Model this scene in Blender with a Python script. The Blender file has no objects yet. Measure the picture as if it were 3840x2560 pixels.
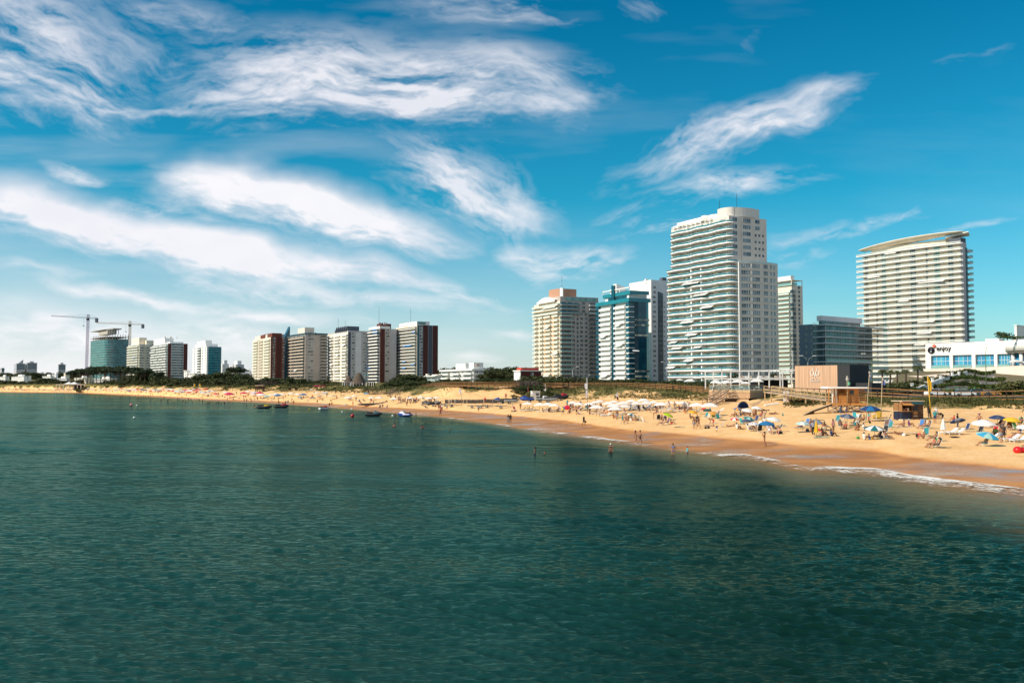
import bpy,bmesh,math,random
import numpy as np
from mathutils import Vector,Matrix,noise
from mathutils.bvhtree import BVHTree
R=math.radians
rng=random.Random(7)
scene=bpy.context.scene
COL=scene.collection
# ------------------------------------------------------------------ camera
F=3500.0;HC=7.0
PITCH=math.atan(170/F)
cam_d=bpy.data.cameras.new('camera');cam=bpy.data.objects.new('camera',cam_d)
COL.objects.link(cam);scene.camera=cam
cam_d.sensor_width=36;cam_d.lens=36*F/3840
cam_d.clip_start=0.5;cam_d.clip_end=12000
cam.location=(0,0,HC);cam.rotation_euler=(math.pi/2+PITCH,0,0)
CP,SP=math.cos(PITCH),math.sin(PITCH)
def ray(px,py):
    x=(px-1920)/F;u=(1280-py)/F
    return Vector((x,CP-u*SP,SP+u*CP))
def P(px,py,Y):
    """world point seen at photo position px, py standing Y metres out"""
    d=ray(px,py);return Vector((0,0,HC))+d*(Y/d.y)
def PZ(px,py,z):
    d=ray(px,py);return Vector((0,0,HC))+d*((z-HC)/d.z)
# ------------------------------------------------------------------ materials
def node(nt,t,**kw):
    n=nt.nodes.new(t)
    for k,v in kw.items():
        if k.startswith('in_'):
            n.inputs[int(k[3:]) if k[3:].isdigit() else k[3:].replace('_',' ')].default_value=v
        else:setattr(n,k,v)
    return n
MATS={}
def mat(name,col,rough=0.7,var=0.12,vscale=1.5,metal=0.0,spec=0.4,rnd=0.0,bump=0.0,trans=0.0,stretch=None):
    """procedural surface: a colour broken up by two noises, optional per-object variation"""
    if name in MATS:return MATS[name]
    m=bpy.data.materials.new(name);m.use_nodes=True;nt=m.node_tree
    b=nt.nodes['Principled BSDF']
    b.inputs['Roughness'].default_value=rough;b.inputs['Metallic'].default_value=metal
    b.inputs['Specular IOR Level'].default_value=spec
    tc=node(nt,'ShaderNodeTexCoord')
    src=tc.outputs['Object']
    if stretch:
        mp=node(nt,'ShaderNodeMapping');mp.inputs['Scale'].default_value=stretch
        nt.links.new(src,mp.inputs[0]);src=mp.outputs[0]
    n1=node(nt,'ShaderNodeTexNoise');n1.inputs['Scale'].default_value=vscale;n1.inputs['Detail'].default_value=6
    nt.links.new(src,n1.inputs['Vector'])
    mr=node(nt,'ShaderNodeMapRange');mr.inputs['From Min'].default_value=0.3;mr.inputs['From Max'].default_value=0.7
    mr.inputs['To Min'].default_value=1-var;mr.inputs['To Max'].default_value=1+var
    nt.links.new(n1.outputs['Fac'],mr.inputs['Value'])
    val=mr.outputs[0]
    if rnd:
        oi=node(nt,'ShaderNodeObjectInfo')
        r2=node(nt,'ShaderNodeMapRange');r2.inputs['To Min'].default_value=1-rnd;r2.inputs['To Max'].default_value=1+rnd
        nt.links.new(oi.outputs['Random'],r2.inputs['Value'])
        mm=node(nt,'ShaderNodeMath',operation='MULTIPLY');nt.links.new(val,mm.inputs[0]);nt.links.new(r2.outputs[0],mm.inputs[1]);val=mm.outputs[0]
    vm=node(nt,'ShaderNodeVectorMath',operation='SCALE');vm.inputs[0].default_value=col[:3]
    nt.links.new(val,vm.inputs['Scale']);nt.links.new(vm.outputs[0],b.inputs['Base Color'])
    if bump:
        bp=node(nt,'ShaderNodeBump');bp.inputs['Strength'].default_value=bump;bp.inputs['Distance'].default_value=0.05
        nt.links.new(n1.outputs['Fac'],bp.inputs['Height']);nt.links.new(bp.outputs[0],b.inputs['Normal'])
    if trans:
        tr=node(nt,'ShaderNodeBsdfTranslucent');mx=node(nt,'ShaderNodeMixShader');mx.inputs[0].default_value=trans
        nt.links.new(vm.outputs[0],tr.inputs[0]);nt.links.new(b.outputs[0],mx.inputs[1]);nt.links.new(tr.outputs[0],mx.inputs[2])
        nt.links.new(mx.outputs[0],nt.nodes['Material Output'].inputs[0])
    MATS[name]=m;return m
def hexc(h):
    h=h.lstrip('#');c=[int(h[i:i+2],16)/255 for i in(0,2,4)]
    return tuple((x/12.92 if x<0.04045 else((x+0.055)/1.055)**2.4) for x in c)
# ------------------------------------------------------------------ mesh builder
class MB:
    def __init__(s):s.v=[];s.f=[];s.m=[];s.sm=[]
    def add(s,vs,fs,mi=0,smooth=False):
        o=len(s.v);s.v+=[tuple(p) for p in vs]
        s.f+=[tuple(i+o for i in f) for f in fs];s.m+=[mi]*len(fs);s.sm+=[smooth]*len(fs);return s
    def box(s,a,b,mi=0):
        x0,y0,z0=a;x1,y1,z1=b
        if x0>x1:x0,x1=x1,x0
        if y0>y1:y0,y1=y1,y0
        if z0>z1:z0,z1=z1,z0
        s.add([(x0,y0,z0),(x1,y0,z0),(x1,y1,z0),(x0,y1,z0),(x0,y0,z1),(x1,y0,z1),(x1,y1,z1),(x0,y1,z1)],
              [(0,3,2,1),(4,5,6,7),(0,1,5,4),(1,2,6,5),(2,3,7,6),(3,0,4,7)],mi)
        return s
    def prism(s,poly,z0,z1,mi=0,smooth=False):
        """poly counter-clockwise in plan; z0, z1 numbers or lists per vertex"""
        n=len(poly)
        a=z0 if isinstance(z0,(list,tuple)) else[z0]*n;b=z1 if isinstance(z1,(list,tuple)) else[z1]*n
        s.add([(p[0],p[1],a[i]) for i,p in enumerate(poly)]+[(p[0],p[1],b[i]) for i,p in enumerate(poly)],
              [tuple(range(n-1,-1,-1)),tuple(range(n,2*n))],mi)
        o=len(s.v)-2*n
        for i in range(n):
            j=(i+1)%n
            s.f.append((o+i,o+j,o+n+j,o+n+i));s.m.append(mi);s.sm.append(smooth)
        return s
    def bar(s,p,q,w,h=None,mi=0):
        """rectangular bar from p to q, w wide, h tall"""
        h=h or w;p=Vector(p);q=Vector(q);d=(q-p)
        if d.length<1e-6:return s
        d.normalize();up=Vector((0,0,1)) if abs(d.z)<0.95 else Vector((0,1,0))
        sx=d.cross(up).normalized();sz=sx.cross(d)
        vs=[]
        for c in(p,q):
            for a,b in((-1,-1),(1,-1),(1,1),(-1,1)):vs.append(c+sx*a*w/2+sz*b*h/2)
        s.add(vs,[(0,1,2,3),(7,6,5,4),(0,4,5,1),(1,5,6,2),(2,6,7,3),(3,7,4,0)],mi);return s
    def tube(s,pts,rad,n=8,mi=0,caps=True):
        pts=[Vector(p) for p in pts];k=len(pts)
        rad=rad if isinstance(rad,(list,tuple)) else[rad]*k
        vs=[];ref=None
        for i,p in enumerate(pts):
            d=(pts[min(i+1,k-1)]-pts[max(i-1,0)]).normalized()
            if ref is None or abs(ref.dot(d))>0.9:
                ref=Vector((0,0,1)) if abs(d.z)<0.9 else Vector((1,0,0))
            a=d.cross(ref).normalized();b=d.cross(a)
            for j in range(n):
                t=2*math.pi*j/n;vs.append(p+(a*math.cos(t)+b*math.sin(t))*rad[i])
        fs=[]
        for i in range(k-1):
            for j in range(n):
                fs.append((i*n+j,i*n+(j+1)%n,(i+1)*n+(j+1)%n,(i+1)*n+j))
        if caps:fs+=[tuple(range(n-1,-1,-1)),tuple(range((k-1)*n,k*n))]
        s.add(vs,fs,mi,True);return s
    def ell(s,c,r,n=14,m=8,mi=0,rot=None):
        c=Vector(c);r=r if isinstance(r,(list,tuple)) else(r,r,r)
        vs=[]
        for i in range(m+1):
            ph=math.pi*i/m
            for j in range(n):
                th=2*math.pi*j/n
                p=Vector((r[0]*math.sin(ph)*math.cos(th),r[1]*math.sin(ph)*math.sin(th),r[2]*math.cos(ph)))
                if rot:p=rot@p
                vs.append(c+p)
        fs=[]
        for i in range(m):
            for j in range(n):
                a,b,c2,d=i*n+j,(i+1)*n+j,(i+1)*n+(j+1)%n,i*n+(j+1)%n
                fs.append((a,b,c2,d))
        s.add(vs,fs,mi,True);return s
    def quad(s,a,b,c,d,mi=0):s.add([a,b,c,d],[(0,1,2,3)],mi);return s
    def mesh(s,name,mats):
        me=bpy.data.meshes.new(name);me.from_pydata(s.v,[],s.f)
        for m in(mats if isinstance(mats,(list,tuple)) else[mats]):me.materials.append(m)
        me.polygons.foreach_set('material_index',s.m);me.polygons.foreach_set('use_smooth',s.sm)
        me.update();return me
    def build(s,name,mats,parent=None,loc=None,rz=0):
        return ob(name,s.mesh(name,mats),parent,loc,rz)
def ob(name,me,parent=None,loc=None,rz=0):
    o=bpy.data.objects.new(name,me);COL.objects.link(o)
    if parent:o.parent=parent
    if loc is not None:o.location=loc
    if rz:o.rotation_euler=(0,0,rz)
    return o
def tag(o,label=None,cat=None,group=None,kind=None):
    if label:o['label']=label
    if cat:o['category']=cat
    if group:o['group']=group
    if kind:o['kind']=kind
    return o
def thing(name,label,cat,loc,rz=0,group=None):
    o=ob(name,None,None,loc,rz);return tag(o,label,cat,group)
def copy_tree(o,parent=None):
    c=o.copy();COL.objects.link(c)
    if parent:c.parent=parent
    for ch in list(o.children):copy_tree(ch,c)
    return c
def lerp(a,b,t):return a+(b-a)*t
def interp(px,pts):
    xs=[p[0] for p in pts];ys=[p[1] for p in pts]
    return float(np.interp(px,xs,ys))
# ------------------------------------------------------------------ sun and sky
SUN_AZ=Vector((-0.93,-0.36,0)).normalized();SUN_EL=R(37)
sd=bpy.data.lights.new('sun','SUN');sd.energy=4.9;sd.angle=R(0.5);sd.color=(1.0,0.89,0.74)
so=bpy.data.objects.new('sun',sd);COL.objects.link(so)
sdir=Vector((SUN_AZ.x*math.cos(SUN_EL),SUN_AZ.y*math.cos(SUN_EL),math.sin(SUN_EL)))
so.rotation_euler=(-sdir).to_track_quat('-Z','Y').to_euler();so.location=sdir*300
world=bpy.data.worlds.new('World');scene.world=world;world.use_nodes=True
wt=world.node_tree;bg=wt.nodes['Background'];bg.inputs['Strength'].default_value=0.125
L=wt.links.new
sky=node(wt,'ShaderNodeTexSky',sky_type='NISHITA',sun_disc=False)
sky.sun_elevation=SUN_EL;sky.sun_rotation=math.atan2(SUN_AZ.x,SUN_AZ.y);sky.air_density=1.2;sky.dust_density=0.6;sky.ozone_density=2.2;sky.altitude=0
hs=node(wt,'ShaderNodeHueSaturation');hs.inputs['Hue'].default_value=0.475;hs.inputs['Saturation'].default_value=1.3;hs.inputs['Value'].default_value=1.0
L(sky.outputs[0],hs.inputs['Color'])
CLOUDS=[
 (900,185,470,110,4,.80),(650,200,190,75,-6,.78),(1200,210,170,70,20,.5),(240,237,330,13,2,.62),(520,226,160,12,-5,.5),
 (110,100,260,170,20,.62),(420,30,200,50,10,.35),(330,110,160,90,30,.3),(1150,20,260,50,5,.4),(1490,25,60,40,40,.22),
 (700,470,400,78,13,1.25),(480,420,160,50,12,1.0),(930,530,180,36,10,.9),
 (150,480,330,74,14,1.2),(480,560,330,60,13,1.15),(800,610,260,44,12,.95),(1030,670,170,26,10,.6),(330,470,120,30,8,.7),
 (160,378,85,26,8,.72),(215,400,40,18,10,.5),
 (1070,420,220,80,22,.72),(1000,360,90,50,40,.5),(1170,480,110,70,60,.5),
 (1320,600,180,46,-2,.85),(1230,580,90,30,0,.5),(1700,310,290,50,-22,.74),(1620,350,160,40,-22,.4),(1880,240,140,26,-30,.35),
 (1690,430,230,34,-10,.66),(1530,525,110,36,-5,.6),(1450,490,90,20,-20,.3),(1830,590,110,28,-10,.42),
 (150,770,330,80,4,.62),(520,765,150,46,8,.72),(270,668,190,20,10,.62),(640,662,200,34,8,.66),(450,640,110,22,14,.6),(900,690,220,30,6,.5),(620,720,330,26,4,.6),
 (60,610,190,16,4,.35),(1080,824,56,15,-4,.75),(1165,768,66,13,0,.45),(95,735,50,22,-6,.8),(80,790,60,16,0,.5),
 (1960,525,190,20,-14,.5),(2090,488,46,12,-35,.42),(2250,505,90,10,-10,.4),(2200,130,150,30,-15,.16),(1760,110,40,70,20,.10),(1340,320,20,60,10,.22)]
CW,CH=2300,960;A0,A1,E0,E1=-1.0,1.0,-0.03,0.80
nr_=np.random.RandomState(11)
def bil(g,x,y):
    h,w=g.shape;x0=np.floor(x).astype(int);y0=np.floor(y).astype(int);fx=x-x0;fy=y-y0
    fx=fx*fx*(3-2*fx);fy=fy*fy*(3-2*fy)
    x0%=w;y0%=h;x1=(x0+1)%w;y1=(y0+1)%h
    return(g[y0,x0]*(1-fx)+g[y0,x1]*fx)*(1-fy)+(g[y1,x0]*(1-fx)+g[y1,x1]*fx)*fy
GR=nr_.rand(256,256)
def vn(x,y,octv=6,gain=.55):
    t=0;a=1;n=0
    for o in range(octv):
        t=t+a*bil(GR,x*2**o+17.3*o,y*2**o+9.1*o);n+=a;a*=gain
    return t/n-.5
aa,ee=np.meshgrid(np.linspace(A0,A1,CW),np.linspace(E0,E1,CH))
wx=vn(aa*4,ee*6,3)*.07+vn(aa*15+3,ee*22,4)*.030;wy2=vn(aa*4+40,ee*6+13,3)*.045+vn(aa*15+70,ee*22+5,4)*.020
aw_,ew_=aa+wx,ee+wy2
def rot_(a,e,t):return a*math.cos(t)+e*math.sin(t),-a*math.sin(t)+e*math.cos(t)
CLEAR=np.ones_like(aa);k=1.6327/F;lump=vn(aw_*9+5,ew_*15+8,5,.55)
for n_,(cx,cy,rx,ry,tilt,st) in enumerate(CLOUDS):
    d=ray(cx*1.6327,cy*1.6327)
    x,y=rot_(aw_-d.x/d.y,ew_-d.z/d.y,R(-tilt));X_=x/(rx*k);Y_=y/(ry*k)
    sel=(np.abs(X_)<2.2)&(np.abs(Y_)<2.4)
    if not sel.any():continue
    xs,ys,xx,yy,lm=X_[sel],Y_[sel],x[sel],y[sel],lump[sel]
    sk=vn(xx*7+n_*3.1,yy*34+n_*1.7,6,.58)*1.5+vn(xx*30+n_,yy*110+n_*2.3,5,.68)*1.25
    r2=np.abs(xs)**2.2+np.abs(ys+.35*sk)**2*(1.0+.35*np.clip(xs,-1,1))
    q_=st*np.exp(-(1.45 if st<.9 else 1.95)*r2)*(1.0 if st<.9 else 1.12)*(1+(1.9 if st<.9 else .95)*sk+.8*lm*(1 if st<.9 else .5))-.09
    q_=np.clip(q_*1.04,0,1);CLEAR[sel]*=1-q_*(.97 if st>.9 else .86)
veil=np.clip(vn(aa*3.2+2,ee*9+6,5)+vn(aa*5,ee*42+3,5)*.6+.02,0,1)*np.clip(.5-aa*.95,.12,.75)
hz=np.clip(1-ee/.20,0,1)**1.4*np.clip(.52-aa*.95,.10,.95)
D_=1-CLEAR*(1-np.clip(veil*.9,0,.7))*(1-np.clip(hz,0,.93))
D_=np.clip(D_,0,1);shade=np.clip(.62+lump*.7+(1-CLEAR-.5)*.3+hz*.5,0,1)
buf=np.ones((CH,CW,4),np.float32);buf[...,0]=D_;buf[...,1]=shade;buf[...,2]=0
cimg=bpy.data.images.new('cloud_field',CW,CH,float_buffer=True,is_data=True);cimg.pixels.foreach_set(buf.ravel());cimg.pack()
geo=node(wt,'ShaderNodeTexCoord');sep=node(wt,'ShaderNodeSeparateXYZ');L(geo.outputs['Generated'],sep.inputs[0])
def m2(op,a,b=None,clamp=False):
    n=node(wt,'ShaderNodeMath',operation=op);n.use_clamp=clamp
    for i,x in enumerate((a,b)):
        if x is None:continue
        if isinstance(x,(int,float)):n.inputs[i].default_value=x
        else:L(x,n.inputs[i])
    return n.outputs[0]
ys_=m2('MAXIMUM',m2('ABSOLUTE',sep.outputs['Y']),0.02)  # clouds mirrored into the unseen sky behind the camera, added to light shaded faces
az=m2('DIVIDE',sep.outputs['X'],ys_);el=m2('DIVIDE',sep.outputs['Z'],ys_)
cmb=node(wt,'ShaderNodeCombineXYZ');L(m2('DIVIDE',m2('SUBTRACT',az,A0),A1-A0),cmb.inputs[0]);L(m2('DIVIDE',m2('SUBTRACT',el,E0),E1-E0),cmb.inputs[1])
tx=node(wt,'ShaderNodeTexImage',image=cimg,extension='CLIP',interpolation='Cubic');L(cmb.outputs[0],tx.inputs[0])
sc_=node(wt,'ShaderNodeSeparateColor');L(tx.outputs[0],sc_.inputs[0])
rp=node(wt,'ShaderNodeValToRGB');L(sep.outputs['Z'],rp.inputs[0])
for i,(p,c) in enumerate([(0,(.62,.90,1.10)),(.09,(.28,.76,.93)),(.20,(.06,.66,.80)),(.38,(.006,.52,.68))]):
    e_=rp.color_ramp.elements[i] if i<2 else rp.color_ramp.elements.new(p)
    e_.position=p;e_.color=c+(1,)
tint=node(wt,'ShaderNodeMix',data_type='RGBA',blend_type='MULTIPLY');tint.inputs[0].default_value=1
L(sky.outputs[0],tint.inputs[6]);L(rp.outputs[0],tint.inputs[7])
hs.inputs['Hue'].default_value=.5;hs.inputs['Saturation'].default_value=1.0
L(tint.outputs[2],hs.inputs['Color'])
ccol=node(wt,'ShaderNodeMix',data_type='RGBA');L(sc_.outputs[1],ccol.inputs[0]);ccol.inputs[6].default_value=(5.4,5.45,6.2,1);ccol.inputs[7].default_value=(7.3,7.15,7.35,1)
back=m2('MULTIPLY',m2('LESS_THAN',sep.outputs['Y'],-0.05),0.42)  # unseen even cloud added behind the camera to brighten and warm shaded faces
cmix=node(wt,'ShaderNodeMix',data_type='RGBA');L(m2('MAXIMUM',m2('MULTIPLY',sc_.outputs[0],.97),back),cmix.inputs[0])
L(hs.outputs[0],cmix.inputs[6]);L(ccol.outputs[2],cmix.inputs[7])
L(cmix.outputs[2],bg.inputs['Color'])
SKYN=dict(hs=hs,sky=sky)
scene.view_settings.view_transform='Standard';scene.view_settings.look='None';scene.view_settings.exposure=0.15;scene.view_settings.gamma=1
scene.cycles.max_bounces=6;scene.cycles.transparent_max_bounces=12
scene.cycles.use_denoising=True
# ------------------------------------------------------------------ terrain: beach, dunes, the land behind
def Yof(px,py,z):return PZ(px,py,z).y
WATER=[(-1500,1466),(0,1471.5),(300,1474.5),(600,1490),(800,1502),(1000,1510),(1240,1526),(1400,1540),(1660,1562),(1830,1583),(2000,1610),(2200,1634),
         (2400,1661),(2640,1690),(2800,1704),(2900,1724),(3000,1745),(3150,1751),(3280,1757),(3400,1780),(3600,1804),(3840,1834),(5500,1990)]
WET=[(-1500,1463),(0,1468.5),(300,1471.5),(600,1485),(800,1498),(1000,1505),(1240,1517),(1400,1529),(1660,1540),(1830,1553),(2000,1574),(2130,1587),(2272,1613),(2381,1630),(2544,1641),
       (2640,1652),(2749,1662),(2885,1676),(2994,1694),(3157,1702),(3280,1707),(3390,1738),(3526,1754),(3663,1765),(3840,1789),(5500,1900)]
TOE=[(-1500,1500,1458),(0,1210,1461),(300,1060,1462),(600,690,1466),(800,540,1471),(1000,475,1473),(1240,410,1473),(1400,350,1484),(1660,290,1498),(1830,275,1498),(2000,265,1497),
       (2200,238,1503),(2400,228,1503),(2640,200,1507),(2900,180,1508),(3100,165,1518),(3400,152,1534),(3600,147,1541),(3840,138,1552),(5500,110,1600)]
CREST=[(-1500,1600,1440),(0,1290,1442),(300,1130,1440),(600,760,1444),(800,620,1446),(1000,545,1446),(1150,510,1444),(1240,500,1440),(1400,430,1452),(1560,360,1453),(1660,330,1449),(1830,310,1450),(1930,300,1449),
         (1990,295,1462),(2120,285,1462),(2200,275,1449),(2400,262,1454),(2560,252,1464),(2640,245,1472),(2900,205,1482),(3100,190,1488),(3400,178,1495),(3600,172,1499),(3840,165,1502),(5500,130,1520)]
pxs=np.concatenate([np.arange(-1500,-100,60),np.arange(-100,3950,7),np.arange(3950,5501,50)]).astype(float)
def smooth(a,k=9):
    ker=np.hanning(k+2)[1:-1];ker/=ker.sum();p=np.pad(a,k//2,mode='edge');return np.convolve(p,ker,'valid')
def line_pz(pts,z):return smooth(np.array([1.0/Yof(x,interp(x,pts),z) for x in pxs]),13)**-1
yw=line_pz(WATER,0.0);yb=np.maximum(line_pz(WET,0.22),yw+1.5)
def line_y(pts,k=15):
    Y=smooth(1/np.array([interp(x,[(p[0],1/p[1]) for p in pts]) for x in pxs]),k)
    z=smooth(np.array([P(x,interp(x,[(p[0],p[2]) for p in pts]),y).z for x,y in zip(pxs,Y)]),k);return Y,z
yc,zc=line_y(TOE);yd,zd=line_y(CREST)
yc=np.maximum(yc,yb+8);yd=np.maximum(yd,yc+10)
def BACKZ(px,Y,z0,y0):
    k=interp(px,[(-1500,.016),(600,.014),(1500,.011),(2200,.008),(2700,.006),(3300,.004),(5500,.004)])
    return z0+(Y-y0)*k
rows=[]
VF=[interp(x,[(600,1.2),(1250,1.2),(1300,1.5),(1560,1.5),(1640,.8),(1900,.7),(1960,1.6),(2660,1.6),(2900,.9),(3250,1.0),(3840,1.15)]) for x in pxs]
K=[('w',np.linspace(-1,0,12)),('wb',np.linspace(0,1,16)[1:]),('bc',np.linspace(0,1,54)[1:]),('cd',np.linspace(0,1,46)[1:]),('de',np.linspace(0,1,26)[1:])]
ut=(pxs-1920)/F
nc=len(pxs);V=[];WETA=[];VEG=[]
def fbm(x,y,s,o=4):
    return noise.fractal(Vector((x*s,y*s,3.7)),1.0,2.0,o)
for key,ts in K:
    for t in ts:
        for i in range(nc):
            px=pxs[i]
            if key=='w':Y=yw[i]+t*45;z=-(-t)*2.2;wet=1;veg=0
            elif key=='wb':Y=lerp(yw[i],yb[i],t);z=.22*t;wet=1;veg=0
            elif key=='bc':
                Y=lerp(yb[i],yc[i],t);z=lerp(.22,zc[i],t**0.92);wet=max(0,1-t*9);veg=0
            elif key=='cd':
                Y=lerp(yc[i],yd[i],t);s=t*t*(3-2*t);z=lerp(zc[i],zd[i],.35*t+.65*s);wet=0;veg=t*VF[i]
            else:
                Y=lerp(yd[i],yd[i]+3200,t**2.6);z=BACKZ(px,Y,zd[i],yd[i]);wet=0;veg=1
            X=ut[i]*Y/(CP if False else 1.0)
            if key=='bc':z+=0.10*fbm(X,Y,.16)*min(1,t*5)+.05*fbm(X,Y,.8,2)*min(1,t*4)
            if key=='cd':
                w=math.sin(math.pi*min(1,t*1.02))**.7
                n=fbm(X,Y,.055,5);z+=w*(1.1*n+.35*fbm(X+50,Y,.22,3))
            V.append((X,Y,z));WETA.append(wet);VEG.append(veg)
nr=len(V)//nc
Fc=[(r*nc+i,r*nc+i+1,(r+1)*nc+i+1,(r+1)*nc+i) for r in range(nr-1) for i in range(nc-1)]
me=bpy.data.meshes.new('beach');me.from_pydata(V,[],Fc);me.polygons.foreach_set('use_smooth',[True]*len(Fc))
for nm,dat in(('wet',WETA),('veg',VEG)):
    at=me.attributes.new(nm,'FLOAT','POINT');at.data.foreach_set('value',dat)
beach=ob('beach',me);tag(beach,'sandy beach rising to grassy dunes behind the sea','beach',kind='structure')
BV=BVHTree.FromPolygons(V,Fc)
def G(px,py):
    """ground point under photo position"""
    d=ray(px,py).normalized();o=Vector((0,0,HC))
    h=BV.ray_cast(o,d)
    p=h[0] if h[0] else None
    if p is None or p.z<0:p=PZ(px,py,0.0) if d.z<0 else P(px,py,300)
    return p
def gz(x,y):
    h=BV.ray_cast(Vector((x,y,200)),Vector((0,0,-1)));return h[0].z if h[0] else 5.0
def col_of(x,y):return 1920+F*x/max(y,1)
m=bpy.data.materials.new('sand');m.use_nodes=True;nt=m.node_tree;b=nt.nodes['Principled BSDF'];LL=nt.links.new
aw=node(nt,'ShaderNodeAttribute',attribute_name='wet');av=node(nt,'ShaderNodeAttribute',attribute_name='veg')
tc=node(nt,'ShaderNodeTexCoord')
def nz_(s,det=6,rough=.55,vec=None):
    n=node(nt,'ShaderNodeTexNoise');n.inputs['Scale'].default_value=s;n.inputs['Detail'].default_value=det;n.inputs['Roughness'].default_value=rough
    LL(vec or tc.outputs['Object'],n.inputs['Vector']);return n.outputs['Fac']
def mr_(v,a,b2,c=0.,d=1.,sm=True):
    n=node(nt,'ShaderNodeMapRange');n.interpolation_type='SMOOTHSTEP' if sm else 'LINEAR'
    for k,x in zip(('From Min','From Max','To Min','To Max'),(a,b2,c,d)):n.inputs[k].default_value=x
    LL(v,n.inputs['Value']);return n.outputs[0]
def mth(op,a,b2):
    n=node(nt,'ShaderNodeMath',operation=op)
    for i,x in enumerate((a,b2)):
        if isinstance(x,(int,float)):n.inputs[i].default_value=x
        else:LL(x,n.inputs[i])
    return n.outputs[0]
def mixc(f,a,b2):
    n=node(nt,'ShaderNodeMix',data_type='RGBA')
    if isinstance(f,(int,float)):n.inputs[0].default_value=f
    else:LL(f,n.inputs[0])
    for i,x in((6,a),(7,b2)):
        if isinstance(x,tuple):n.inputs[i].default_value=x+(1,)
        else:LL(x,n.inputs[i])
    return n.outputs[2]
w0=mth('ADD',aw.outputs['Fac'],mth('MULTIPLY',mth('SUBTRACT',nz_(.12,5),.5),.9))
wetf=mr_(w0,.32,.62);damp=mr_(aw.outputs['Fac'],0.0,.75)
dry=mixc(mr_(nz_(.35),.35,.68),(.86,.55,.27),(.78,.46,.19));dry=mixc(mr_(nz_(5,4,.7),.45,.7),dry,(.68,.40,.18))
footp=mr_(nz_(1.7,5,.75),.52,.64)
dry=mixc(mth('MULTIPLY',footp,.35),dry,(.46,.24,.09))
dampc=mixc(mr_(nz_(.8),.35,.7),(.66,.275,.085),(.57,.23,.068))
wetc=mixc(mr_(nz_(.18,4),.35,.7),(.37,.165,.062),(.50,.235,.09))
sandc=mixc(damp,dry,dampc);sandc=mixc(wetf,sandc,wetc)
mpv=node(nt,'ShaderNodeMapping');mpv.inputs['Rotation'].default_value=(0,0,.7);mpv.inputs['Scale'].default_value=(1.0,.45,1);LL(tc.outputs['Object'],mpv.inputs[0])
vn=mth('ADD',mth('MULTIPLY',nz_(.10,7,.66,mpv.outputs[0]),1.0),mth('MULTIPLY',nz_(.75,5,.7,mpv.outputs[0]),.35))
vegf=mr_(mth('ADD',vn,mth('MULTIPLY',av.outputs['Fac'],.40)),.82,.98);vegf=mth('MULTIPLY',vegf,mr_(av.outputs['Fac'],.02,.12))
green=mixc(mr_(nz_(.6,6,.7),.38,.62),(.10,.095,.03),(.26,.20,.07));green=mixc(mr_(nz_(3.0,5,.7),.4,.65),green,(.05,.06,.018))
colr=mixc(vegf,sandc,green)
LL(colr,b.inputs['Base Color'])
pud=mr_(nz_(.10,3),.38,.70);LL(mr_(mth('MULTIPLY',wetf,pud),0,1,.80,.17),b.inputs['Roughness']);LL(mr_(mth('MULTIPLY',wetf,pud),0,1,.06,.42),b.inputs['Specular IOR Level'])
bp=node(nt,'ShaderNodeBump');bp.inputs['Distance'].default_value=.12
LL(mr_(wetf,0,1,.55,.012),bp.inputs['Strength'])
LL(mth('ADD',nz_(1.7,6,.7),mth('MULTIPLY',nz_(7,3),.3)),bp.inputs['Height']);LL(bp.outputs[0],b.inputs['Normal'])
me.materials.append(m)
# ------------------------------------------------------------------ the sea
cs=np.concatenate([np.linspace(-1.6,-.64,30)[:-1],np.linspace(-.64,.64,640),np.linspace(.64,1.6,30)[1:]])
Ys=[5.0]
while Ys[-1]<1700:
    y=Ys[-1];Ys.append(y+(0.6 if y<18 else max(.062,y*.0029) if y<260 else y*.012))
Ys=np.array(Ys)
wy=np.interp(cs,ut,yw)
UU,YY=np.meshgrid(cs,Ys);XX=UU*YY
WW=np.broadcast_to(wy,YY.shape)
dsh=WW-YY
r_=np.random.RandomState(4);ZZ=np.zeros_like(XX);DX=np.zeros_like(XX);DY=np.zeros_like(XX)
dist=np.sqrt(XX**2+YY**2);cell=np.maximum(YY*.0029,.062)
wind=R(250)
for i in range(84):
    lam=0.20*(3.6/0.20)**(i/83.0)*(1+.12*r_.randn())
    th=wind+r_.randn()*(.52 if lam<2 else .4);k=2*math.pi/lam
    amp=.0040*lam**.70*(1.5 if lam<.95 else .62);ph=r_.rand()*6.28
    fade=np.clip((lam/cell-2.5)/3,0,1)
    arg=k*(XX*math.cos(th)+YY*math.sin(th))+ph
    c=np.cos(arg)*amp*fade;s_=np.sin(arg)*amp*fade
    ZZ+=c;DX-=s_*math.cos(th)*1.1;DY-=s_*math.sin(th)*1.1
for lam,amp,th,ph in((7.5,.030,4.2,.3),(9.5,.034,4.55,2.1),(12,.040,4.35,4.4),(15,.045,4.7,1.2),(19,.05,4.45,5.0)):
    k=2*math.pi/lam;ZZ+=np.cos(k*(XX*math.cos(th)+YY*math.sin(th))+ph+.8*np.sin(XX*.03+ph))*amp*np.clip((lam/(YY*.0029*np.maximum(1,YY/60))-2)/4,0,1)
gust=.75+.35*np.sin(XX*.045+1.3*np.sin(YY*.021))*np.sin(YY*.038+.9*np.sin(XX*.03+2))
calm=np.clip(dsh/14,.12,1)
ZZ*=gust*calm;DX*=gust*calm;DY*=gust*calm
ZZ+=.05*np.exp(-((dsh-2.0)/2.2)**2)
keep=dsh>-9
ZZ=np.where(dsh<0,ZZ*0+.012+.0*dsh,ZZ)
VW=np.stack([XX+DX,YY+DY,ZZ],-1).reshape(-1,3)
NC=len(cs);NR=len(Ys);kf=keep
idx=np.arange(NR*NC).reshape(NR,NC)
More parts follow.
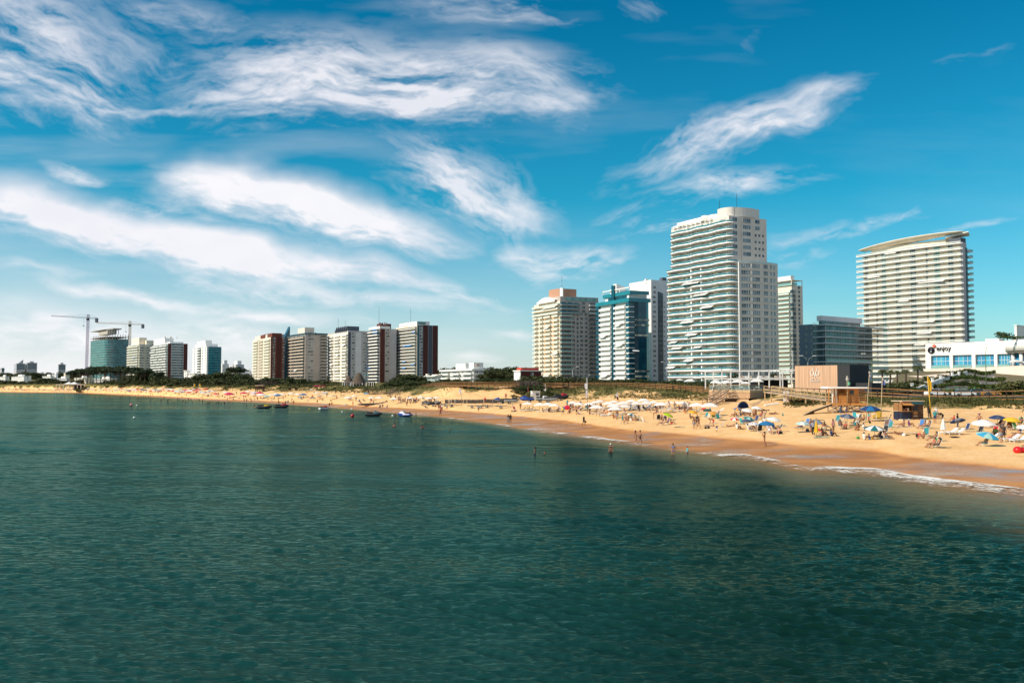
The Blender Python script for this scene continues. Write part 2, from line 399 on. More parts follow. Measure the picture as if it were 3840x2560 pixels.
ok=kf[:-1,:-1]&kf[1:,:-1]&kf[:-1,1:]&kf[1:,1:]
FW=np.stack([idx[:-1,:-1],idx[:-1,1:],idx[1:,1:],idx[1:,:-1]],-1)[ok]
ms=bpy.data.meshes.new('sea')
ms.vertices.add(len(VW));ms.vertices.foreach_set('co',VW.astype(np.float32).ravel())
ms.loops.add(FW.size);ms.loops.foreach_set('vertex_index',FW.astype(np.int32).ravel())
ms.polygons.add(len(FW));ms.polygons.foreach_set('loop_start',np.arange(0,FW.size,4,dtype=np.int32))
ms.polygons.foreach_set('use_smooth',np.ones(len(FW),dtype=bool))
ms.update(calc_edges=True);ms.validate()
at=ms.attributes.new('shore','FLOAT','POINT')
at.data.foreach_set('value',dsh.astype(np.float32).ravel())
sea=ob('sea',ms);tag(sea,'rippled green blue sea in front of the beach','sea',kind='structure')
m=bpy.data.materials.new('sea_water');m.use_nodes=True;nt=m.node_tree;b=nt.nodes['Principled BSDF'];LL=nt.links.new
tc=node(nt,'ShaderNodeTexCoord');ash=node(nt,'ShaderNodeAttribute',attribute_name='shore')
sh=mth('ADD',ash.outputs['Fac'],mth('MULTIPLY',mth('SUBTRACT',nz_(.09,4),.5),9))
deep=mixc(mr_(nz_(.022,4),.40,.60),(.0010,.009,.005),(.005,.024,.015))
shal=(.27,.20,.11)
c1=mixc(mr_(sh,1,26),shal,deep)
c1=mixc(mr_(sh,20,160,0,.55),c1,(.010,.066,.062))
sh2=mth('ADD',ash.outputs['Fac'],mth('MULTIPLY',mth('SUBTRACT',nz_(.16,3),.5),4.5))
ftex=mth('ADD',mth('MULTIPLY',nz_(2.6,6,.75),.7),mth('MULTIPLY',nz_(.45,3),.5))
alng=mr_(nz_(.045,3),.42,.62);f1=mth('MULTIPLY',mth('MULTIPLY',mr_(sh2,-1.6,-.3),mr_(sh2,.3,2.6,1,0)),mth('ADD',.45,mth('MULTIPLY',alng,.55)));f2=mth('MULTIPLY',mth('MULTIPLY',mr_(sh2,3.4,4.2),mr_(sh2,4.3,5.6,1,0)),.75)
wash=mth('MULTIPLY',mth('MULTIPLY',mr_(sh2,-1.5,0),mr_(sh2,1.5,12,1,0)),mth('ADD',.52,mth('MULTIPLY',alng,.34)))
foam=mr_(mth('ADD',ftex,mth('MULTIPLY',mth('MAXIMUM',mth('MAXIMUM',f1,f2),wash),.48)),.87,1.08)
foam=mth('MULTIPLY',foam,mr_(mth('MAXIMUM',mth('MAXIMUM',f1,f2),wash),.05,.3))
mpw=node(nt,'ShaderNodeMapping');mpw.inputs['Rotation'].default_value=(0,0,R(-20));mpw.inputs['Scale'].default_value=(.40,1.35,1);LL(tc.outputs['Object'],mpw.inputs[0])
bp=node(nt,'ShaderNodeBump');bp.inputs['Distance'].default_value=.30;bp.inputs['Strength'].default_value=.42
hgt=mth('ADD',mth('MULTIPLY',nz_(4.2,5,.62,mpw.outputs[0]),.45),mth('MULTIPLY',nz_(1.1,4,.6,mpw.outputs[0]),.95))
LL(hgt,bp.inputs['Height'])
nt.nodes.remove(b)
df=node(nt,'ShaderNodeBsdfDiffuse');LL(mixc(foam,c1,(.82,.78,.72)),df.inputs['Color'])
gl=node(nt,'ShaderNodeBsdfGlossy');gl.inputs['Color'].default_value=(.31,.47,.36,1);LL(mr_(nz_(.035,3,.5,mpw.outputs[0]),.4,.65,.045,.16),gl.inputs['Roughness']);LL(bp.outputs[0],gl.inputs['Normal'])
fr=node(nt,'ShaderNodeFresnel');fr.inputs['IOR'].default_value=1.333;LL(bp.outputs[0],fr.inputs['Normal'])
b=node(nt,'ShaderNodeMixShader');LL(mth('MULTIPLY',fr.outputs[0],mth('SUBTRACT',1.0,mth('MULTIPLY',foam,.9))),b.inputs[0]);LL(df.outputs[0],b.inputs[1]);LL(gl.outputs[0],b.inputs[2])
tr=node(nt,'ShaderNodeBsdfTransparent');mx=node(nt,'ShaderNodeMixShader')
alpha=mth('MAXIMUM',mr_(sh,-3,13),foam);LL(alpha,mx.inputs[0]);LL(tr.outputs[0],mx.inputs[1]);LL(b.outputs[0],mx.inputs[2])
LL(mx.outputs[0],nt.nodes['Material Output'].inputs[0])
ms.materials.append(m)
# ------------------------------------------------------------------ facade materials
W_=mat('white_render',(.80,.78,.74),.75,.07,.25);CR=mat('cream_render',(.80,.70,.55),.8,.08,.25);BE=mat('beige_render',(.60,.48,.38),.8,.1,.3)
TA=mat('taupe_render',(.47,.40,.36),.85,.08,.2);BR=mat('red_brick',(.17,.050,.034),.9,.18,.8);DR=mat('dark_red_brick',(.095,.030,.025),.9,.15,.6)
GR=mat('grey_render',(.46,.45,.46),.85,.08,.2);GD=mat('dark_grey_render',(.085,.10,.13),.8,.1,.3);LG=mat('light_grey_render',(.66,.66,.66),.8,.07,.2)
CO=mat('raw_concrete',(.42,.39,.34),.9,.15,.5);TER=mat('terracotta_cladding',(.50,.27,.17),.8,.1,.6,stretch=(1,1,6));BLK=mat('dark_metal',(.03,.032,.035),.5,.1)
STO=mat('warm_stone_cladding',(.68,.61,.53),.8,.08,.4)
def glassmat(name,a,b,rough=.12,spec=.7,scale=.5):
    """window glass that differs from pane to pane: dark rooms, drawn curtains"""
    m=bpy.data.materials.new(name);m.use_nodes=True;nt=m.node_tree;bs=nt.nodes['Principled BSDF']
    oi=node(nt,'ShaderNodeObjectInfo');tc=node(nt,'ShaderNodeTexCoord')
    mpp=node(nt,'ShaderNodeMapping');mpp.inputs['Scale'].default_value=(scale,scale,.02)
    nt.links.new(tc.outputs['Object'],mpp.inputs[0])
    vo=node(nt,'ShaderNodeTexWhiteNoise',noise_dimensions='4D')
    fl=node(nt,'ShaderNodeVectorMath',operation='FLOOR');nt.links.new(mpp.outputs[0],fl.inputs[0]);nt.links.new(fl.outputs[0],vo.inputs['Vector'])
    mu=node(nt,'ShaderNodeMath',operation='MULTIPLY');mu.inputs[1].default_value=57.0;nt.links.new(oi.outputs['Random'],mu.inputs[0]);nt.links.new(mu.outputs[0],vo.inputs['W'])
    cr=node(nt,'ShaderNodeValToRGB');cr.color_ramp.interpolation='LINEAR'
    cr.color_ramp.elements[0].color=a+(1,);cr.color_ramp.elements[1].color=b+(1,);cr.color_ramp.elements[0].position=.25;cr.color_ramp.elements[1].position=.95
    nt.links.new(vo.outputs['Value'],cr.inputs[0]);nt.links.new(cr.outputs[0],bs.inputs['Base Color'])
    bs.inputs['Roughness'].default_value=rough;bs.inputs['Specular IOR Level'].default_value=spec
    MATS[name]=m;return m
GW=glassmat('window_glass',(.03,.06,.07),(.42,.42,.38));GWd=glassmat('dark_window_glass',(.012,.022,.028),(.12,.15,.15));GC=glassmat('curtained_glass',(.10,.13,.12),(.62,.58,.46),.25)
GWB=glassmat('blue_grey_window_glass',(.025,.05,.065),(.24,.28,.30));GT=glassmat('teal_glass',(.010,.13,.155),(.03,.24,.27),.15);GB=glassmat('blue_glass',(.002,.042,.075),(.008,.085,.12),.08,.6);GGN=glassmat('green_glass',(.10,.26,.24),(.22,.40,.36),.2)
GSL=glassmat('slate_glass',(.018,.06,.08),(.06,.14,.17),.1)
RG=mat('pale_glass_railing',(.50,.58,.56),.25,.1,.4,spec=.6);RGt=mat('teal_glass_railing',(.012,.19,.235),.2,.12,.35,spec=.6);RD=mat('dark_railing',(.05,.05,.05),.5,.1)
RGg=mat('green_glass_railing',(.22,.40,.36),.2,.12,.4,spec=.6)
AWW=mat('white_awning_cloth',(.82,.80,.76),.8,.04);AWB=mat('blue_awning_cloth',(.02,.20,.50),.8,.06);FRM=mat('white_window_frame',(.74,.74,.72),.5,.03)
FRD=mat('grey_window_frame',(.30,.31,.31),.5,.03)
class Tower:
    def __init__(s,name,label,pl,pc,pr,pt,Y,phi,cat='apartment tower',group=None,floors=16,fh=2.85,pb=None):
        C=P(pc,pt,Y);s.phi=R(phi);s.C=C;s.pc=pc;s.Y=Y
        s.u=Vector((-math.sin(s.phi),math.cos(s.phi)));s.v=Vector((math.cos(s.phi),math.sin(s.phi)))
        s.z0=gz(C.x,C.y)-1.5 if pb is None else P(pc,pb,Y).z
        s.H=C.z-s.z0;s.a=s.yL(pl);s.b=s.xR(pr)
        s.root=thing(name,label,cat,(C.x,C.y,s.z0),s.phi,group);s.floors=floors;s.fh=fh
    def _sol(s,px,w):
        d=ray(px,1380);k=d.x/d.y;return(k*s.C.y-s.C.x)/(w.x-k*w.y)
    def yL(s,px):return s._sol(px,s.u)
    def xR(s,px):return s._sol(px,s.v)
    def zp(s,py):return P(s.pc,py,s.Y).z-s.z0
    def part(s,name,mb,mats,parent=None,loc=None):return mb.build(name,mats,parent or s.root,loc)
    def fb(s,mb,face,t0,t1,o0,o1,z0,z1,mi=0):
        if face=='L':mb.box((-o1,t0,z0),(-o0,t1,z1),mi)
        else:mb.box((t0,-o1,z0),(t1,-o0,z1),mi)
    def wall(s,m,z1=None,a0=0,a1=None,b0=0,b1=None,z0=0,name='wall'):
        mb=MB().box((b0,a0,z0),(s.b if b1 is None else b1,s.a if a1 is None else a1,s.H if z1 is None else z1));return s.part(name,mb,m)
    def levels(s,top=None,n=None,fh=None):
        """floor heights counted down from the roof"""
        top=s.H if top is None else top;fh=fh or s.fh;n=n or s.floors
        return[top-fh*(k+1) for k in range(n) if top-fh*(k+1)>-fh*.3]
    def panel(s,face,t0,t1,z0,z1,m,o=.06,name='wall_panel'):
        mb=MB();s.fb(mb,face,t0,t1,-.02,o,z0,z1);return s.part(name,mb,m)
    def each(s,name,me,face,t,z,o=0.0,parent=None):
        c=ob(name,me,parent or s.root);c.location=(-o,t,z) if face=='L' else(t,-o,z)
        if face=='L':c.rotation_euler=(0,0,-math.pi/2)
        return c
    def windows(s,face,ts,zs,w,h,gm=None,fm=None,n=2,name='window',sill=.9,o=0.0,skip=0.0):
        gm=gm or GW;fm=fm or FRM;f=.07;mb=MB()
        mb.box((-w/2,-.04,0),(w/2,.02,h),1)
        mb.box((-w/2-f,-.09,-f),(w/2+f,.02,0),0);mb.box((-w/2-f,-.09,h),(w/2+f,.02,h+f),0)
        for k in range(n+1):
            x=-w/2+w*k/n;x=x-f if k==0 else x
            mb.box((x if k in(0,n) else x-f/2,-.08,0),((x if k in(0,n) else x-f/2)+f,.02,h),0)
        me=mb.mesh(name,[fm,gm])
        for z in zs:
            for t in ts:
                if skip and rng.random()<skip:continue
                s.each(name,me,face,t,z+sill,o)
    def doors(s,face,t0,t1,zs,nper,gm=None,fm=None,h=2.15,gap=.5,name='glass_door',o=0.0):
        w=(t1-t0)/nper
        s.windows(face,[t0+w*(k+.5) for k in range(nper)],zs,max(.4,w-gap),h,gm or GC,fm or FRM,max(2,int(w/1.1)),name,.08,o)
    def balconies(s,face,t0,t1,zs,d=1.5,pm=None,rm=None,ph=.55,rh=.45,drop=.25,jit=0,name='balcony',ends=True):
        """one floor's balcony is a part, the railing on it a sub-part"""
        pm=pm or W_;var=[]
        for j in range(1 if not jit else 3):
            mb=MB();k=1 if face=='R' else-1
            A,B_=(t0,t1)
            def bx(ta,tb,oa,ob_,za,zb,M=mb):s.fb(M,face,ta,tb,oa,ob_,za,zb)
            dd=d+(j*jit if jit else 0)
            bx(A,B_,-.02,dd,-drop,.02);bx(A,B_,dd,dd+.10,-drop-.02,ph)
            if ends:bx(A,A+.1,.0,dd,.02,ph);bx(B_-.1,B_,.0,dd,.02,ph)
            rb=MB()
            if rh:
                s.fb(rb,face,A,B_,dd+.02,dd+.07,ph,ph+rh);s.fb(rb,face,A,A+.05,.0,dd+.02,ph,ph+rh);s.fb(rb,face,B_-.05,B_,.0,dd+.02,ph,ph+rh)
            var.append((mb.mesh(name,pm),rb.mesh('railing',rm or RG) if rh else None))
        for i,z in enumerate(zs):
            v=var[rng.randrange(len(var))]
            c=ob(name,v[0],s.root,(0,0,z))
            if v[1]:ob('railing',v[1],c)
    def awning(s,face,t,z,w,m,d=1.4,drop=.9,o=1.5,name='awning'):
        mb=MB();vs=[]
        for tt in(t-w/2,t+w/2):
            for oo,zz in((o-.2,z),(o+d,z-drop),(o+d,z-drop-.22)):
                vs.append((-oo,tt,zz) if face=='L' else(tt,-oo,zz))
        mb.add(vs,[(0,1,4,3),(1,2,5,4)]);mb.add([(v[0],v[1],v[2]-.03) for v in vs],[(3,4,1,0),(4,5,2,1)])
        return s.part(name,mb,m)
    def roofbox(s,x0,x1,y0,y1,z0,z1,m,name='roof_house'):return s.part(name,MB().box((x0,y0,z0),(x1,y1,z1)),m)
    def clutter(s,n,z,m=None,seed=1,hmax=2.4):
        q=random.Random(seed)
        for i in range(n):
            x=q.uniform(.15,.85)*s.b;y=q.uniform(.1,.9)*s.a;h=q.uniform(.9,hmax);w=q.uniform(.25,.8)
            mb=MB();mb.box((x,y,z),(x+w,y+w,z+h));mb.box((x-.1,y-.1,z+h),(x+w+.1,y+w+.1,z+h+.14));s.part('chimney',mb,m or W_)
    def mast(s,x,y,z,h):
        s.part('antenna',MB().tube([(x,y,z),(x,y,z+h)],.09,5).bar((x-.5,y,z+h*.7),(x+.5,y,z+h*.7),.07),BLK)
# ------------------------------------------------------------------ far left: towers beyond the bay
fg='towers far away beyond the bay'
for(pl,pc,pr,pt,lab,bump) in[(-30,6,17,1381,'small dark block at the far left edge behind the trees',0),(52,62,95,1364,'distant grey tower with a slanted roof screen, leftmost of the far pair',1),
                              (95,102,139,1361,'distant grey tower with stepped shoulders, right one of the far pair',2),(217,220,246,1367,'lone distant slender tower standing over the pines',3)]:
    t=Tower('distant_tower',lab,pl,pc,pr,pt,2300,30,group=fg,floors=14,fh=(1400-pt)/13/F*2300)
    t.wall(GR);zs=t.levels()
    t.part('parapet',MB().box((-.4,-.4,t.H),(t.b+.4,t.a+.4,t.H+.9)),GR)
    for z in zs[:8]:
        for f,L_ in(('R',t.b),('L',t.a)):t.panel(f,L_*.06,L_*.94,z+.9,z+2.2,GSL,name='window_band')
    if bump==1:t.part('roof_screen',MB().add([(t.b*.1,1,t.H),(t.b*.75,1,t.H),(t.b*.75,1,t.H+11),(t.b*.1,4,t.H),(t.b*.75,4,t.H),(t.b*.75,4,t.H+11)],[(0,1,2),(5,4,3),(0,3,4,1),(1,4,5,2),(2,5,3,0)]) or MB().box((0,0,t.H),(t.b*.7,t.a,t.H+4)),GR)
    else:t.roofbox(t.b*.3,t.b*.7,t.a*.2,t.a*.8,t.H,t.H+5,GR)
# ------------------------------------------------------------------ unfinished round glass tower and its cranes
t=Tower('glass_tower','unfinished round glass tower with open concrete top floors beside the cranes',337,402,480,1229,1180,38,floors=20,fh=3.1)
def rounded(a,b,r,inset=0,n=9):
    """plan outline, x 0..b, y 0..a, the near-left corner rounded"""
    i=inset;p=[(b-i,i),(b-i,a-i),(i,a-i)]
    for k in range(n):th=math.pi+(math.pi/2)*k/(n-1);p.append((i+r+(r)*math.cos(th),i+r+r*math.sin(th)))
    return p
zt=t.zp(1252);rr=min(t.a,t.b)*.55
t.part('wall',MB().prism(rounded(t.a,t.b,rr,.8),0,zt-6),GSL)
gl_=GT
for k,z in enumerate(t.levels(zt,21)):
    t.part('floor_slab',MB().prism(rounded(t.a+.5,t.b+.3,rr,-.9),z-.28,z),CO)
    if k>=2:
        c=t.part('glazing',MB().prism(rounded(t.a,t.b,rr,.3),z,z+2.75),gl_)
    else:
        for q in range(9):t.part('column',MB().box((t.b*q/8.2+.2,.8,z),(t.b*q/8.2+.8,1.4,z+2.8)),CO);t.part('column',MB().box((.6,t.a*q/9.5+rr*.1,z),(1.2,t.a*q/9.5+rr*.1+.6,z+2.8)),CO)
t.part('roof_slab',MB().prism(rounded(t.a+.5,t.b*.62,rr,-.6),zt+6.2,zt+6.7),CO);t.roofbox(2,t.b*.45,3,t.a*.6,zt+.2,zt+6.2,CO)
for q in range(6):t.part('column',MB().box((t.b*.1*q+.6,.6,zt),(t.b*.1*q+1.2,1.2,zt+6.2)),CO)
t.roofbox(t.b*.3,t.b*.7,3,t.a*.5,zt+6.7,t.H+.1,CO)
def crane(px,pyb,pyt,pj,yj,pc,yc,Y,label,m,m2_,lean=0):
    A=P(px,pyb,Y);B_=P(px+lean,pyt,Y);z0=gz(A.x,A.y);h=B_.z-z0
    r=thing('tower_crane',label,'crane',(A.x,A.y,z0),0,'tower cranes at the unfinished glass tower')
    mb=MB();w=1.1;n=int(h/3.2);dx=(B_.x-A.x)
    for sx in(-1,1):
        for sy in(-1,1):mb.bar((sx*w,sy*w,0),(sx*w+dx,sy*w,h),.34)
    for i in range(n):
        z=h*i/n;z2=h*(i+1)/n;f=dx*i/n
        mb.bar((-w+f,-w,z),(w+f,-w,z2),.2);mb.bar((-w+f,w,z2),(w+f,w,z),.2);mb.bar((-w+f,-w,z2),(w+f,-w,z2),.24)
    mb.build('mast',m,r)
    J=P(pj,yj,Y)-Vector((A.x,A.y,z0));K_=P(pc,yc,Y)-Vector((A.x,A.y,z0))
    Jb=Vector((dx,0,(J.z*abs(K_.x-dx)+K_.z*abs(J.x-dx))/(abs(J.x-dx)+abs(K_.x-dx))));J.y=K_.y=0
    mb=MB();hh=1.7
    for e,nn in((J,22),(K_,8)):
        mb.bar(Jb,e,.32);mb.bar(Jb+Vector((0,0,hh)),e+Vector((0,0,hh*.6)),.26)
        for i in range(nn):
            p=Jb.lerp(e,i/nn);q=Jb.lerp(e,(i+.5)/nn);p2=Jb.lerp(e,(i+1)/nn)
            mb.bar(p,q+Vector((0,0,hh)),.16);mb.bar(q+Vector((0,0,hh)),p2,.16)
    mb.build('jib',m2_,r)
    mb=MB();top=Vector((dx,0,h));mb.bar(top,Jb.lerp(J,.62)+Vector((0,0,hh)),.12);mb.bar(top,K_+Vector((0,0,hh)),.12);mb.build('tie_bar',BLK,r)
    MB().box((K_.x-2.6,-1.4,K_.z-4.2),(K_.x+.3,1.4,K_.z+1)).build('counterweight',GD,r)
    MB().box((dx-1.4,-2.2,Jb.z-2.4),(dx+1.4,.6,Jb.z+.3)).build('cab',BLK,r)
    c=Jb.lerp(J,.12);MB().bar(c,c-Vector((0,0,9)),.12).box((c.x-.6,-.6,c.z-10),(c.x+.6,.6,c.z-9)).build('hook',BLK,r)
CRP=mat('purple_grey_crane_paint',(.24,.15,.28),.5,.1);CRY=mat('ochre_crane_paint',(.40,.30,.17),.5,.1);CRB=mat('blue_grey_crane_paint',(.12,.17,.22),.5,.1)
crane(324,1377,1179,192,1186,366,1196,1170,'taller tower crane with a violet mast left of the unfinished glass tower',CRP,CRB,7)
crane(486,1300,1204,361,1212,539,1219,1230,'shorter tower crane with an ochre mast right of the unfinished glass tower',CRY,CRY,2)
# ------------------------------------------------------------------ the row of towers along the bay
def std(t,fL,fR):
    """fL, fR: facade columns as (kind, f0, f1, ...)"""
    zs=t.levels()
    for face,cols,Ln in(('L',fL,t.a),('R',fR,t.b)):
        for c in cols:
            k,f0,f1=c[:3];kw=c[3] if len(c)>3 else{};kw=dict(kw);t0,t1=f0*Ln,f1*Ln
            if k=='balc':
                g=kw.pop('glass',GC);nd=kw.pop('nd',2);seg=kw.pop('seg',1);sp=kw.pop('gap',.0)
                t.doors(face,t0,t1,zs,nd,g,kw.pop('fm',FRM))
                w=(t1-t0)/seg
                for q in range(seg):t.balconies(face,t0+w*q+sp,t0+w*(q+1)-sp,zs,**kw)
            elif k=='win':
                n=kw.pop('n',2);w=kw.pop('w',1.6);h=kw.pop('h',1.3);t.windows(face,[lerp(t0,t1,(i+.5)/n) for i in range(n)],zs,w,h,**kw)
            elif k=='strip':t.panel(face,t0,t1,0,t.H+kw.get('over',.0),kw['m'],kw.get('o',.12))
            elif k=='glass':
                g=kw.get('g',GT);sl=kw.get('sl')
                mb=MB();t.fb(mb,face,t0,t1,0,.1,.75,t.fh-.1);me=mb.mesh('glazing',g)
                mb=MB();t.fb(mb,face,t0,t1,0,kw.get('o',.4),-.3,.62);me2=mb.mesh('floor_band',sl or W_)
                for z in zs:ob('glazing',me,t.root,(0,0,z));ob('floor_band',me2,t.root,(0,0,z))
gbay='apartment towers along the bay'
t=Tower('apartment_tower','cream apartment tower between the unfinished glass tower and the zigzag balcony tower',478,522,582,1290,1080,36,floors=13,fh=2.95,group=gbay)
t.wall(CR);std(t,[('balc',.02,.98,dict(nd=3,pm=CR,rm=RG,seg=1,glass=GW))],[('balc',.0,.34,dict(nd=1,pm=CR)),('balc',.4,.74,dict(nd=1,pm=CR)),('strip',.78,1.0,dict(m=DR,o=.3))])
t.roofbox(t.b*.1,t.b*.55,t.a*.15,t.a*.8,t.H,t.zp(1264),CR);t.roofbox(t.b*.45,t.b*.9,1,t.a*.5,t.H,t.zp(1275),CR);t.awning('L',t.a*.3,t.levels()[5]+2.6,7,AWB)
t=Tower('apartment_tower','white tower with zigzag balconies, dark red strips and a blue glass side',569,630,702,1287,980,34,floors=15,fh=2.75,group=gbay)
t.wall(W_);std(t,[('balc',.0,.5,dict(nd=2,glass=GWd,seg=3,gap=.25,jit=.5,ph=.75,rh=0)),('balc',.5,1.,dict(nd=2,glass=GWd,seg=3,gap=.25,jit=.5,ph=.75,rh=0))],
    [('strip',0,.16,dict(m=DR,o=.4)),('glass',.18,.78,dict(g=GSL,sl=LG,o=.1)),('strip',.8,1.,dict(m=DR,o=.4))])
t.roofbox(t.b*.0,t.b*.45,t.a*.2,t.a*.9,t.H,t.zp(1265),W_);t.roofbox(t.b*.1,t.b*.8,1,t.a*.8,t.H,t.zp(1281),W_);t.clutter(4,t.zp(1265),TER,4)
t=Tower('apartment_tower','stepped white tower with a teal glass side, standing apart left of the brick tower',722,775,829,1299,930,34,floors=13,fh=2.65,group=gbay)
t.wall(W_);std(t,[('win',.0,.36,dict(n=2,w=2.2,h=1.5,gm=GWd)),('balc',.38,.66,dict(nd=1,glass=GWd,rh=.3)),('win',.68,1,dict(n=1,w=3,h=1.5,gm=GWd))],[('strip',0,.1,dict(m=W_,o=.5)),('glass',.12,1.0,dict(g=GT,sl=RGt,o=.5))])
t.roofbox(t.b*.05,t.b*.85,t.a*.1,t.a*.9,t.H,t.zp(1288),W_);t.roofbox(t.b*.15,t.b*.6,t.a*.25,t.a*.85,t.H,t.zp(1274),W_);t.clutter(4,t.zp(1274),W_,8,2)
for(pl,pc,pr,pt,lab,w_) in[(829,834,858,1364,'small white tower with floor bands far behind, just right of the stepped white tower',1),(866,885,915,1366,'pale distant block with a roof house behind a pine, left of the brick tower',0)]:
    t=Tower('distant_tower',lab,pl,pc,pr,pt,1500,34,floors=9,fh=2.9);t.wall(LG if w_ else GR);zs=t.levels()
    for z in zs:t.panel('R',.0,t.b,z-.3,z+.8,W_ if w_ else LG,.6,'floor_band');t.panel('L',.0,t.a,z-.3,z+.8,W_ if w_ else LG,.6,'floor_band')
    t.roofbox(t.b*.3,t.b*.8,t.a*.2,t.a*.8,t.H,t.H+6,LG)
t=Tower('apartment_tower','cream balcony tower with a red brick side, leftmost of the five close towers',949,1016,1067,1264,800,30,floors=16,fh=2.55,group=gbay)
t.wall(BR);t.wall(CR,a0=0,a1=t.a,b0=-.3,b1=.2,name='front_wall');std(t,[('balc',.02,.36,dict(nd=1,pm=CR,rm=RG,d=1.4,glass=GW)),('balc',.4,.66,dict(nd=1,pm=CR,rm=RD,d=1.2,glass=GW)),('balc',.7,.98,dict(nd=1,pm=CR,rm=RG,d=1.4,glass=GW))],
    [('win',.12,.34,dict(n=1,w=2,h=1.5)),('strip',.42,.74,dict(m=DR,o=.05)),('win',.8,1.,dict(n=1,w=1.6,h=1.4))])
t.part('chimney_wall',MB().box((-.6,t.a*.3,t.H),(.6,t.a*.55,t.zp(1251))),BR);t.roofbox(t.b*.1,t.b*.8,1,t.a*.5,t.H,t.zp(1248),BR);t.roofbox(t.b*.8,t.b*1.0,2,t.a*.5,t.H,t.zp(1251),GR);t.roofbox(0,t.b*.4,t.a*.2,t.a*.9,t.H,t.zp(1252),CR)
t=Tower('glass_tower','narrow blue glass tower with a slanted roof glimpsed right of the brick tower',1060,1068,1078,1268,860,30,floors=16,fh=2.6);t.wall(GSL);zs=t.levels()
for z in zs:t.panel('R',0,t.b,z-.2,z+.3,RGt,.2,'floor_band')
t.part('roof_screen',MB().prism([(0,0),(t.b*1.7,0),(t.b*1.7,6),(0,6)],t.H,[t.H+1,t.H+11,t.H+11,t.H+1]),GSL)
t=Tower('apartment_tower','beige tower with a tall plain roof house, second of the five close towers',1077,1145,1226,1254,770,30,floors=16,fh=2.6,group=gbay)
t.wall(TA);std(t,[('balc',.02,.78,dict(nd=3,pm=BE,rm=RD,d=1.5,glass=GW)),('balc',.8,1.0,dict(nd=1,pm=BE,rm=RD,d=1.1,glass=GWd))],
    [('win',.12,.38,dict(n=1,w=4.2,h=1.4,gm=GW)),('strip',.40,.66,dict(m=GD,o=-.01)),('balc',.68,.98,dict(nd=1,pm=TA,rm=RD,glass=GWd,d=1.0))])
t.part('parapet',MB().box((-.3,-.3,t.H),(t.b+.3,t.a+.3,t.H+1.4)),GSL);t.roofbox(-.2,t.b*.42,t.a*.02,t.a*.4,t.H,t.zp(1227),STO);t.clutter(3,t.H+1.4,W_,3,1.6);t.awning('L',t.a*.4,t.levels()[11]+2.4,5,AWW)
t=Tower('apartment_tower','white tower with a dark finned machine house, middle of the five close towers',1230,1306,1386,1245,745,30,floors=17,fh=2.5,group=gbay)
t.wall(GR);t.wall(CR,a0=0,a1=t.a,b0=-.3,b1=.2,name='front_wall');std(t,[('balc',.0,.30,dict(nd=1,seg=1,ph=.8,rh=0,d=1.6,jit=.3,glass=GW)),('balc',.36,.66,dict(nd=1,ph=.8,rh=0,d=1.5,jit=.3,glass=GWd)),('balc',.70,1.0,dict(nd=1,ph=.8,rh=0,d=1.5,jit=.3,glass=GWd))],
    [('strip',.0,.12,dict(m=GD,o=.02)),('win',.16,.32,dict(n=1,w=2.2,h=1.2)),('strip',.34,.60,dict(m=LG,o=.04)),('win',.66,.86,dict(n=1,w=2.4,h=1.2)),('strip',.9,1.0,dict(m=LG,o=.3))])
t.roofbox(t.b*.02,t.b*.55,t.a*.05,t.a*.62,t.H+1,t.zp(1222),GD)
for q in range(6):t.part('roof_fin',MB().prism([(-1.6,t.a*(.06+.1*q)),(t.b*.0,t.a*(.06+.1*q)),(t.b*.0,t.a*(.06+.1*q)+.6),(-1.6,t.a*(.06+.1*q)+.6)],t.H+.6,[t.H+1.5,t.zp(1219),t.zp(1219),t.H+1.5]),GD)
for q in range(3):t.awning('L',t.a*(.12+.3*q),t.levels()[4+3*q]+2.4,4.5,AWW)
t.part('parapet',MB().box((-.3,-.3,t.H),(t.b+.3,t.a+.3,t.H+1.2)),GR);t.mast(t.b*.1,t.a*.6,t.zp(1222),8);t.mast(t.b*.05,t.a*.2,t.zp(1222),5)
t=Tower('apartment_tower','slim white balcony tower with one red brick stripe and red chimney blocks',1384,1425,1486,1232,735,30,floors=17,fh=2.5,group=gbay)
t.wall(TA);std(t,[('balc',.02,.98,dict(nd=2,ph=.6,rh=.4,d=1.7,rm=RD,glass=GWd,jit=.25))],[('strip',.0,.28,dict(m=DR,o=.5)),('win',.31,.58,dict(n=1,w=3,h=1.4)),('strip',.62,1.,dict(m=GR,o=.05))])
for q in range(4):t.roofbox(t.b*(.1+.17*q),t.b*(.22+.17*q),2,t.a*.45,t.H,t.zp(1212 if q!=1 else 1218),DR)
t.clutter(5,t.zp(1213),DR,5,2);t.part('parapet',MB().box((-.4,-.4,t.H),(t.b*.6,t.a+.3,t.H+2)),W_);t.mast(t.b*.2,t.a*.4,t.zp(1212),14)
zs=t.levels();t.awning('L',t.a*.18,zs[1]+2.5,9,AWB);t.awning('L',t.a*.28,zs[0]+2.4,8,AWB);t.awning('L',t.a*.8,zs[12]+2.3,5,AWB)
t=Tower('apartment_tower','broad white tower with blue awnings and two dark red strips on its grey side',1485,1565,1641,1218,715,29,floors=17,fh=2.46,group=gbay)
t.wall(GR);t.wall(CR,a0=0,a1=t.a,b0=-.25,b1=.2,name='front_wall');std(t,[('balc',.01,.99,dict(nd=5,ph=.3,rh=.7,d=1.7,rm=RD,glass=GW))],[('strip',.0,.10,dict(m=GSL,o=.02)),('win',.12,.26,dict(n=1,w=2.6,h=1.4)),('strip',.28,.51,dict(m=DR,o=.5)),('strip',.54,.73,dict(m=GD,o=.02)),('strip',.75,1.,dict(m=DR,o=.5))])
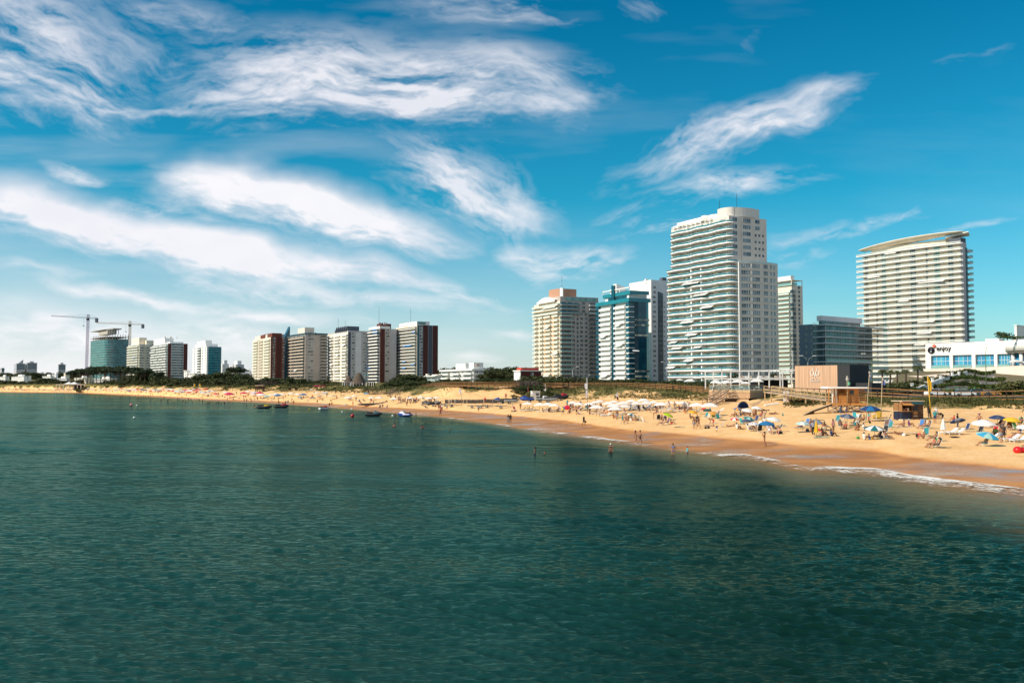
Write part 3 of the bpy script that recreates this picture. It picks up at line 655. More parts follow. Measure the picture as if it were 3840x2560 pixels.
t.roofbox(t.b*.0,t.b*.62,t.a*.02,t.a*.85,t.H,t.zp(1204),W_);t.roofbox(-.6,t.b*.5,t.a*.45,t.a*.66,t.H,t.zp(1209),W_);t.panel('R',.02*t.b,t.b*.4,t.H+.6,t.H+2.4,GGN,.1,'penthouse_glazing');t.clutter(3,t.zp(1204),W_,9,1.6)
zs=t.levels()
for f_,k,w in((.06,2,5),(.86,4,4),(.35,6,16),(.9,7,6),(.5,11,5),(.08,12,5),(.5,13,6)):t.awning('L',t.a*f_,zs[k]+2.3,w,AWB,1.3)
t.mast(t.b*.2,t.a*.5,t.zp(1204),12)
# ------------------------------------------------------------------ cream and taupe tower
gmid='tall apartment towers behind the boardwalk'
t=Tower('apartment_tower','cream and taupe apartment tower with a terracotta roof drum, left of the blue glass tower',2005,2101,2247,1128,600,25,floors=17,fh=2.88,group=gmid)
t.wall(TA);t.wall(CR,b0=-.25,b1=.2,name='front_wall');zs=t.levels(t.zp(1168),15);ztop=t.levels(t.zp(1128),3,2.6)
for f0,f1,nd in((.02,.24,1),(.30,.56,1),(.60,.78,1),(.82,.99,1)):
    t.doors('L',t.a*f0,t.a*f1,zs,nd,GC);t.balconies('L',t.a*f0,t.a*f1,zs,1.8,CR,RG,.45,.5)
for f in(.27,.58):t.panel('L',t.a*(f-.02),t.a*(f+.025),0,t.zp(1168),mat('orange_render',(.66,.40,.20),.8),.3)
t.doors('L',t.a*.02,t.a*.98,ztop,4,GC);t.balconies('L',0,t.a,ztop,2.0,CR,RG,.5,.5)
t.doors('R',t.b*.02,t.b*.28,zs,1,GWd);t.balconies('R',0,t.b*.29,zs,1.5,TA,RGg,.25,.7)
t.windows('R',[t.b*.34],zs,1.9,1.6,GWB,FRD,2);t.windows('R',[t.b*.44],zs,1.3,1.9,GSL,FRD,1,sill=.4);t.windows('R',[t.b*.54],zs,2.2,1.6,GWB,FRD,2);t.windows('R',[t.b*.66],zs,2.0,1.6,GWB,FRD,2)
t.doors('R',t.b*.74,t.b*.98,zs,2,GWd);t.balconies('R',t.b*.73,t.b,zs,1.4,TA,RD,.2,.7)
t.doors('R',t.b*.02,t.b*.48,ztop,3,GSL);t.balconies('R',0,t.b*.49,ztop,1.5,TA,RGt,.3,.7);t.windows('R',[t.b*.6],ztop,2,1.5,GSL,FRD);t.doors('R',t.b*.74,t.b*.98,ztop,1,GWd);t.balconies('R',t.b*.73,t.b,ztop,1.4,TA,RG,.4,.5)
t.roofbox(.2,t.b-.3,.3,t.a*.62,t.H,t.zp(1110),TA);t.panel('R',t.b*.14,t.b*.96,t.H+.4,t.zp(1113),GGN,-.1,'penthouse_glazing')
mb=MB();pts=[(t.a*(.12+.7*i/12),1.1+2.6*math.sin(math.pi*i/12)) for i in range(13)]
for(y0,h0),(y1,h1) in zip(pts,pts[1:]):mb.add([(-1.8,y0,t.H),(-1.8,y1,t.H),(-1.8,y1,t.H+h1),(-1.8,y0,t.H+h0),(3,y0,t.H),(3,y1,t.H),(3,y1,t.H+h1),(3,y0,t.H+h0)],[(1,0,3,2),(4,5,6,7),(3,7,6,2),(0,1,5,4)])
t.part('curved_roof',mb,W_)
def drum(t,x0,x1,y0,y1,z0,z1,m,bul=1.6,name='roof_drum'):
    pl=[];n=9
    for i in range(n):k=i/(n-1);pl.append((x0-bul*math.sin(math.pi*k),lerp(y1,y0,k)))
    for i in range(1,n):k=i/(n-1);pl.append((lerp(x0,x1,k),y0-bul*.5*math.sin(math.pi*k)))
    pl+=[(x1,y1)];return t.part(name,MB().prism(pl,z0,z1),m)
drum(t,t.b*.06,t.b*.5,t.a*.12,t.a*.52,t.zp(1112),t.zp(1079),TER);t.panel('R',t.b*.06,t.b*.085,t.zp(1112),t.zp(1078),W_,-t.a*.105,'roof_edge');t.clutter(2,t.zp(1110),W_,5,1.4);t.mast(t.b*.25,t.a*.3,t.zp(1079),9)
for f_,k,w in((.45,14,8),(.42,3,6),(.1,9,7)):t.awning('L',t.a*f_,zs[k]+2.4,w,AWW,1.5)
t.awning('L',t.a*.3,ztop[1]+2.3,18,AWW,1.6)
# ------------------------------------------------------------------ blue glass tower with the white slab behind
t=Tower('apartment_tower','white balcony tower with a deep blue glass corner and blue glass terraces on top',2248,2362,2432,1124,505,24,floors=16,fh=2.78,group=gmid)
t.wall(GSL);t.wall(W_,b0=-.2,b1=.2,a0=1.8,name='front_wall');zs=t.levels(t.H-1.2)
for f0,f1,nd in((.09,.44,2),(.55,.93,3)):
    t.doors('L',t.a*f0,t.a*f1,zs,nd,GC);t.balconies('L',t.a*f0,t.a*f1,zs,1.6,W_,RG,.7,.35)
t.panel('L',t.a*.45,t.a*.53,0,t.zp(1060),GB,1.2,'glass_fin');
mbb=MB();t.fb(mbb,'L',t.a*.94,t.a*1.04,0,1.5,.6,2.5);me1=mbb.mesh('glass_bay',GB)
mbb=MB();mbb.box((-1.7,-1.7,.3),(1.6,1.6,2.3));me2=mbb.mesh('glass_bay',GB);mbb=MB();mbb.box((-1.75,-1.75,-.1),(1.7,1.7,.3));me3=mbb.mesh('floor_band',W_)
pl=[(1.6,-.9),(t.b*.35,-2.0),(t.b*.8,-2.0),(t.b,-.4),(t.b,.5),(1.6,.5)]
me4=MB().prism(pl,.25,2.7).mesh('curtain_wall',GB);me5=MB().prism([(x,y-.06) for x,y in pl],-.12,.25).mesh('floor_band',mat('blue_spandrel',(.006,.04,.08),.15,.1,spec=.7))
for z in zs:
    for me_ in(me1,me2,me3,me4,me5):ob(me_.name.split('.')[0],me_,t.root,(0,0,z))
for k in(3,4,6,13,14):t.panel('R',t.b*.18,t.b*.95,zs[k]+.9,zs[k]+1.9,GC,2.08,'pale_window_row')  # rows of paler curtained glass on the blue face
mb=MB();mb.prism([(-1.9,-2.1),(t.b+.3,-2.3),(t.b+.3,.6),(-1.0,.6),(-1.0,t.a+1),(-1.9,t.a+1)],t.H-1.2,t.H+.9);t.part('terrace_railing',mb,RGt)
t.roofbox(.2,t.b,1.2,t.a*.8,t.H,t.H+3,W_);t.panel('L',t.a*.1,t.a*.7,t.H+.7,t.H+2.8,GB,.0,'penthouse_glazing')
mb=MB();mb.prism([(-.5,-.8),(t.b+.2,-.8),(t.b+.2,.8),(.8,.8),(.8,t.a*.85),(-.5,t.a*.85)],t.H+3,t.H+5);t.part('terrace_railing',mb,RGt)
t.part('pergola',MB().box((-.5,0,t.H+6.6),(.1,t.a*.85,t.H+7.1)).bar((-.2,0,t.H+3),(-.2,0,t.H+6.6),.4).bar((-.2,t.a*.84,t.H+2.4),(-.2,t.a*.84,t.H+6.6),.4).bar((-.2,t.a*.3,t.H+3),(-.2,t.a*.3,t.H+6.6),.4),W_)
t.roofbox(1.5,t.b*.8,t.a*.2,t.a*.5,t.H+3,t.H+6,W_)
t.part('roof_wedge',MB().prism([(0,t.a*.42),(6,t.a*.42),(6,t.a*.52),(0,t.a*.52)],t.H+2,[t.zp(1054),t.zp(1066),t.zp(1066),t.zp(1054)]),W_);t.roofbox(.5,2,t.a*.6,t.a*.66,t.H+2,t.zp(1072),W_,'chimney')
for f_,k,w in((.78,6,6),(.3,8,3.2),(.2,8,3),(.75,14,7),(.3,15,4),(.28,4,5)):t.awning('L',t.a*f_,zs[k]+2.4,w,AWW,1.6)
t.awning('R',2.2,zs[9]+2.0,4,AWW,1.2)
t=Tower('apartment_tower','plain white slab tower with a tall blue glass strip, just behind the blue glass corner',2362,2440,2509,1049,545,27,floors=19,fh=2.88,group=gmid)
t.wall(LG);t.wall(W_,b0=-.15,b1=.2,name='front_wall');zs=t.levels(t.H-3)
t.part('glass_strip',MB().box((t.b*.40,-.45,0),(t.b*.66,.2,t.zp(1098))).prism([(t.b*.40,-.45),(t.b*.66,-.45),(t.b*.66,.2),(t.b*.40,.2)],t.zp(1098),[t.zp(1092),t.zp(1098),t.zp(1098),t.zp(1092)]),GB)
me_=MB().box((t.b*.41,-.5,0),(t.b*.65,-.44,.8)).mesh('floor_band',GSL)
for z in zs[1:]:ob('floor_band',me_,t.root,(0,0,z))
t.windows('R',[t.b*.19],zs,2.0,1.4,GW,FRM,2);t.windows('R',[t.b*.76],zs[3:],.6,.6,GWd,FRD,1,sill=1.4);t.windows('L',[t.a*.08],zs[::2],2.2,1.4,GW,FRD,2)
t.panel('R',0,.5,0,t.H+.4,W_,.35,'wall_edge');t.roofbox(-.6,.8,t.a*.18,t.a*.24,t.H-2,t.zp(1043),W_,'chimney');t.roofbox(t.b*.72,t.b*.95,1,4,t.H,t.H+2,GD)
# ------------------------------------------------------------------ the tallest tower: waves of balconies
t=Tower('apartment_tower','tallest tower, white with wavy balconies and teal glass railings and a drum on the roof',2508,2736,2912,984,400,28,floors=25,fh=2.9,group=gmid)
x64=t.xR(2764);zl=t.H;zu=t.zp(806);b1=t.xR(2886)
t.wall(CR,zl,b1=x64+.5,name='recessed_wall')
arc=[(x64+(t.b-x64)*i/14,-1.9-.085*(t.b-x64)*math.sin(math.pi*min(1,i/14*.86+.0))+1.2*(i/14)**3) for i in range(15)]
t.part('wall',MB().prism(arc+[(t.b,t.a*.8),(x64,t.a*.8)],0,zl),STO)
t.wall(STO,zu,a0=.8,a1=t.a-2,b0=.6,b1=b1,z0=zl,name='upper_wall');t.part('wall_edge',MB().box((x64-.45,-2.3,0),(x64+.08,-1.0,zl+.2)),W_)
for z in t.levels(zl,17):t.part('wall_joint',MB().prism([(x,y-.05) for x,y in arc]+[(x,y+.2) for x,y in reversed(arc)],z+2.55,z+2.68),BE)
def wavy(t,L0,nw,dep,amp,end,ph):
    pts=[(end,-dep),(end*.3+.4,-dep)] if end else[]
    for i in range(7):th=-math.pi/2-(math.pi/2)*i/6;pts.append((1.2+(dep+1.2)*math.cos(th),1.2+(dep+1.2)*math.sin(th)))
    n=56
    for i in range(1,n):
        k=i/n;y=lerp(1.4,L0-1.6,k);pts.append((-dep-amp*math.sin(ph+k*nw*2*math.pi)*min(1,(1-k)*8,k*8),y))
    for i in range(7):th=math.pi+(-math.pi/2)*i/6;pts.append((.4+(dep+.4)*math.cos(th),L0-1.6+1.6*math.sin(th)))
    return pts
def strip(pts,off,z0,z1):
    """a thin curved wall following pts"""
    mb=MB();n=len(pts);q=[]
    for i in range(n):
        a=Vector(pts[max(0,i-1)]);b_=Vector(pts[min(n-1,i+1)]);d=(b_-a).normalized();q.append((pts[i][0]+d.y*off,pts[i][1]-d.x*off))
    vs=[(x,y,z0) for x,y in pts]+[(x,y,z1) for x,y in pts]+[(x,y,z1) for x,y in q]+[(x,y,z0) for x,y in q];fs=[]
    for i in range(n-1):fs+=[(i,i+1,n+i+1,n+i),(n+i,n+i+1,2*n+i+1,2*n+i),(2*n+i,2*n+i+1,3*n+i+1,3*n+i),(3*n+i,3*n+i+1,i+1,i)]
    mb.add(vs,fs,0,True);return mb
def wavebal(t,zs,L0,end,x0,nw=2.55,dep=1.65,amp=.5,y0=0,ph=.4,tall=None):
    pts=wavy(t,L0,nw,dep,amp,end,ph);pts=[(x+x0,y+y0) for x,y in pts]
    inner=[(x0+.6,L0+y0-.5),(x0+.6,y0+.8)]+([(end+x0,y0+.8)] if end else[])
    slab=MB().prism(pts+inner,-.2,.04).mesh('floor_slab',W_);par=strip(pts,.12,-.38,.56).mesh('balcony',W_);rl=strip(pts,.05,.56,1.22).mesh('railing',RGt);cap=strip(pts,.09,1.22,1.27).mesh('rail',FRM)
    for z in zs:
        c=ob('balcony',par,t.root,(0,0,z));ob('floor_slab',slab,c);ob('railing',rl,c);ob('rail',cap,c)
zsl=t.levels(zl,18);zsu=t.levels(zu-1.2,8)[:-1];zsu=[z for z in t.levels(zu-.4,8,2.95) if z>zl-.5]
wavebal(t,zsl+[zl-.05],t.a,x64-.5,0);wavebal(t,zsu,t.a-3.2,0,.6,2.5,1.6,.5,1.0,.4)
for z0_,L0,off in((zsl,t.a,0),(zsu,t.a-3,.0)):
    for f0,f1,n in((.06,.18,1),(.24,.38,1),(.44,.52,1),(.6,.74,2),(.8,.95,1)):t.doors('L',L0*f0,L0*f1,z0_,n,GC,FRM,2.1,.6,o=-.6 if z0_ is zsu else 0)
for f in(.40,.56):t.panel('L',t.a*f,t.a*(f+.018),0,zl,W_,1.4,'pier')
t.doors('R',.4,x64-.6,zsl,2,GSL)
wbm=None
for(k0,w,n) in((.14,4.4,4),(.36,4.2,4),(.60,2.6,3),(.755,1.1,1),(.86,1.7,2)):
    x=lerp(x64,t.b,k0);i=int(k0*14);sl=(arc[i+1][1]-arc[i][1])/(arc[i+1][0]-arc[i][0]);yy=arc[i][1]+(x-arc[i][0])*sl
    mb=MB();mb.box((-w/2,-.06,-.15),(w/2,.3,1.5),1)
    for q in range(n+1):mb.box((-w/2+w*q/n-.05,-.12,-.05),(-w/2+w*q/n+.05,.3,1.4),0)
    mb.box((-w/2,-.11,.42),(w/2,.02,.5),0);mb.box((-w/2-.1,-.2,-.26),(w/2+.1,.2,-.16),0)
    me_=mb.mesh('window',[FRM,GWB])
    for z in zsl[:17]:
        c=ob('window',me_,t.root,(x,yy,z+.95));c.rotation_euler=(0,0,math.atan(sl))
zq=[z for z in t.levels(zu-.3,8,2.95) if z>zl]
t.windows('R',[lerp(.6,b1,.15)],zq,2.6,1.7,GWB,FRM,2,o=-.8);t.windows('R',[lerp(.6,b1,.45)],zq,4.4,1.7,GWB,FRM,4,o=-.45);t.windows('R',[lerp(.6,b1,.75)],zq[:2],2.6,1.7,GWB,FRM,2,o=-.8)
t.windows('R',[lerp(.6,b1,k) for k in(.70,.80,.90)],zq[2:],.9,.95,GWd,FRD,1,sill=1.1,o=-.8)
t.part('bay_wall',MB().box((lerp(.6,b1,.32),.45,zl),(lerp(.6,b1,.6),.9,zq[0]-.3)),STO)
t.roofbox(1.6,b1*.8,3,t.a-2,zu,t.zp(795),W_,'penthouse');t.roofbox(2.4,b1*.7,t.a*.3,t.a-4,zu,t.zp(783),W_,'penthouse')
mb=MB()
for i in range(9):mb.bar((-.4,t.a*(.28+.075*i),zu-2.6),(-.4,t.a*(.28+.075*i),zu+.2),.3);mb.bar((-.4,t.a*(.28+.075*i),zu+.1),(2.4,t.a*(.28+.075*i),zu+.1),.22)
mb.bar((-.4,t.a*.26,zu+.25),(-.4,t.a*.92,zu+.25),.4,.3);mb.bar((-.4,t.a*.26,zu-1.6),(-.4,t.a*.92,zu-1.6),.12);t.part('pergola',mb,W_)
CYL=mat('tile_clad_drum',(.66,.62,.56),.7,.05,.3)
def cyl(t,x,y,r,z0,z1):return t.part('roof_drum',MB().tube([(x,y,z0),(x,y,z1)],r,24),CYL)
xd=b1*.48;pl=[]
for i in range(19):th=math.pi*1.5-math.pi*i/18;pl.append((1.2+3.4+3.6*math.cos(th),6.4+5.0*math.sin(th)))
for i in range(9):k=i/8;pl.append((lerp(1.4+3.2,b1*.84,k),lerp(11.4,10.2,k)))
for i in range(9):k=i/8;pl.append((lerp(b1*.84,4.6,k),1.4-1.3*math.sin(math.pi*k)))
t.part('roof_drum',MB().prism(list(reversed(pl)),zu,t.zp(771)),CYL)
t.part('roof_wall',MB().box((1.8,10,zu),(4.5,t.a-6,t.zp(786))),W_)
cyl(t,2.6,t.a*.42,2.4,zu,t.zp(784));cyl(t,2.6,t.a*.78,2.4,zu,t.zp(792));t.mast(2.5,9,t.zp(771),4);t.mast(b1*.4,5,t.zp(771),7)
t.part('roof_terrace_railing',MB().prism([(x,y-.05) for x,y in arc]+[(x,y+.05) for x,y in reversed(arc)],zl,zl+.9),RG)
for f_,k,w in((.55,2,12),(.4,4,9),(.3,6,8),(.62,8,9),(.55,10,8),(.85,11,5),(.8,12,7),(.45,12,5),(.6,14,6),(.9,15,6)):t.awning('L',t.a*f_,zsl[k]+2.5,w,AWW,1.7,.8,o=1.2)
# ------------------------------------------------------------------ slim tower with green railings, right of the tallest
t=Tower('apartment_tower','slim white tower with green glass railings just right of the tallest tower',2900,2969,3014,1069,520,30,floors=22,fh=2.46,group=gmid)
t.wall(STO);t.wall(CR,b0=-.15,b1=.2,name='front_wall');zs=t.levels()
t.doors('L',t.a*.08,t.a*.98,zs[1:],3,GC);t.balconies('L',t.a*.06,t.a,zs[1:],1.5,W_,RGg,.25,.65)
me_=MB().box((-.9,-1.1,.1),(t.b*.22,.6,2.2)).mesh('glass_bay',GWB);me2=MB().box((-1.0,-1.2,-.1),(t.b*.24,.6,.12)).mesh('floor_band',CR)
for z in zs[1:]:ob('glass_bay',me_,t.root,(0,0,z));ob('floor_band',me2,t.root,(0,0,z))
t.windows('R',[t.b*.66],zs,1.3,1.5,GWd,FRD,1,sill=.6)
t.part('terrace_railing',MB().box((-1.1,-1.2,t.H),(-.9,t.a,t.H+1.2)).box((-1.1,-1.2,t.H),(t.b*.34,-1.0,t.H+1.2)),RGg);t.panel('L',.5,t.a*.97,t.H-2.2,t.H-.3,GT,.05,'glazing')
t.roofbox(.8,t.b*.42,t.a*.1,t.a*.95,t.H,t.zp(1032),LG);t.part('pergola',MB().box((-1.2,-1.0,t.H+2.6),(t.b*.9,t.a,t.H+2.9)).bar((-1,-.8,t.H),(-1,-.8,t.H+2.6),.3).bar((t.b*.85,-.8,t.H),(t.b*.85,-.8,t.H+2.6),.3),CR)
# ------------------------------------------------------------------ dark glass office block
t=Tower('office_block','shaded block of dark glass with thin floor slabs behind the wooden sign building',2998,3095,3281,1216,440,37,cat='apartment block',floors=9,fh=2.93)
yk=t.yL(3054);xo=t.xR(3329)
t.wall(GSL,b0=1.0,b1=t.b,a0=1.2,a1=yk);t.part('end_wall',MB().box((.4,yk,0),(t.b,t.a,t.zp(1212))),mat('shade_toned_render',(.15,.20,.24),.85,.08,.2));zs=t.levels()  # end wall's shade is put into its colour, a darker blue grey
me_=MB().prism([(-.9,-1.0),(xo,-1.0),(xo,2.6),(t.b,2.6),(t.b,1.0),(.6,1.0),(.6,yk),(-.9,yk)],-.26,.16).mesh('floor_slab',LG)
for z in zs+[t.H-.1]:ob('floor_slab',me_,t.root,(0,0,z))
n=12;w=(t.b-2.4)/n;mb=MB().box((.08,0,0),(w-.08,.12,2.35));gp=mb.mesh('window',GSL);mbf=MB().box((-.09,-.1,0),(.09,.2,3.1));pf=mbf.mesh('mullion',LG)
for z in zs:
    for k in range(n):
        c=ob('window',gp,t.root,(1.2+k*w,.9,z+.22));
        if k%2==0:ob('mullion',pf,c)
    t.panel('L',1.4,yk-.3,z+.3,z+2.5,GSL,-.95,'side_glazing')
for z in zs[5:]:t.part('railing',MB().box((-.8,-.9,z+.22),(xo-.5,-.84,z+1.2)),RGg)
t.windows('L',[yk+1.5,yk+4.6],zs,.9,1.3,GWd,FRD,1,o=-.4)
t.roofbox(1.5,t.b*.86,3,yk*.9,t.H+2.0,t.zp(1181),LG);t.roofbox(2.2,t.b*.84,3.6,yk*.8,t.H,t.H+2.0,GSL);t.part('rail',MB().bar((-.7,-.8,t.H+1.1),(xo,-.8,t.H+1.1),.12).bar((-.7,-.8,t.H+.6),(xo,-.8,t.H+.6),.1).bar((-.7,-.8,t.H+1.1),(-.7,yk,t.H+1.1),.12),FRD)
for k in range(9):t.part('post',MB().bar((lerp(-.7,xo,k/8),-.8,t.H),(lerp(-.7,xo,k/8),-.8,t.H+1.15),.12),FRD)
# ------------------------------------------------------------------ the right-hand tower with the swooping roof
t=Tower('apartment_tower','bow-fronted cream tower with white floor lines and a swooping roof canopy, tallest at the right',3226,3611,3652,912,461,33,floors=27,fh=2.87,group=gmid)
BOW=2.4
def bow(f,o):return-(o+BOW*math.sin(math.pi*min(max(f,0),1)))
nB=22
fr=[(bow(i/nB,0),t.a*(.06+.89*i/nB)) for i in range(nB+1)]
t.part('wall',MB().prism(list(reversed(fr))+[(0,t.a*.03),(t.b*.62,t.a*.03),(t.b*.62,t.a*.95)],0,t.H-.4),CR)
t.part('side_wall',MB().box((.2,t.a*.005,0),(t.b*.5,t.a*.03,t.H+.6)),GR);t.part('glass_strip',MB().box((t.b*.36,-.1,0),(t.b*.5,t.a*.03,t.H-2)),GSL)
out=[(bow(i/nB,1.9),t.a*i/nB) for i in range(nB+1)];po=[(x,y) for x,y in out]
zs=t.levels()
sl_=MB().prism(list(reversed(po))+[(0,0),(.5,.3),(.5,t.a*.98)],-.2,.02).mesh('floor_slab',W_);par=strip(po,-.1,-.30,.22).mesh('balcony',W_)
rmb=strip(po,-.04,.42,.98);rg_=rmb.mesh('railing',RG);pmb=strip(po,-.10,1.0,1.08);ptm=pmb.mesh('rail',CR)
prb=MB().box((t.b*.55,-1.0,-.25),(t.b*1.0,t.a*.3,.1)).mesh('side_balcony',W_);prr=MB().box((t.b*.95,-1.0,.1),(t.b*1.0,t.a*.3,1.05)).box((t.b*.55,-1.0,.1),(t.b,-.92,1.05)).mesh('railing',RGg)
for z in zs+[t.H]:
    c=ob('balcony',par,t.root,(0,0,z));ob('floor_slab',sl_,c);ob('railing',rg_,c);ob('rail',ptm,c)
    if z<t.H-1:c2=ob('side_balcony',prb,t.root,(0,0,z-1.0));ob('railing',prr,c2)
t.part('side_core',MB().box((t.b*.5,t.a*.02,0),(t.b*.84,t.a*.28,t.H-3.4)),CR)
for f0,f1,n in((.08,.17,1),(.19,.29,1),(.40,.48,1),(.52,.60,1),(.66,.74,1),(.86,.93,1)):
    fm_=(f0+f1)/2;t.doors('L',t.a*f0,t.a*f1,zs,n,GGN if f0 in(.19,.66) else GW if f0 in(.08,.40) else GC,FRM,2.3,.4,o=-bow((fm_-.06)/.89,0)-.02)
for f in(.305,.80):t.windows('L',[t.a*f],zs,.9,2.0,GWd,FRD,1,sill=.2,o=-bow((f-.06)/.89,0))
for f_,k,w in((.62,0,7),(.8,4,8),(.5,9,6),(.25,6,14),(.3,13,9),(.32,15,8),(.36,17,6)):t.awning('L',t.a*f_,zs[k]+2.6,w,AWW,1.6,.7,o=1.2+BOW*math.sin(math.pi*f_))
t.part('penthouse',MB().prism(list(reversed([(bow(i/nB,-1.2),t.a*(.16+.72*i/nB)) for i in range(nB+1)]))+[(5,t.a*.16),(5,t.a*.88)],t.H,t.H+3.4),CR)
mb=MB();n=26;vs=[];fs=[]
for i in range(n+1):
    k=i/n;y=lerp(.0,t.a*.98,k);e=math.sin(math.pi*k)**.75
    hi=lerp(t.zp(867),t.zp(885),k)+1.2*e;thick=.3+2.1*e;w0=-1.6-3.0*e;w1=4+4*e
    vs+=[(w0-.6*e,y,hi-.35),(w0-.6*e,y,hi),(w1,y,hi+.3),(w1,y,hi-.4),(lerp(w0,w1,.35),y,hi-thick)]
for i in range(n):
    for j in range(5):a_,b_=i*5+j,i*5+(j+1)%5;fs.append((a_,b_,b_+5,a_+5))
fs+=[(0,4,3,2,1),(n*5,n*5+1,n*5+2,n*5+3,n*5+4)]
mb.add(vs,fs,0,True);t.part('roof_canopy',mb,CR)
t.part('roof_canopy',MB().add([(0,-3.0,t.H+5.6),(-1,t.a*.14,t.H+4.2),(4,t.a*.2,t.H+3.6),(6,0,t.H+4.6),(0,-3.0,t.H+5.2),(-1,t.a*.14,t.H+3.8),(4,t.a*.2,t.H+3.2),(6,0,t.H+4.2)],[(0,3,2,1),(4,5,6,7),(0,1,5,4),(1,2,6,5),(2,3,7,6),(3,0,4,7)]) or MB().prism([(-.8,-3.2),(5,-1.5),(5,t.a*.2),(-1.2,t.a*.2)],[t.H+4.2,t.H+3.4,t.H+2.0,t.H+2.4],[t.H+5.6,t.H+5.0,t.H+3.8,t.H+4.0]),W_)
t.part('canopy_leg',MB().box((0,t.a*.02,t.H),(4.5,t.a*.12,t.H+3)),GD);t.part('roof_vent',MB().tube([(0,t.a*.72,t.zp(879)),(0,t.a*.72,t.zp(868))],.5,8),FRD);t.part('roof_vent',MB().tube([(0,t.a*.16,t.zp(872)),(0,t.a*.16,t.zp(860))],.35,8),W_)
t.roofbox(t.b*.6,t.b*.95,1,t.a*.25,t.H-3.4,t.H-2.2,W_)
# ------------------------------------------------------------------ white hotel front with the sign
HW=mat('hotel_white_render',(.84,.80,.74),.75,.05,.15);GBR=glassmat('sky_blue_glass',(.01,.22,.42),(.04,.38,.56),.06,.9)
t=Tower('hotel_building','long white hotel front with big blue windows and a black round logo',3472,3790,3850,1277,361,42.5,cat='hotel',pb=1386)
zb=t.zp(1326);t.wall(HW,z0=zb,name='upper_wall');t.wall(LG,zb,b0=1.6,name='recessed_wall')
pys=[3472,3494,3561,3575,3644,3660,3728,3742,3790]
for a_,b_ in((3472,3492),(3562,3574),(3645,3659),(3729,3741)):t.part('pier',MB().box((-.15,t.yL(b_),0),(1.7,t.yL(a_),zb)),HW)
for a_,b_ in((3494,3560),(3576,3643),(3661,3727),(3743,3786)):
    y0,y1=t.yL(b_),t.yL(a_);mb=MB().box((1.0,y0,0),(1.6,y1,zb-.1),1);n=4
    for k in range(n+1):mb.box((.88,lerp(y0,y1,k/n)-.06,0),(1.1,lerp(y0,y1,k/n)+.06,zb),0)
    for zz in(zb*.33,zb*.62):mb.box((.9,y0,zz-.07),(1.1,y1,zz+.07),0)
    t.part('window',mb,[FRM,GBR]);t.panel('L',y0,y1,0,2.2,RGg,.25,'terrace_railing')
for z in(.42,.72):t.panel('L',0,t.a,lerp(zb,t.H,z),lerp(zb,t.H,z)+.05,BE,.03,'wall_joint')
def text(body,size,ext,m,name='lettering',font_shear=0,res=3):
    c=bpy.data.curves.new('lettering','FONT');c.body=body;c.size=size;c.extrude=ext;c.align_x='CENTER';c.align_y='CENTER';c.shear=font_shear;c.resolution_u=res
    o=bpy.data.objects.new('lettering',c);COL.objects.link(o);dg=bpy.context.evaluated_depsgraph_get();me=bpy.data.meshes.new_from_object(o.evaluated_get(dg));bpy.data.objects.remove(o);me.name='lettering'
    me.materials.clear();me.materials.append(m);return me
BK=mat('black_sign_paint',(.012,.012,.02),.4,.05);RDS=mat('red_sign_paint',(.62,.10,.05),.5,.05)
def onL(t,o,px,py,out):
    o.parent=t.root;o.location=(-out,t.yL(px),P(px,py,t.C.y+t.u.y*t.yL(px)).z-t.z0);o.rotation_euler=(math.pi/2,0,-math.pi/2);return o
sg=ob('logo_disc',MB().tube([(0,0,-.15),(0,0,.15)],1.36,32).mesh('logo_disc',BK));onL(t,sg,3494,1313,.3)
ob('logo_mark',text('e',1.5,.03,LG),sg,(0,-.45,.18))
st=[];
for i in range(12):th=2*math.pi*i/12+.2;r_2=.95 if i%2==0 else .42;st.append((r_2*math.cos(th),r_2*math.sin(th)))
onL(t,ob('logo_star',MB().prism(st,-.12,.12).mesh('logo_star',RDS)),3506,1297,.5)
ltx=ob('lettering',text('enjoy',2.9,.12,BK));onL(t,ltx,3541,1306,.25);ltx.scale=(.92,1,1)
t.roofbox(3,9,t.yL(3737),t.yL(3686),t.H,t.zp(1266),HW);
mb=MB()
cx,cy=3.2,-9.0;pl=[(cx+11.5*math.cos(2*math.pi*i/40),cy+11.5*math.sin(2*math.pi*i/40)) for i in range(40)]
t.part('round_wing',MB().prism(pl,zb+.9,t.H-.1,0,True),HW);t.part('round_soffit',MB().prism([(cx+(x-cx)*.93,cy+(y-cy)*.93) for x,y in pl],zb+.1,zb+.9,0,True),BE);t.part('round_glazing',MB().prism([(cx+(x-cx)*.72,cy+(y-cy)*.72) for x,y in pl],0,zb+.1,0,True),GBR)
for th in(2.2,2.75,3.3):t.part('column',MB().tube([(cx+9.2*math.cos(th),cy+9.2*math.sin(th),0),(cx+9.2*math.cos(th),cy+9.2*math.sin(th),zb+.3)],.7,16),LG)
t2=Tower('hotel_building','white roof tower block rising behind the long white hotel front',3808,3812,3856,1221,395,42,cat='hotel',pb=1290);t2.wall(HW);t2.part('coping',MB().box((-.25,-.25,t2.H),(t2.b+.2,t2.a+.2,t2.H+.35)),HW)
HOT=t
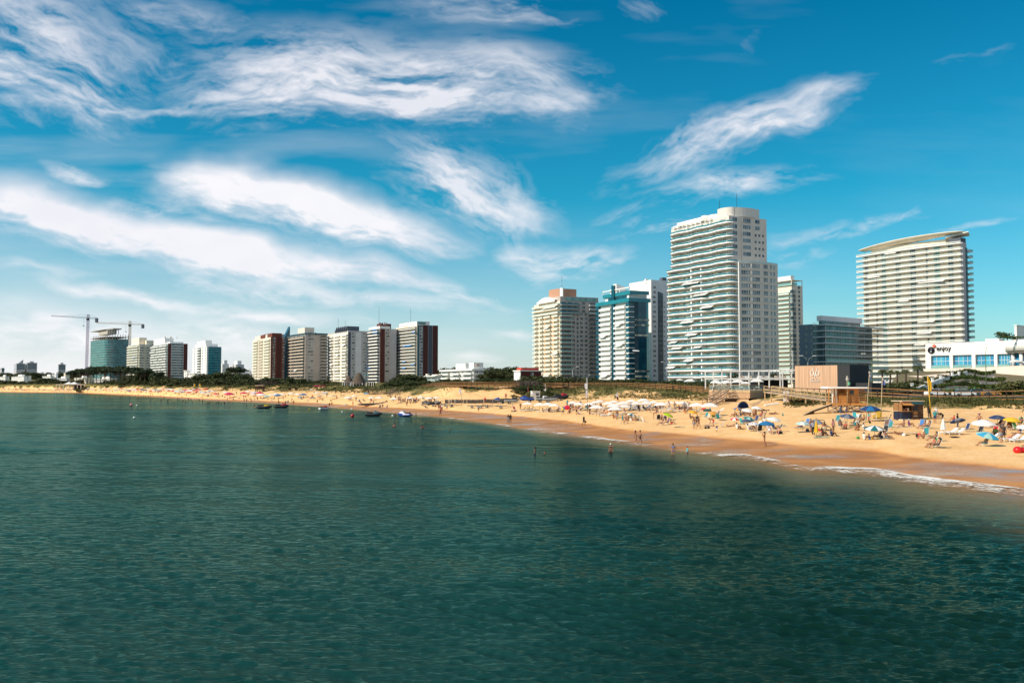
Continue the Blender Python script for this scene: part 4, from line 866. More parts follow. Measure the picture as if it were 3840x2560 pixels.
# ------------------------------------------------------------------ plants
def leafmat(name,a,b,c):
    m=bpy.data.materials.new(name);m.use_nodes=True;nt=m.node_tree;bs=nt.nodes['Principled BSDF']
    tc=node(nt,'ShaderNodeTexCoord');n=node(nt,'ShaderNodeTexNoise');n.inputs['Scale'].default_value=2.2;n.inputs['Detail'].default_value=4;nt.links.new(tc.outputs['Object'],n.inputs[0])
    cr=node(nt,'ShaderNodeValToRGB');cr.color_ramp.elements[0].position=.36;cr.color_ramp.elements[1].position=.66;cr.color_ramp.elements[0].color=a+(1,);cr.color_ramp.elements[1].color=b+(1,)
    nt.links.new(n.outputs[0],cr.inputs[0]);oi=node(nt,'ShaderNodeObjectInfo');mx=node(nt,'ShaderNodeMix',data_type='RGBA');mx.inputs[7].default_value=c+(1,)
    mm=node(nt,'ShaderNodeMath',operation='MULTIPLY');mm.inputs[1].default_value=.55;nt.links.new(oi.outputs['Random'],mm.inputs[0]);nt.links.new(mm.outputs[0],mx.inputs[0]);nt.links.new(cr.outputs[0],mx.inputs[6])
    nt.links.new(mx.outputs[2],bs.inputs['Base Color']);bs.inputs['Roughness'].default_value=.7;bs.inputs['Specular IOR Level'].default_value=.2
    MATS[name]=m;return m
LF=leafmat('dark_foliage',(.018,.032,.010),(.055,.075,.022),(.075,.070,.025));LP=leafmat('pine_needles',(.010,.022,.010),(.030,.052,.018),(.040,.048,.020))
LB=leafmat('scrub_foliage',(.035,.050,.015),(.10,.11,.030),(.13,.10,.04));LT=leafmat('bare_twigs',(.06,.045,.04),(.14,.11,.09),(.10,.08,.06));LH=leafmat('hedge_foliage',(.020,.040,.008),(.075,.115,.018),(.06,.08,.02))
LPALM=leafmat('palm_fronds',(.03,.045,.015),(.11,.13,.045),(.10,.10,.04));TRK=mat('bark',(.12,.085,.06),.9,.25,3);LG2=leafmat('bright_leaves',(.02,.09,.015),(.07,.22,.04),(.06,.15,.03))
def leaves(n,blobs,size,seed,flat=.0):
    """a crown: n leaf clumps scattered through several blobs; outline stays ragged"""
    q=random.Random(seed);mb=MB()
    for i in range(n):
        c,r=q.choice(blobs);d=Vector((q.gauss(0,1),q.gauss(0,1),q.gauss(0,1))).normalized()
        p=Vector(c)+Vector((d.x*r[0],d.y*r[1],d.z*r[2]))*(q.random()**.38)*q.uniform(.8,1.12)
        nrm=(d+Vector((q.gauss(0,.7),q.gauss(0,.7),q.gauss(0,.7)+.5+flat))).normalized()
        a=nrm.orthogonal().normalized();b_=nrm.cross(a);th=q.uniform(0,6.28);a,b_=a*math.cos(th)+b_*math.sin(th),b_*math.cos(th)-a*math.sin(th)
        s1=size*q.uniform(.6,1.4);s2=s1*q.uniform(.5,.9)
        mb.add([p-a*s1,p-b_*s2+nrm*s1*.15,p+a*s1,p+b_*s2+nrm*s1*.15],[(0,1,2,3)])
    return mb
def blobs(seed,n,rx,rz,z0,sp=.6):
    q=random.Random(seed);return[((q.uniform(-rx,rx)*sp,q.uniform(-rx,rx)*sp,z0+q.uniform(-rz,rz)*sp),(rx*q.uniform(.35,.6),rx*q.uniform(.35,.6),rz*q.uniform(.4,.65))) for _ in range(n)]
TREEM=[];PINEM=[];SHRM=[];TWIGM=[]
for k in range(5):
    TREEM.append((leaves(650,blobs(k,7,.55,.38,.62),.055,k+10).mesh('crown',LF),MB().tube([(0,0,-.1),(.02,.01,.25),(.0,.03,.6)],[.045,.035,.015],6).tube([(0.02,0,.25),(.18,.1,.55)],[.025,.01],5).tube([(0.0,0,.28),(-.16,-.08,.6)],[.022,.01],5).mesh('trunk',TRK)))
    q=random.Random(k+50);bl=[((q.uniform(-.34,.34),q.uniform(-.34,.34),.80+q.uniform(-.14,.10)),(q.uniform(.16,.30),q.uniform(.16,.30),q.uniform(.06,.10))) for _ in range(8)]
    tr=MB().tube([(0,0,-.1),(.03,.02,.3),(.0,.05,.78)],[.028,.022,.012],6)
    for c,r in bl[:6]:tr.tube([(.02,.02,.45+q.uniform(-.1,.1)),(c[0]*.6,c[1]*.6,c[2]-.1),(c[0],c[1],c[2])],[.013,.009,.005],5)
    PINEM.append((leaves(620,bl,.042,k+30,.5).mesh('crown',LP),tr.mesh('trunk',TRK)))
    SHRM.append([leaves(420,blobs(k+70,6,.75,.42,.42,.7),.07,k+90).mesh('shrub',mm_) for mm_ in(LF,LB)])
    tw=MB();
    for i in range(150):
        th=q.uniform(0,6.28);el_=q.uniform(.5,1.45);l_=q.uniform(.5,1.0);b0=Vector((q.uniform(-.3,.3),q.uniform(-.3,.3),0));d=Vector((math.cos(th)*math.cos(el_),math.sin(th)*math.cos(el_),math.sin(el_)))
        tw.bar(b0+d*.1,b0+d*l_,.018)
    TWIGM.append(tw.mesh('shrub',LT))
def plant(kind,p,h,w=1.0,label='',cat='tree',group=None,mi=0):
    k=rng.randrange(5);rz=rng.uniform(0,6.28)
    if kind in('tree','pine'):
        r=thing('pine_tree' if kind=='pine' else 'leafy_tree',label,cat,p,rz,group);r.scale=(h*w,h*w,h);cr,tr=(PINEM if kind=='pine' else TREEM)[k];ob('crown',cr,r);ob('trunk',tr,r)
    else:
        o=ob('shrub',SHRM[k][mi] if kind=='shrub' else TWIGM[k],None,p,rz);o.scale=(h*w,h*w,h);tag(o,label,cat,group);r=o
    return r
def belt(kind,x0,x1,n,Y0,Y1,top,label,group,w=1.2,jit=5,mi=0,hmin=1.2,cat='shrub',sink=.1):
    for i in range(n):
        px=lerp(x0,x1,(i+rng.uniform(.1,.9))/n);Y=rng.uniform(Y0,Y1);Y=Y if not callable(Y0) else Y
        tp=interp(px,top)+rng.uniform(-1,1)*jit;X=(px-1920)/F*Y;z=gz(X,Y);zt=P(px,tp,Y).z
        h=max(hmin,zt-z);plant(kind,(X,Y,z-sink*h),h*(1+sink),w*rng.uniform(.8,1.25),label,cat,group,mi)
STUFF={}
def stuff_belt(key,kind,x0,x1,n,Y0,Y1,top,w=1.2,jit=5,mi=0,crest=False):
    """far growth that reads as one mass: gathered into one object"""
    for i in range(n):
        px=lerp(x0,x1,(i+rng.uniform(.1,.9))/n);yc_=float(np.interp(px,pxs,yd)) if crest else 0
        Y=yc_+rng.uniform(Y0,Y1);tp=interp(px,top)+rng.uniform(-1,1)*jit;X=(px-1920)/F*Y;z=gz(X,Y);h=max(1.2,P(px,tp,Y).z-z);k=rng.randrange(5)
        ww=w*rng.uniform(.8,1.25);M=Matrix.Translation((X,Y,z-.1*h))@Matrix.Rotation(rng.uniform(0,6.28),4,'Z')@Matrix.Diagonal((h*ww,h*ww,h*1.1,1))
        STUFF.setdefault(key,[]).append(((TREEM[k][0] if kind=='tree' else SHRM[k][mi]),M))
def stuff_build(key,label,cat):
    cs_=[];mats=[];mids=[]
    for me_,M in STUFF[key]:
        n=len(me_.vertices);c=np.empty(n*3,np.float32);me_.vertices.foreach_get('co',c);c=c.reshape(-1,3);A=np.array(M);cs_.append(c@A[:3,:3].T+A[:3,3])
        m_=me_.materials[0];
        if m_ not in mats:mats.append(m_)
        mids+=[mats.index(m_)]*(n//4)
    c=np.concatenate(cs_).astype(np.float32);n=len(c);me_=bpy.data.meshes.new(key);me_.vertices.add(n);me_.vertices.foreach_set('co',c.ravel());me_.loops.add(n);me_.loops.foreach_set('vertex_index',np.arange(n,dtype=np.int32))
    me_.polygons.add(n//4);me_.polygons.foreach_set('loop_start',np.arange(0,n,4,dtype=np.int32));me_.polygons.foreach_set('material_index',np.array(mids,np.int32));me_.update(calc_edges=True)
    for m_ in mats:me_.materials.append(m_)
    tag(ob(key,me_),label,cat,kind='stuff')
def belt2(kind,x0,x1,n,d0,d1,top,label,group,**kw):
    """planted at a depth behind the dune crest"""
    for i in range(n):
        px=lerp(x0,x1,(i+.5)/n);yc_=float(np.interp(px,pxs,yd));belt(kind,px-(x1-x0)/n*.5,px+(x1-x0)/n*.5,1,yc_+d0,yc_+d1,top,label,group,**kw)
stuff_belt('far_woods','tree',-40,330,34,1750,2150,[(-40,1402),(120,1397),(230,1398),(300,1394)],1.5,5);stuff_build('far_woods','dark line of woods below the distant towers at the left','woods')
stuff_belt('dune_scrub','shrub',-40,330,40,40,130,[(-40,1425),(60,1424),(110,1428),(190,1418),(260,1424),(330,1420)],1.6,5,0,True)
stuff_belt('dune_scrub','shrub',-40,300,34,6,40,[(-40,1440),(60,1438),(150,1440),(300,1434)],1.7,4,1,True)
stuff_belt('dune_scrub','shrub',370,960,64,-8,20,[(370,1432),(420,1424),(560,1428),(640,1408),(700,1424),(800,1418),(960,1422)],1.5,6,0,True)
stuff_belt('dune_scrub','shrub',300,1180,70,-34,-2,[(300,1442),(370,1446),(560,1440),(800,1440),(950,1442),(1040,1444),(1180,1442)],1.6,5,1,True)
stuff_build('dune_scrub','dark scrub covering the dune top along the far left of the bay','scrub')
belt2('pine',262,600,30,8,60,[(255,1394),(290,1380),(340,1376),(400,1374),(480,1375),(540,1382),(600,1394)],'umbrella pine in the dark grove below the unfinished glass tower','umbrella pines in the grove',w=.95,jit=5,cat='pine tree',sink=.02)
belt2('tree',470,640,12,15,60,[(460,1410),(540,1398),(640,1405)],'dark tree at the right end of the pine grove','trees beside the pine grove',w=1.3,jit=5,cat='tree')
belt2('tree',700,960,14,40,110,[(700,1408),(780,1398),(850,1392),(870,1388),(930,1408),(960,1420)],'dark tree before the grey low block, left of the brick tower','trees left of the brick tower',w=1.3,jit=5,cat='tree')
belt('pine',858,935,5,1050,1150,[(858,1384),(880,1372),(930,1382)],'tall pine in front of the pale distant block, left of the brick tower','pines left of the brick tower',.95,4,cat='pine tree')
belt2('shrub',950,1370,40,20,90,[(950,1420),(1010,1415),(1110,1416),(1160,1424),(1270,1428),(1370,1436)],'dark shrub at the foot of the five close towers','shrubs at the foot of the five towers',w=1.5,jit=4,mi=0)
belt2('twig',930,1030,8,10,40,[(930,1426),(1030,1424)],'brown leafless shrub below the red brick tower','leafless shrubs',w=1.4,jit=4)
belt('tree',1470,1595,13,440,480,[(1462,1418),(1500,1406),(1540,1404),(1580,1410),(1595,1424)],'big dark tree below the broad white tower, left of the low white houses','dark trees left of the low white houses',1.25,4,cat='tree',sink=.05)
belt('shrub',1440,1600,16,400,440,[(1440,1430),(1480,1420),(1600,1424)],'dark shrub under the big trees left of the low white houses','dark shrubs left of the low white houses',1.4,5,0)
belt('shrub',1590,1960,34,360,420,[(1590,1428),(1700,1420),(1790,1422),(1900,1420),(1960,1424)],'dark shrub behind the curved boardwalk below the white terraced house','shrubs behind the curved boardwalk',1.5,5,0)
belt('tree',1640,2010,26,900,1150,[(1640,1388),(1660,1378),(1740,1376),(1820,1374),(1880,1378),(1920,1376),(1960,1372),(2000,1380)],'tall dark tree in the wood behind the white terraced house','trees of the wood behind the white houses',1.2,5,cat='tree')
belt('tree',1810,1960,16,470,640,[(1810,1396),(1850,1386),(1900,1395),(1960,1404)],'dark tree between the white terraced house and the red house','trees between the white and the red house',1.2,6,cat='tree')
belt('tree',1965,2030,5,372,400,[(1960,1412),(1990,1404),(2030,1412)],'round green tree before the red house, left of the cream and taupe tower','trees before the red house',1.3,4,0,cat='tree')
belt('twig',1930,2040,10,325,350,[(1930,1438),(1970,1422),(2040,1430)],'tangle of grey leafless twigs behind the boardwalk bend','leafless shrubs',1.5,6)
belt('shrub',2035,2660,58,320,390,[(2035,1414),(2090,1408),(2140,1406),(2200,1414),(2260,1424),(2350,1420),(2400,1414),(2440,1422),(2560,1424),(2660,1424)],'dark rounded shrub behind the boardwalk below the tall towers','shrubs behind the straight boardwalk',1.4,5,0)
belt('shrub',2200,2660,30,300,340,[(2200,1436),(2400,1432),(2560,1434),(2660,1436)],'olive shrub just behind the boardwalk rail below the tall towers','shrubs behind the straight boardwalk',1.4,4,1)
belt('twig',2100,2160,4,330,350,[(2100,1410),(2160,1412)],'leafless brown shrub below the cream and taupe tower','leafless shrubs',1.3,4)
belt('shrub',1925,2075,26,282,300,[(1925,1462),(1960,1446),(2010,1446),(2075,1456)],'dark green shrub covering the gully in the dune beside the white hut','shrubs in the dune gully',1.5,7,0)
belt('shrub',1930,2060,16,270,282,[(1925,1482),(2000,1470),(2060,1480)],'low olive shrub at the mouth of the dune gully beside the white hut','shrubs in the dune gully',1.5,6,1)
plant('shrub',G(2066,1494),2.6,1.2,'dark clipped bush right of the white hut','shrub',None,0)
# ------------------------------------------------------------------ low houses
def house(label,pl,pc,pr,pt,Y,phi,m,floors,pb=None,name='house',fh=2.9):
    return Tower(name,label,pl,pc,pr,pt,Y,phi,cat='house',floors=floors,fh=fh)
t=house('white terraced house with two roof boxes among the trees right of the five close towers',1654,1775,1831,1386,560,26,W_,3,fh=2.6)
t.wall(W_);zs=t.levels()
t.doors('L',t.a*.02,t.a*.98,zs,6,GC,FRM,1.7,.4);
for f0,f1 in((.0,.30),(.36,.62),(.70,1.0)):t.balconies('L',t.a*f0,t.a*f1,zs,1.6,W_,None,.75,0)
t.doors('R',t.b*.05,t.b*.95,zs,3,GW,FRM,1.7,.4);t.balconies('R',-.2,t.b,zs,1.2,W_,None,.75,0)
t.part('roof_slab',MB().box((-1.2,-1.0,t.H-.4),(t.b+.3,t.a+.3,t.H+.6)),W_)
t.roofbox(t.b*.1,t.b*.5,t.yL(1740),t.yL(1704),t.H+.6,t.zp(1360),W_);t.roofbox(.6,t.b*.7,.8,t.yL(1755),t.H+.6,t.zp(1359),W_);t.panel('R',t.b*.2,t.b*.4,t.zp(1372),t.zp(1364),BE,-.75,'vent')
t=house('low white house with a flat roof at the foot of the broad white tower',1540,1640,1652,1411,520,20,W_,2,fh=2.7);t.wall(W_);t.doors('L',.5,t.a-.5,t.levels()[:1],5,GW,FRM,1.9,.3);t.part('roof_slab',MB().box((-1.5,-.6,t.H),(t.b+.4,t.a+.4,t.H+.5)),W_);t.roofbox(1,2.4,t.a*.42,t.a*.47,t.H,t.zp(1399),CR,'chimney');t.roofbox(1,4,t.a*.06,t.a*.25,t.H,t.zp(1403),CR);t.balconies('L',.3,t.a-.3,t.levels()[:1],1.4,W_,RG,.1,.9)
t=house('dark red house with a white end wall and a bright red roof block',1929,1953,2030,1391,480,30,W_,3,fh=3.0);t.wall(mat('maroon_render',(.10,.022,.02),.85,.08));t.wall(W_,b0=-.3,b1=.2,name='end_wall');t.part('roof_slab',MB().box((-.8,-.6,t.H-.1),(t.b,t.a+.3,t.H+.45)),W_)
t.part('floor_band',MB().box((-.3,-.25,t.H*.52),(t.b,.1,t.H*.52+.5)),BE);t.windows('R',[t.b*.55],[t.levels()[0]],1.6,1.3,GW,FRM,2);t.windows('R',[t.b*.15],t.levels()[1:2],1.6,1.5,GW,FRM,2);t.roofbox(.5,t.b*.9,.5,5,t.H,t.zp(1378),mat('bright_red_render',(.55,.07,.045),.8,.06))
t=house('grey low apartment block hidden among the trees left of the brick tower',857,870,958,1402,900,12,GR,2,fh=2.8);t.wall(GR);t.windows('R',[t.b*(.1+.16*k) for k in range(6)],t.levels(),2.6,1.2,GWd,FRM,2);t.part('roof_slab',MB().box((-.4,-.4,t.H),(t.b+.3,t.a+.3,t.H+.5)),LG);t.roofbox(t.b*.55,t.b*.72,2,6,t.H,t.H+2.6,LG);t.roofbox(t.b*.72,t.b*.76,2,4,t.H,t.H+5,CR,'chimney')
for(pl,pc,pr,pt,Y,lab) in[(692,730,766,1400,930,'white house with balconies among the trees below the stepped white tower'),(690,700,712,1390,950,'small white house peeping out just right of the zigzag balcony tower'),(44,90,118,1410,1480,'white villa above the scrub at the far left, below the pair of distant towers'),(0,20,36,1412,1500,'white villa at the left edge above the scrub'),
                             (160,190,204,1410,1470,'white villa with a flat roof left of the pine grove'),(196,210,218,1404,1480,'taller white villa behind the flat-roofed one left of the pine grove'),(205,250,262,1418,1400,'grey white villa just left of the pine grove'),(280,330,345,1416,1150,'cream villa behind the trunks of the pine grove'),(345,420,440,1420,1130,'long grey villa behind the trunks of the pine grove'),(1240 if False else 240,246,262,1398,1600,'small cream villa above the others left of the pine grove')]:
    t=house(lab,pl,pc,pr,pt,Y,34,W_,2);t.wall(CR if 'cream' in lab else GR if 'grey' in lab else W_);zs=t.levels()
    t.part('roof_slab',MB().box((-.6,-.6,t.H),(t.b+.4,t.a+.4,t.H+.5)),W_);nn=max(1,int(t.a/6));t.windows('L',[t.a*(k+.5)/nn for k in range(nn)],zs,3,1.5,GW,FRM,2)
    if t.b>5:t.windows('R',[t.b*.5],zs,2.5,1.4,GW,FRM,2)
    if 'villa' in lab:t.roofbox(1,max(3,t.b*.5),t.a*.2,t.a*.5,t.H,t.H+3,W_)
# ------------------------------------------------------------------ timber boardwalks
WD=mat('brown_timber',(.30,.145,.055),.8,.25,2.5,stretch=(1,1,4));WDd=mat('dark_timber',(.055,.032,.02),.85,.2,2.5);WDl=mat('pale_timber',(.52,.36,.20),.8,.2,2.5);WDo=mat('orange_timber',(.50,.22,.06),.7,.18,2.2,stretch=(1,1,5));WDg=mat('weathered_timber',(.40,.29,.20),.85,.22,2.5)
def boardwalk(pts,label,w=2.2,rail=1.15,sp=2.2,legs=True,m=None,name='boardwalk',bars=2,legsp=4,far=True,md=None,post_w=.13,xb=0):
    """pts: world points of the deck's near edge; deck, rails, each post and leg are parts"""
    m=m or WD;pts=[Vector(p) for p in pts];o=pts[0].copy();r=thing(name,label,'boardwalk',o);q=[p-o for p in pts]
    nrm=[]
    for i in range(len(q)):
        d=(q[min(i+1,len(q)-1)]-q[max(0,i-1)]);n_=Vector((-d.y,d.x,0)).normalized();nrm.append(n_ if n_.y>0 else-n_)
    mb=MB();
    for i in range(len(q)-1):
        a,b_,n0,n1=q[i],q[i+1],nrm[i],nrm[i+1];k=Vector((0,0,-.22))
        vs=[a,b_,b_+n1*w,a+n0*w];mb.add(vs+[v+k for v in vs],[(0,1,2,3),(7,6,5,4),(0,4,5,1),(2,6,7,3),(1,5,6,2),(3,7,4,0)])
    mb.build('deck',md or m,r)
    L_=[0]
    for a,b_ in zip(q,q[1:]):L_.append(L_[-1]+(b_-a).length)
    def at(s):
        i=max(0,min(len(q)-2,int(np.searchsorted(L_,s))-1));t_=(s-L_[i])/max(1e-6,L_[i+1]-L_[i]);return q[i].lerp(q[i+1],t_),nrm[i].lerp(nrm[i+1],t_).normalized()
    for side in((0,w) if far else(0,)):
        for b in range(bars+1):
            mb=MB();h=rail*(1-b/(bars+.6))
            for i in range(len(q)-1):mb.bar(q[i]+nrm[i]*side+Vector((0,0,h)),q[i+1]+nrm[i+1]*side+Vector((0,0,h)),.05 if b else .12,.11 if b else .09)
            mb.build('rail',m,r)
    n=max(1,int(L_[-1]/sp));pm=MB().box((-post_w/2,-post_w/2,-.25),(post_w/2,post_w/2,rail+.03)).mesh('post',WDd if m is WD else m);cnt=0
    for i in range(n+1):
        p,nn=at(L_[-1]*i/n)
        for side in((-.04,w+.04) if far else(-.04,)):
            if cnt<98:ob('post',pm,r,p+nn*side);cnt+=1
    if legs:
        n=max(1,int(L_[-1]/legsp));cnt=0
        for i in range(n+1):
            p,nn=at(L_[-1]*i/n)
            for side in(.15,w-.15):
                s_=p+nn*side;zg=gz(s_.x+o.x,s_.y+o.y)-o.z
                if s_.z-zg>.25 and cnt<98:MB().box((s_.x-.1,s_.y-.1,zg-.4),(s_.x+.1,s_.y+.1,s_.z-.2)).build('leg',m,r);cnt+=1
    return r
def track(pp):
    return[P(px,py,Y) for px,py,Y in pp]
boardwalk(track([(1582,1454,372),(1620,1448,350),(1660,1445,330),(1700,1445,318),(1740,1445,308),(1800,1446,302),(1860,1447,298),(1935,1447,294)]),'curved timber boardwalk along the dune top below the white terraced house',sp=2.6,bars=2,m=WD)
boardwalk(track([(2036,1450,290),(2070,1450,288),(2110,1449,284)]),'short timber boardwalk bridging the gully right of the leafless twigs',sp=2.2,m=WD)
boardwalk(track([(2108,1451,287),(2136,1451,285)]),'recessed timber landing joining the gully bridge and the long boardwalk',sp=2.2,m=WDd)
boardwalk(track([(2134,1449,281),(2220,1449,274),(2300,1450,268),(2380,1452,262),(2460,1455,256),(2522,1459,251)]),'long straight timber boardwalk behind the white umbrellas',sp=2.0,m=WD,legs=True)
boardwalk(track([(2528,1461,250),(2568,1463,247),(2572,1464,246),(2660,1470,238)]),'timber boardwalk section leading to the beach club deck',sp=2.2,m=WD)
boardwalk(track([(2860,1473,205),(2930,1474,200),(3010,1477,196),(3120,1482,190)]),'timber boardwalk in front of the wood-clad sign building',sp=2.6,m=WDd,bars=1)
boardwalk(track([(3235,1480,186),(3330,1484,182),(3420,1490,178),(3520,1496,173),(3600,1498,170),(3700,1496,166),(3850,1493,160),(4000,1493,156)]),'timber boardwalk with open rails below the hotel hedges',rail=1.35,sp=3.0,m=WD,bars=1,legs=False)
boardwalk(track([(1366,1470,372),(1400,1471,368),(1470,1470,362)]),'raised timber lookout with long legs at the dune left of the grassy slope',rail=1.4,sp=2.4,m=WDd,legsp=3)
def stairs(p0,p1,w,n,label,m,rail=1.1,posts=3):
    p0,p1=Vector(p0),Vector(p1);r=thing('timber_stairs',label,'stairs',p0);d=p1-p0;h=Vector((d.x,d.y,0)).normalized();s=Vector((-h.y,h.x,0));s=s if s.y>0 else-s
    tm=MB().bar((0,0,0),s*w,.34,.06).mesh('tread',m)
    for i in range(n):ob('tread',tm,r,d*((i+.5)/n))
    for k in(0,w):
        MB().bar(s*k,d+s*k,.09,.28).build('stringer',m,r);MB().bar(s*k+Vector((0,0,rail)),d+s*k+Vector((0,0,rail)),.1,.14).build('rail',m,r);MB().bar(s*k+Vector((0,0,rail*.5)),d+s*k+Vector((0,0,rail*.5)),.06,.12).build('rail',m,r)
        for i in range(posts):q=d*(i/(posts-1))+s*k;MB().box((q.x-.06,q.y-.06,q.z-.3),(q.x+.06,q.y+.06,q.z+rail)).build('post',m,r)
    return r
stairs(P(1484,1462,366),G(1452,1486)+Vector((0,0,.1)),3,12,'timber stairs running down to the sand from the lookout, far left',WDg)
# ------------------------------------------------------------------ beach club: deck, pergola, stairs, ramp and sign building
DKW=mat('deck_cladding',(.46,.29,.165),.8,.22,3,stretch=(3,3,.15));OVW=mat('sign_building_boards',(.56,.34,.21),.8,.25,2.2,stretch=(2.6,2.6,.05));BLKW=mat('black_cladding',(.028,.030,.033),.8,.1);PNK=mat('pale_plywood',(.62,.48,.34),.85,.12)
C=P(2811,1463,196);ZD=C.z
def xy(px,Y):return((px-1920)/F*Y*1.0,Y)
CLG=bpy.data.materials.new('clear_glass');CLG.use_nodes=True;nt=CLG.node_tree;tr=node(nt,'ShaderNodeBsdfTransparent');tr.inputs[0].default_value=(.82,.88,.87,1);mx=node(nt,'ShaderNodeMixShader');mx.inputs[0].default_value=.22
nt.nodes['Principled BSDF'].inputs['Base Color'].default_value=(.3,.4,.4,1);nt.nodes['Principled BSDF'].inputs['Roughness'].default_value=.08;nt.links.new(tr.outputs[0],mx.inputs[1]);nt.links.new(nt.nodes['Principled BSDF'].outputs[0],mx.inputs[2]);nt.links.new(mx.outputs[0],nt.nodes['Material Output'].inputs[0])
dk=thing('club_deck','wood-clad raised terrace deck of the beach club, standing on the sand by the stairs','deck',(C.x,C.y,ZD))
def rel(px,Y,z=0):x,y=xy(px,Y);return(x-C.x,y-C.y,z)
pl=[rel(2658,204),rel(2811,196),rel(2862,202),rel(2862,222),rel(2658,226)];pl2=[(p[0],p[1]) for p in pl]
MB().prism(pl2,-.45,0).build('deck_floor',WDl,dk);zA=P(2811,1493,196).z-ZD
ins=[(p[0]*.995+(0),p[1]+.15) for p in pl];MB().prism(ins,zA,-.45).build('cladding',DKW,dk)
gb=gz(C.x-1,C.y)-ZD-.6
MB().prism([rel(2762,199)[:2],rel(2806,196.8)[:2],rel(2803,204)[:2],rel(2762,204)[:2]],gb,zA).build('base_wall',PNK,dk);MB().prism([rel(2664,206)[:2],rel(2762,203)[:2],rel(2762,208)[:2],rel(2664,210)[:2]],gb,zA).build('back_wall',WDd,dk)
for px in(2818,2840,2858):x,y,z=rel(px,200);MB().box((x-.12,y-.12,gb),(x+.12,y+.12,zA)).build('leg',WDg,dk)
for a,b_ in((0,1),(1,2)):
    p,q=Vector(pl[a]),Vector(pl[b_]);MB().bar(p+Vector((0,.1,.55)),q+Vector((0,.1,.55)),.04,1.0).build('glass_railing',CLG,dk)
    MB().bar(p+Vector((0,.1,1.1)),q+Vector((0,.1,1.1)),.08).build('rail',WDl,dk)
YP=226;zf=P(2800,1455,YP).z
pg=thing('club_pergola','two-level white steel pergola of the beach club behind the row of terrace umbrellas','pergola',(*xy(2643,YP),zf));O=Vector(pg.location)
def pp(px,py,Y=YP):return P(px,py,Y)-O
tops=[(2643,1393),(2760,1391),(2880,1389),(2925,1386),(2982,1388)];mids=[(2643,1420),(2760,1420),(2880,1419),(2925,1419),(2982,1420)]
for dy in(0,9):
    for ln in(tops,mids):
        mb=MB()
        for(a,b_),(c,d) in zip(ln,ln[1:]):mb.bar(pp(a,b_,YP+dy),pp(c,d,YP+dy),.30 if dy==0 else .22,.32)
        mb.build('beam',W_,pg)
for px in(2645,2675,2707,2740,2773,2808,2845,2884,2925,2934,2968):
    for dy in(0,9):
        a=pp(px,1391,YP+dy);b_=Vector((a.x,a.y,-.2 if px>2740 or dy else P(px,1452,YP).z-O.z));MB().bar(b_,a,.24).build('column',W_,pg)
for i in range(22):a=pp(2650+i*15.5,1391);MB().bar(a,a+Vector((0,9,.1)),.1,.18).build('rafter',W_,pg)
x0,x1=pp(2760,1420).x,pp(2982,1420).x;MB().box((x0,9.6,0),(x1,10,2.4)).build('glazing',GWd,pg);MB().box((x0,.4,pp(2800,1420).z-.3),(x1,10,pp(2800,1420).z-.12)).build('upper_floor',LG,pg);MB().box((pp(2920,1420).x,6,0),(x1,9.4,2.2)).build('bar_wall',BLKW,pg);MB().box((x0,-1,-.5),(x1+1,12,0)).build('floor',WDg,pg)
for i in range(9):a=pp(2780+i*22,1416);MB().box((a.x,1.0+(i%3)*2.2,pp(2800,1420).z),(a.x+1.1,1.9+(i%3)*2.2,pp(2800,1420).z+.75)).build('planter' if i%2 else 'counter',W_ if i%2 else BE,pg)
for i,(px,py) in enumerate(((2745,1408),(2755,1405),(2905,1410),(2918,1407))):plant('shrub',O+pp(px,1419,YP+4),1.5,1.2,['leafy potted plant under the upper pergola, left end','taller leafy potted plant under the upper pergola, left end','leafy potted plant under the upper pergola, right end','taller leafy potted plant under the upper pergola, right end'][i],'plant',None,0)
A_,B_=P(2982,1459,222),P(3141,1461,214);zt=P(3141,1369,214).z;d=(B_-A_);ang=math.atan2(d.y,d.x);Lw=Vector((d.x,d.y)).length
sb=thing('sign_building','wood-clad box building of the beach club with white OVO BEACH lettering','building',(A_.x,A_.y,A_.z-.8),ang);hh=zt-A_.z+.8
MB().box((0,0,0),(Lw,9,hh)).build('wall',OVW,sb);MB().box((Lw,-.02,-.2),(Lw+3.05,9,hh-.02)).build('dark_wall',BLKW,sb);MB().box((0,.0,hh),(Lw+3.05,9,hh+.12)).build('roof',BLKW,sb)
px0,s_=2979,Lw/162
def let(b,px,py,size,sx=1.0,m=W_,ex=.05):
    o_=ob('lettering',text(b,size,ex,m),sb);o_.location=((px-px0)*s_,-.09,P(px,py,218).z-A_.z+.8);o_.rotation_euler=(math.pi/2,0,0);o_.scale=(sx,1,1);return o_
def ring(px,py,rx,rz):
    n=40;mb=MB();vs=[]
    for i in range(n):
        c_,s2=math.cos(2*math.pi*i/n),math.sin(2*math.pi*i/n);w_=.085+.05*abs(c_)
        for k,yy in((1,-.06),(1,.06)):vs.append((rx*c_,yy,rz*s2))
        for yy in(.06,-.06):vs.append(((rx-w_)*c_,yy,(rz-.07)*s2))
    fs=[(i*4+j,((i+1)%n)*4+j,((i+1)%n)*4+(j+1)%4,i*4+(j+1)%4) for i in range(n) for j in range(4)]
    mb.add(vs,fs);o_=mb.build('lettering',W_,sb);o_.location=((px-px0)*s_,-.09,P(px,py,218).z-A_.z+.8)
ring(3047,1399,.50,.66);ring(3067.5,1399,.50,.66)
zc_=P(3057,1399,218).z-A_.z+.8;mb=MB();xv=(3057.5-px0)*s_
mb.bar((xv-.62,-.09,zc_+1.25),(xv,-.09,zc_-.85),.10,.13).bar((xv+.62,-.09,zc_+1.25),(xv,-.09,zc_-.85),.10,.09).build('lettering',W_,sb)
let('B E A C H',3057.5,1421,.42,1.15);let('PUNTA DEL ESTE',3057.5,1430,.40,.82)
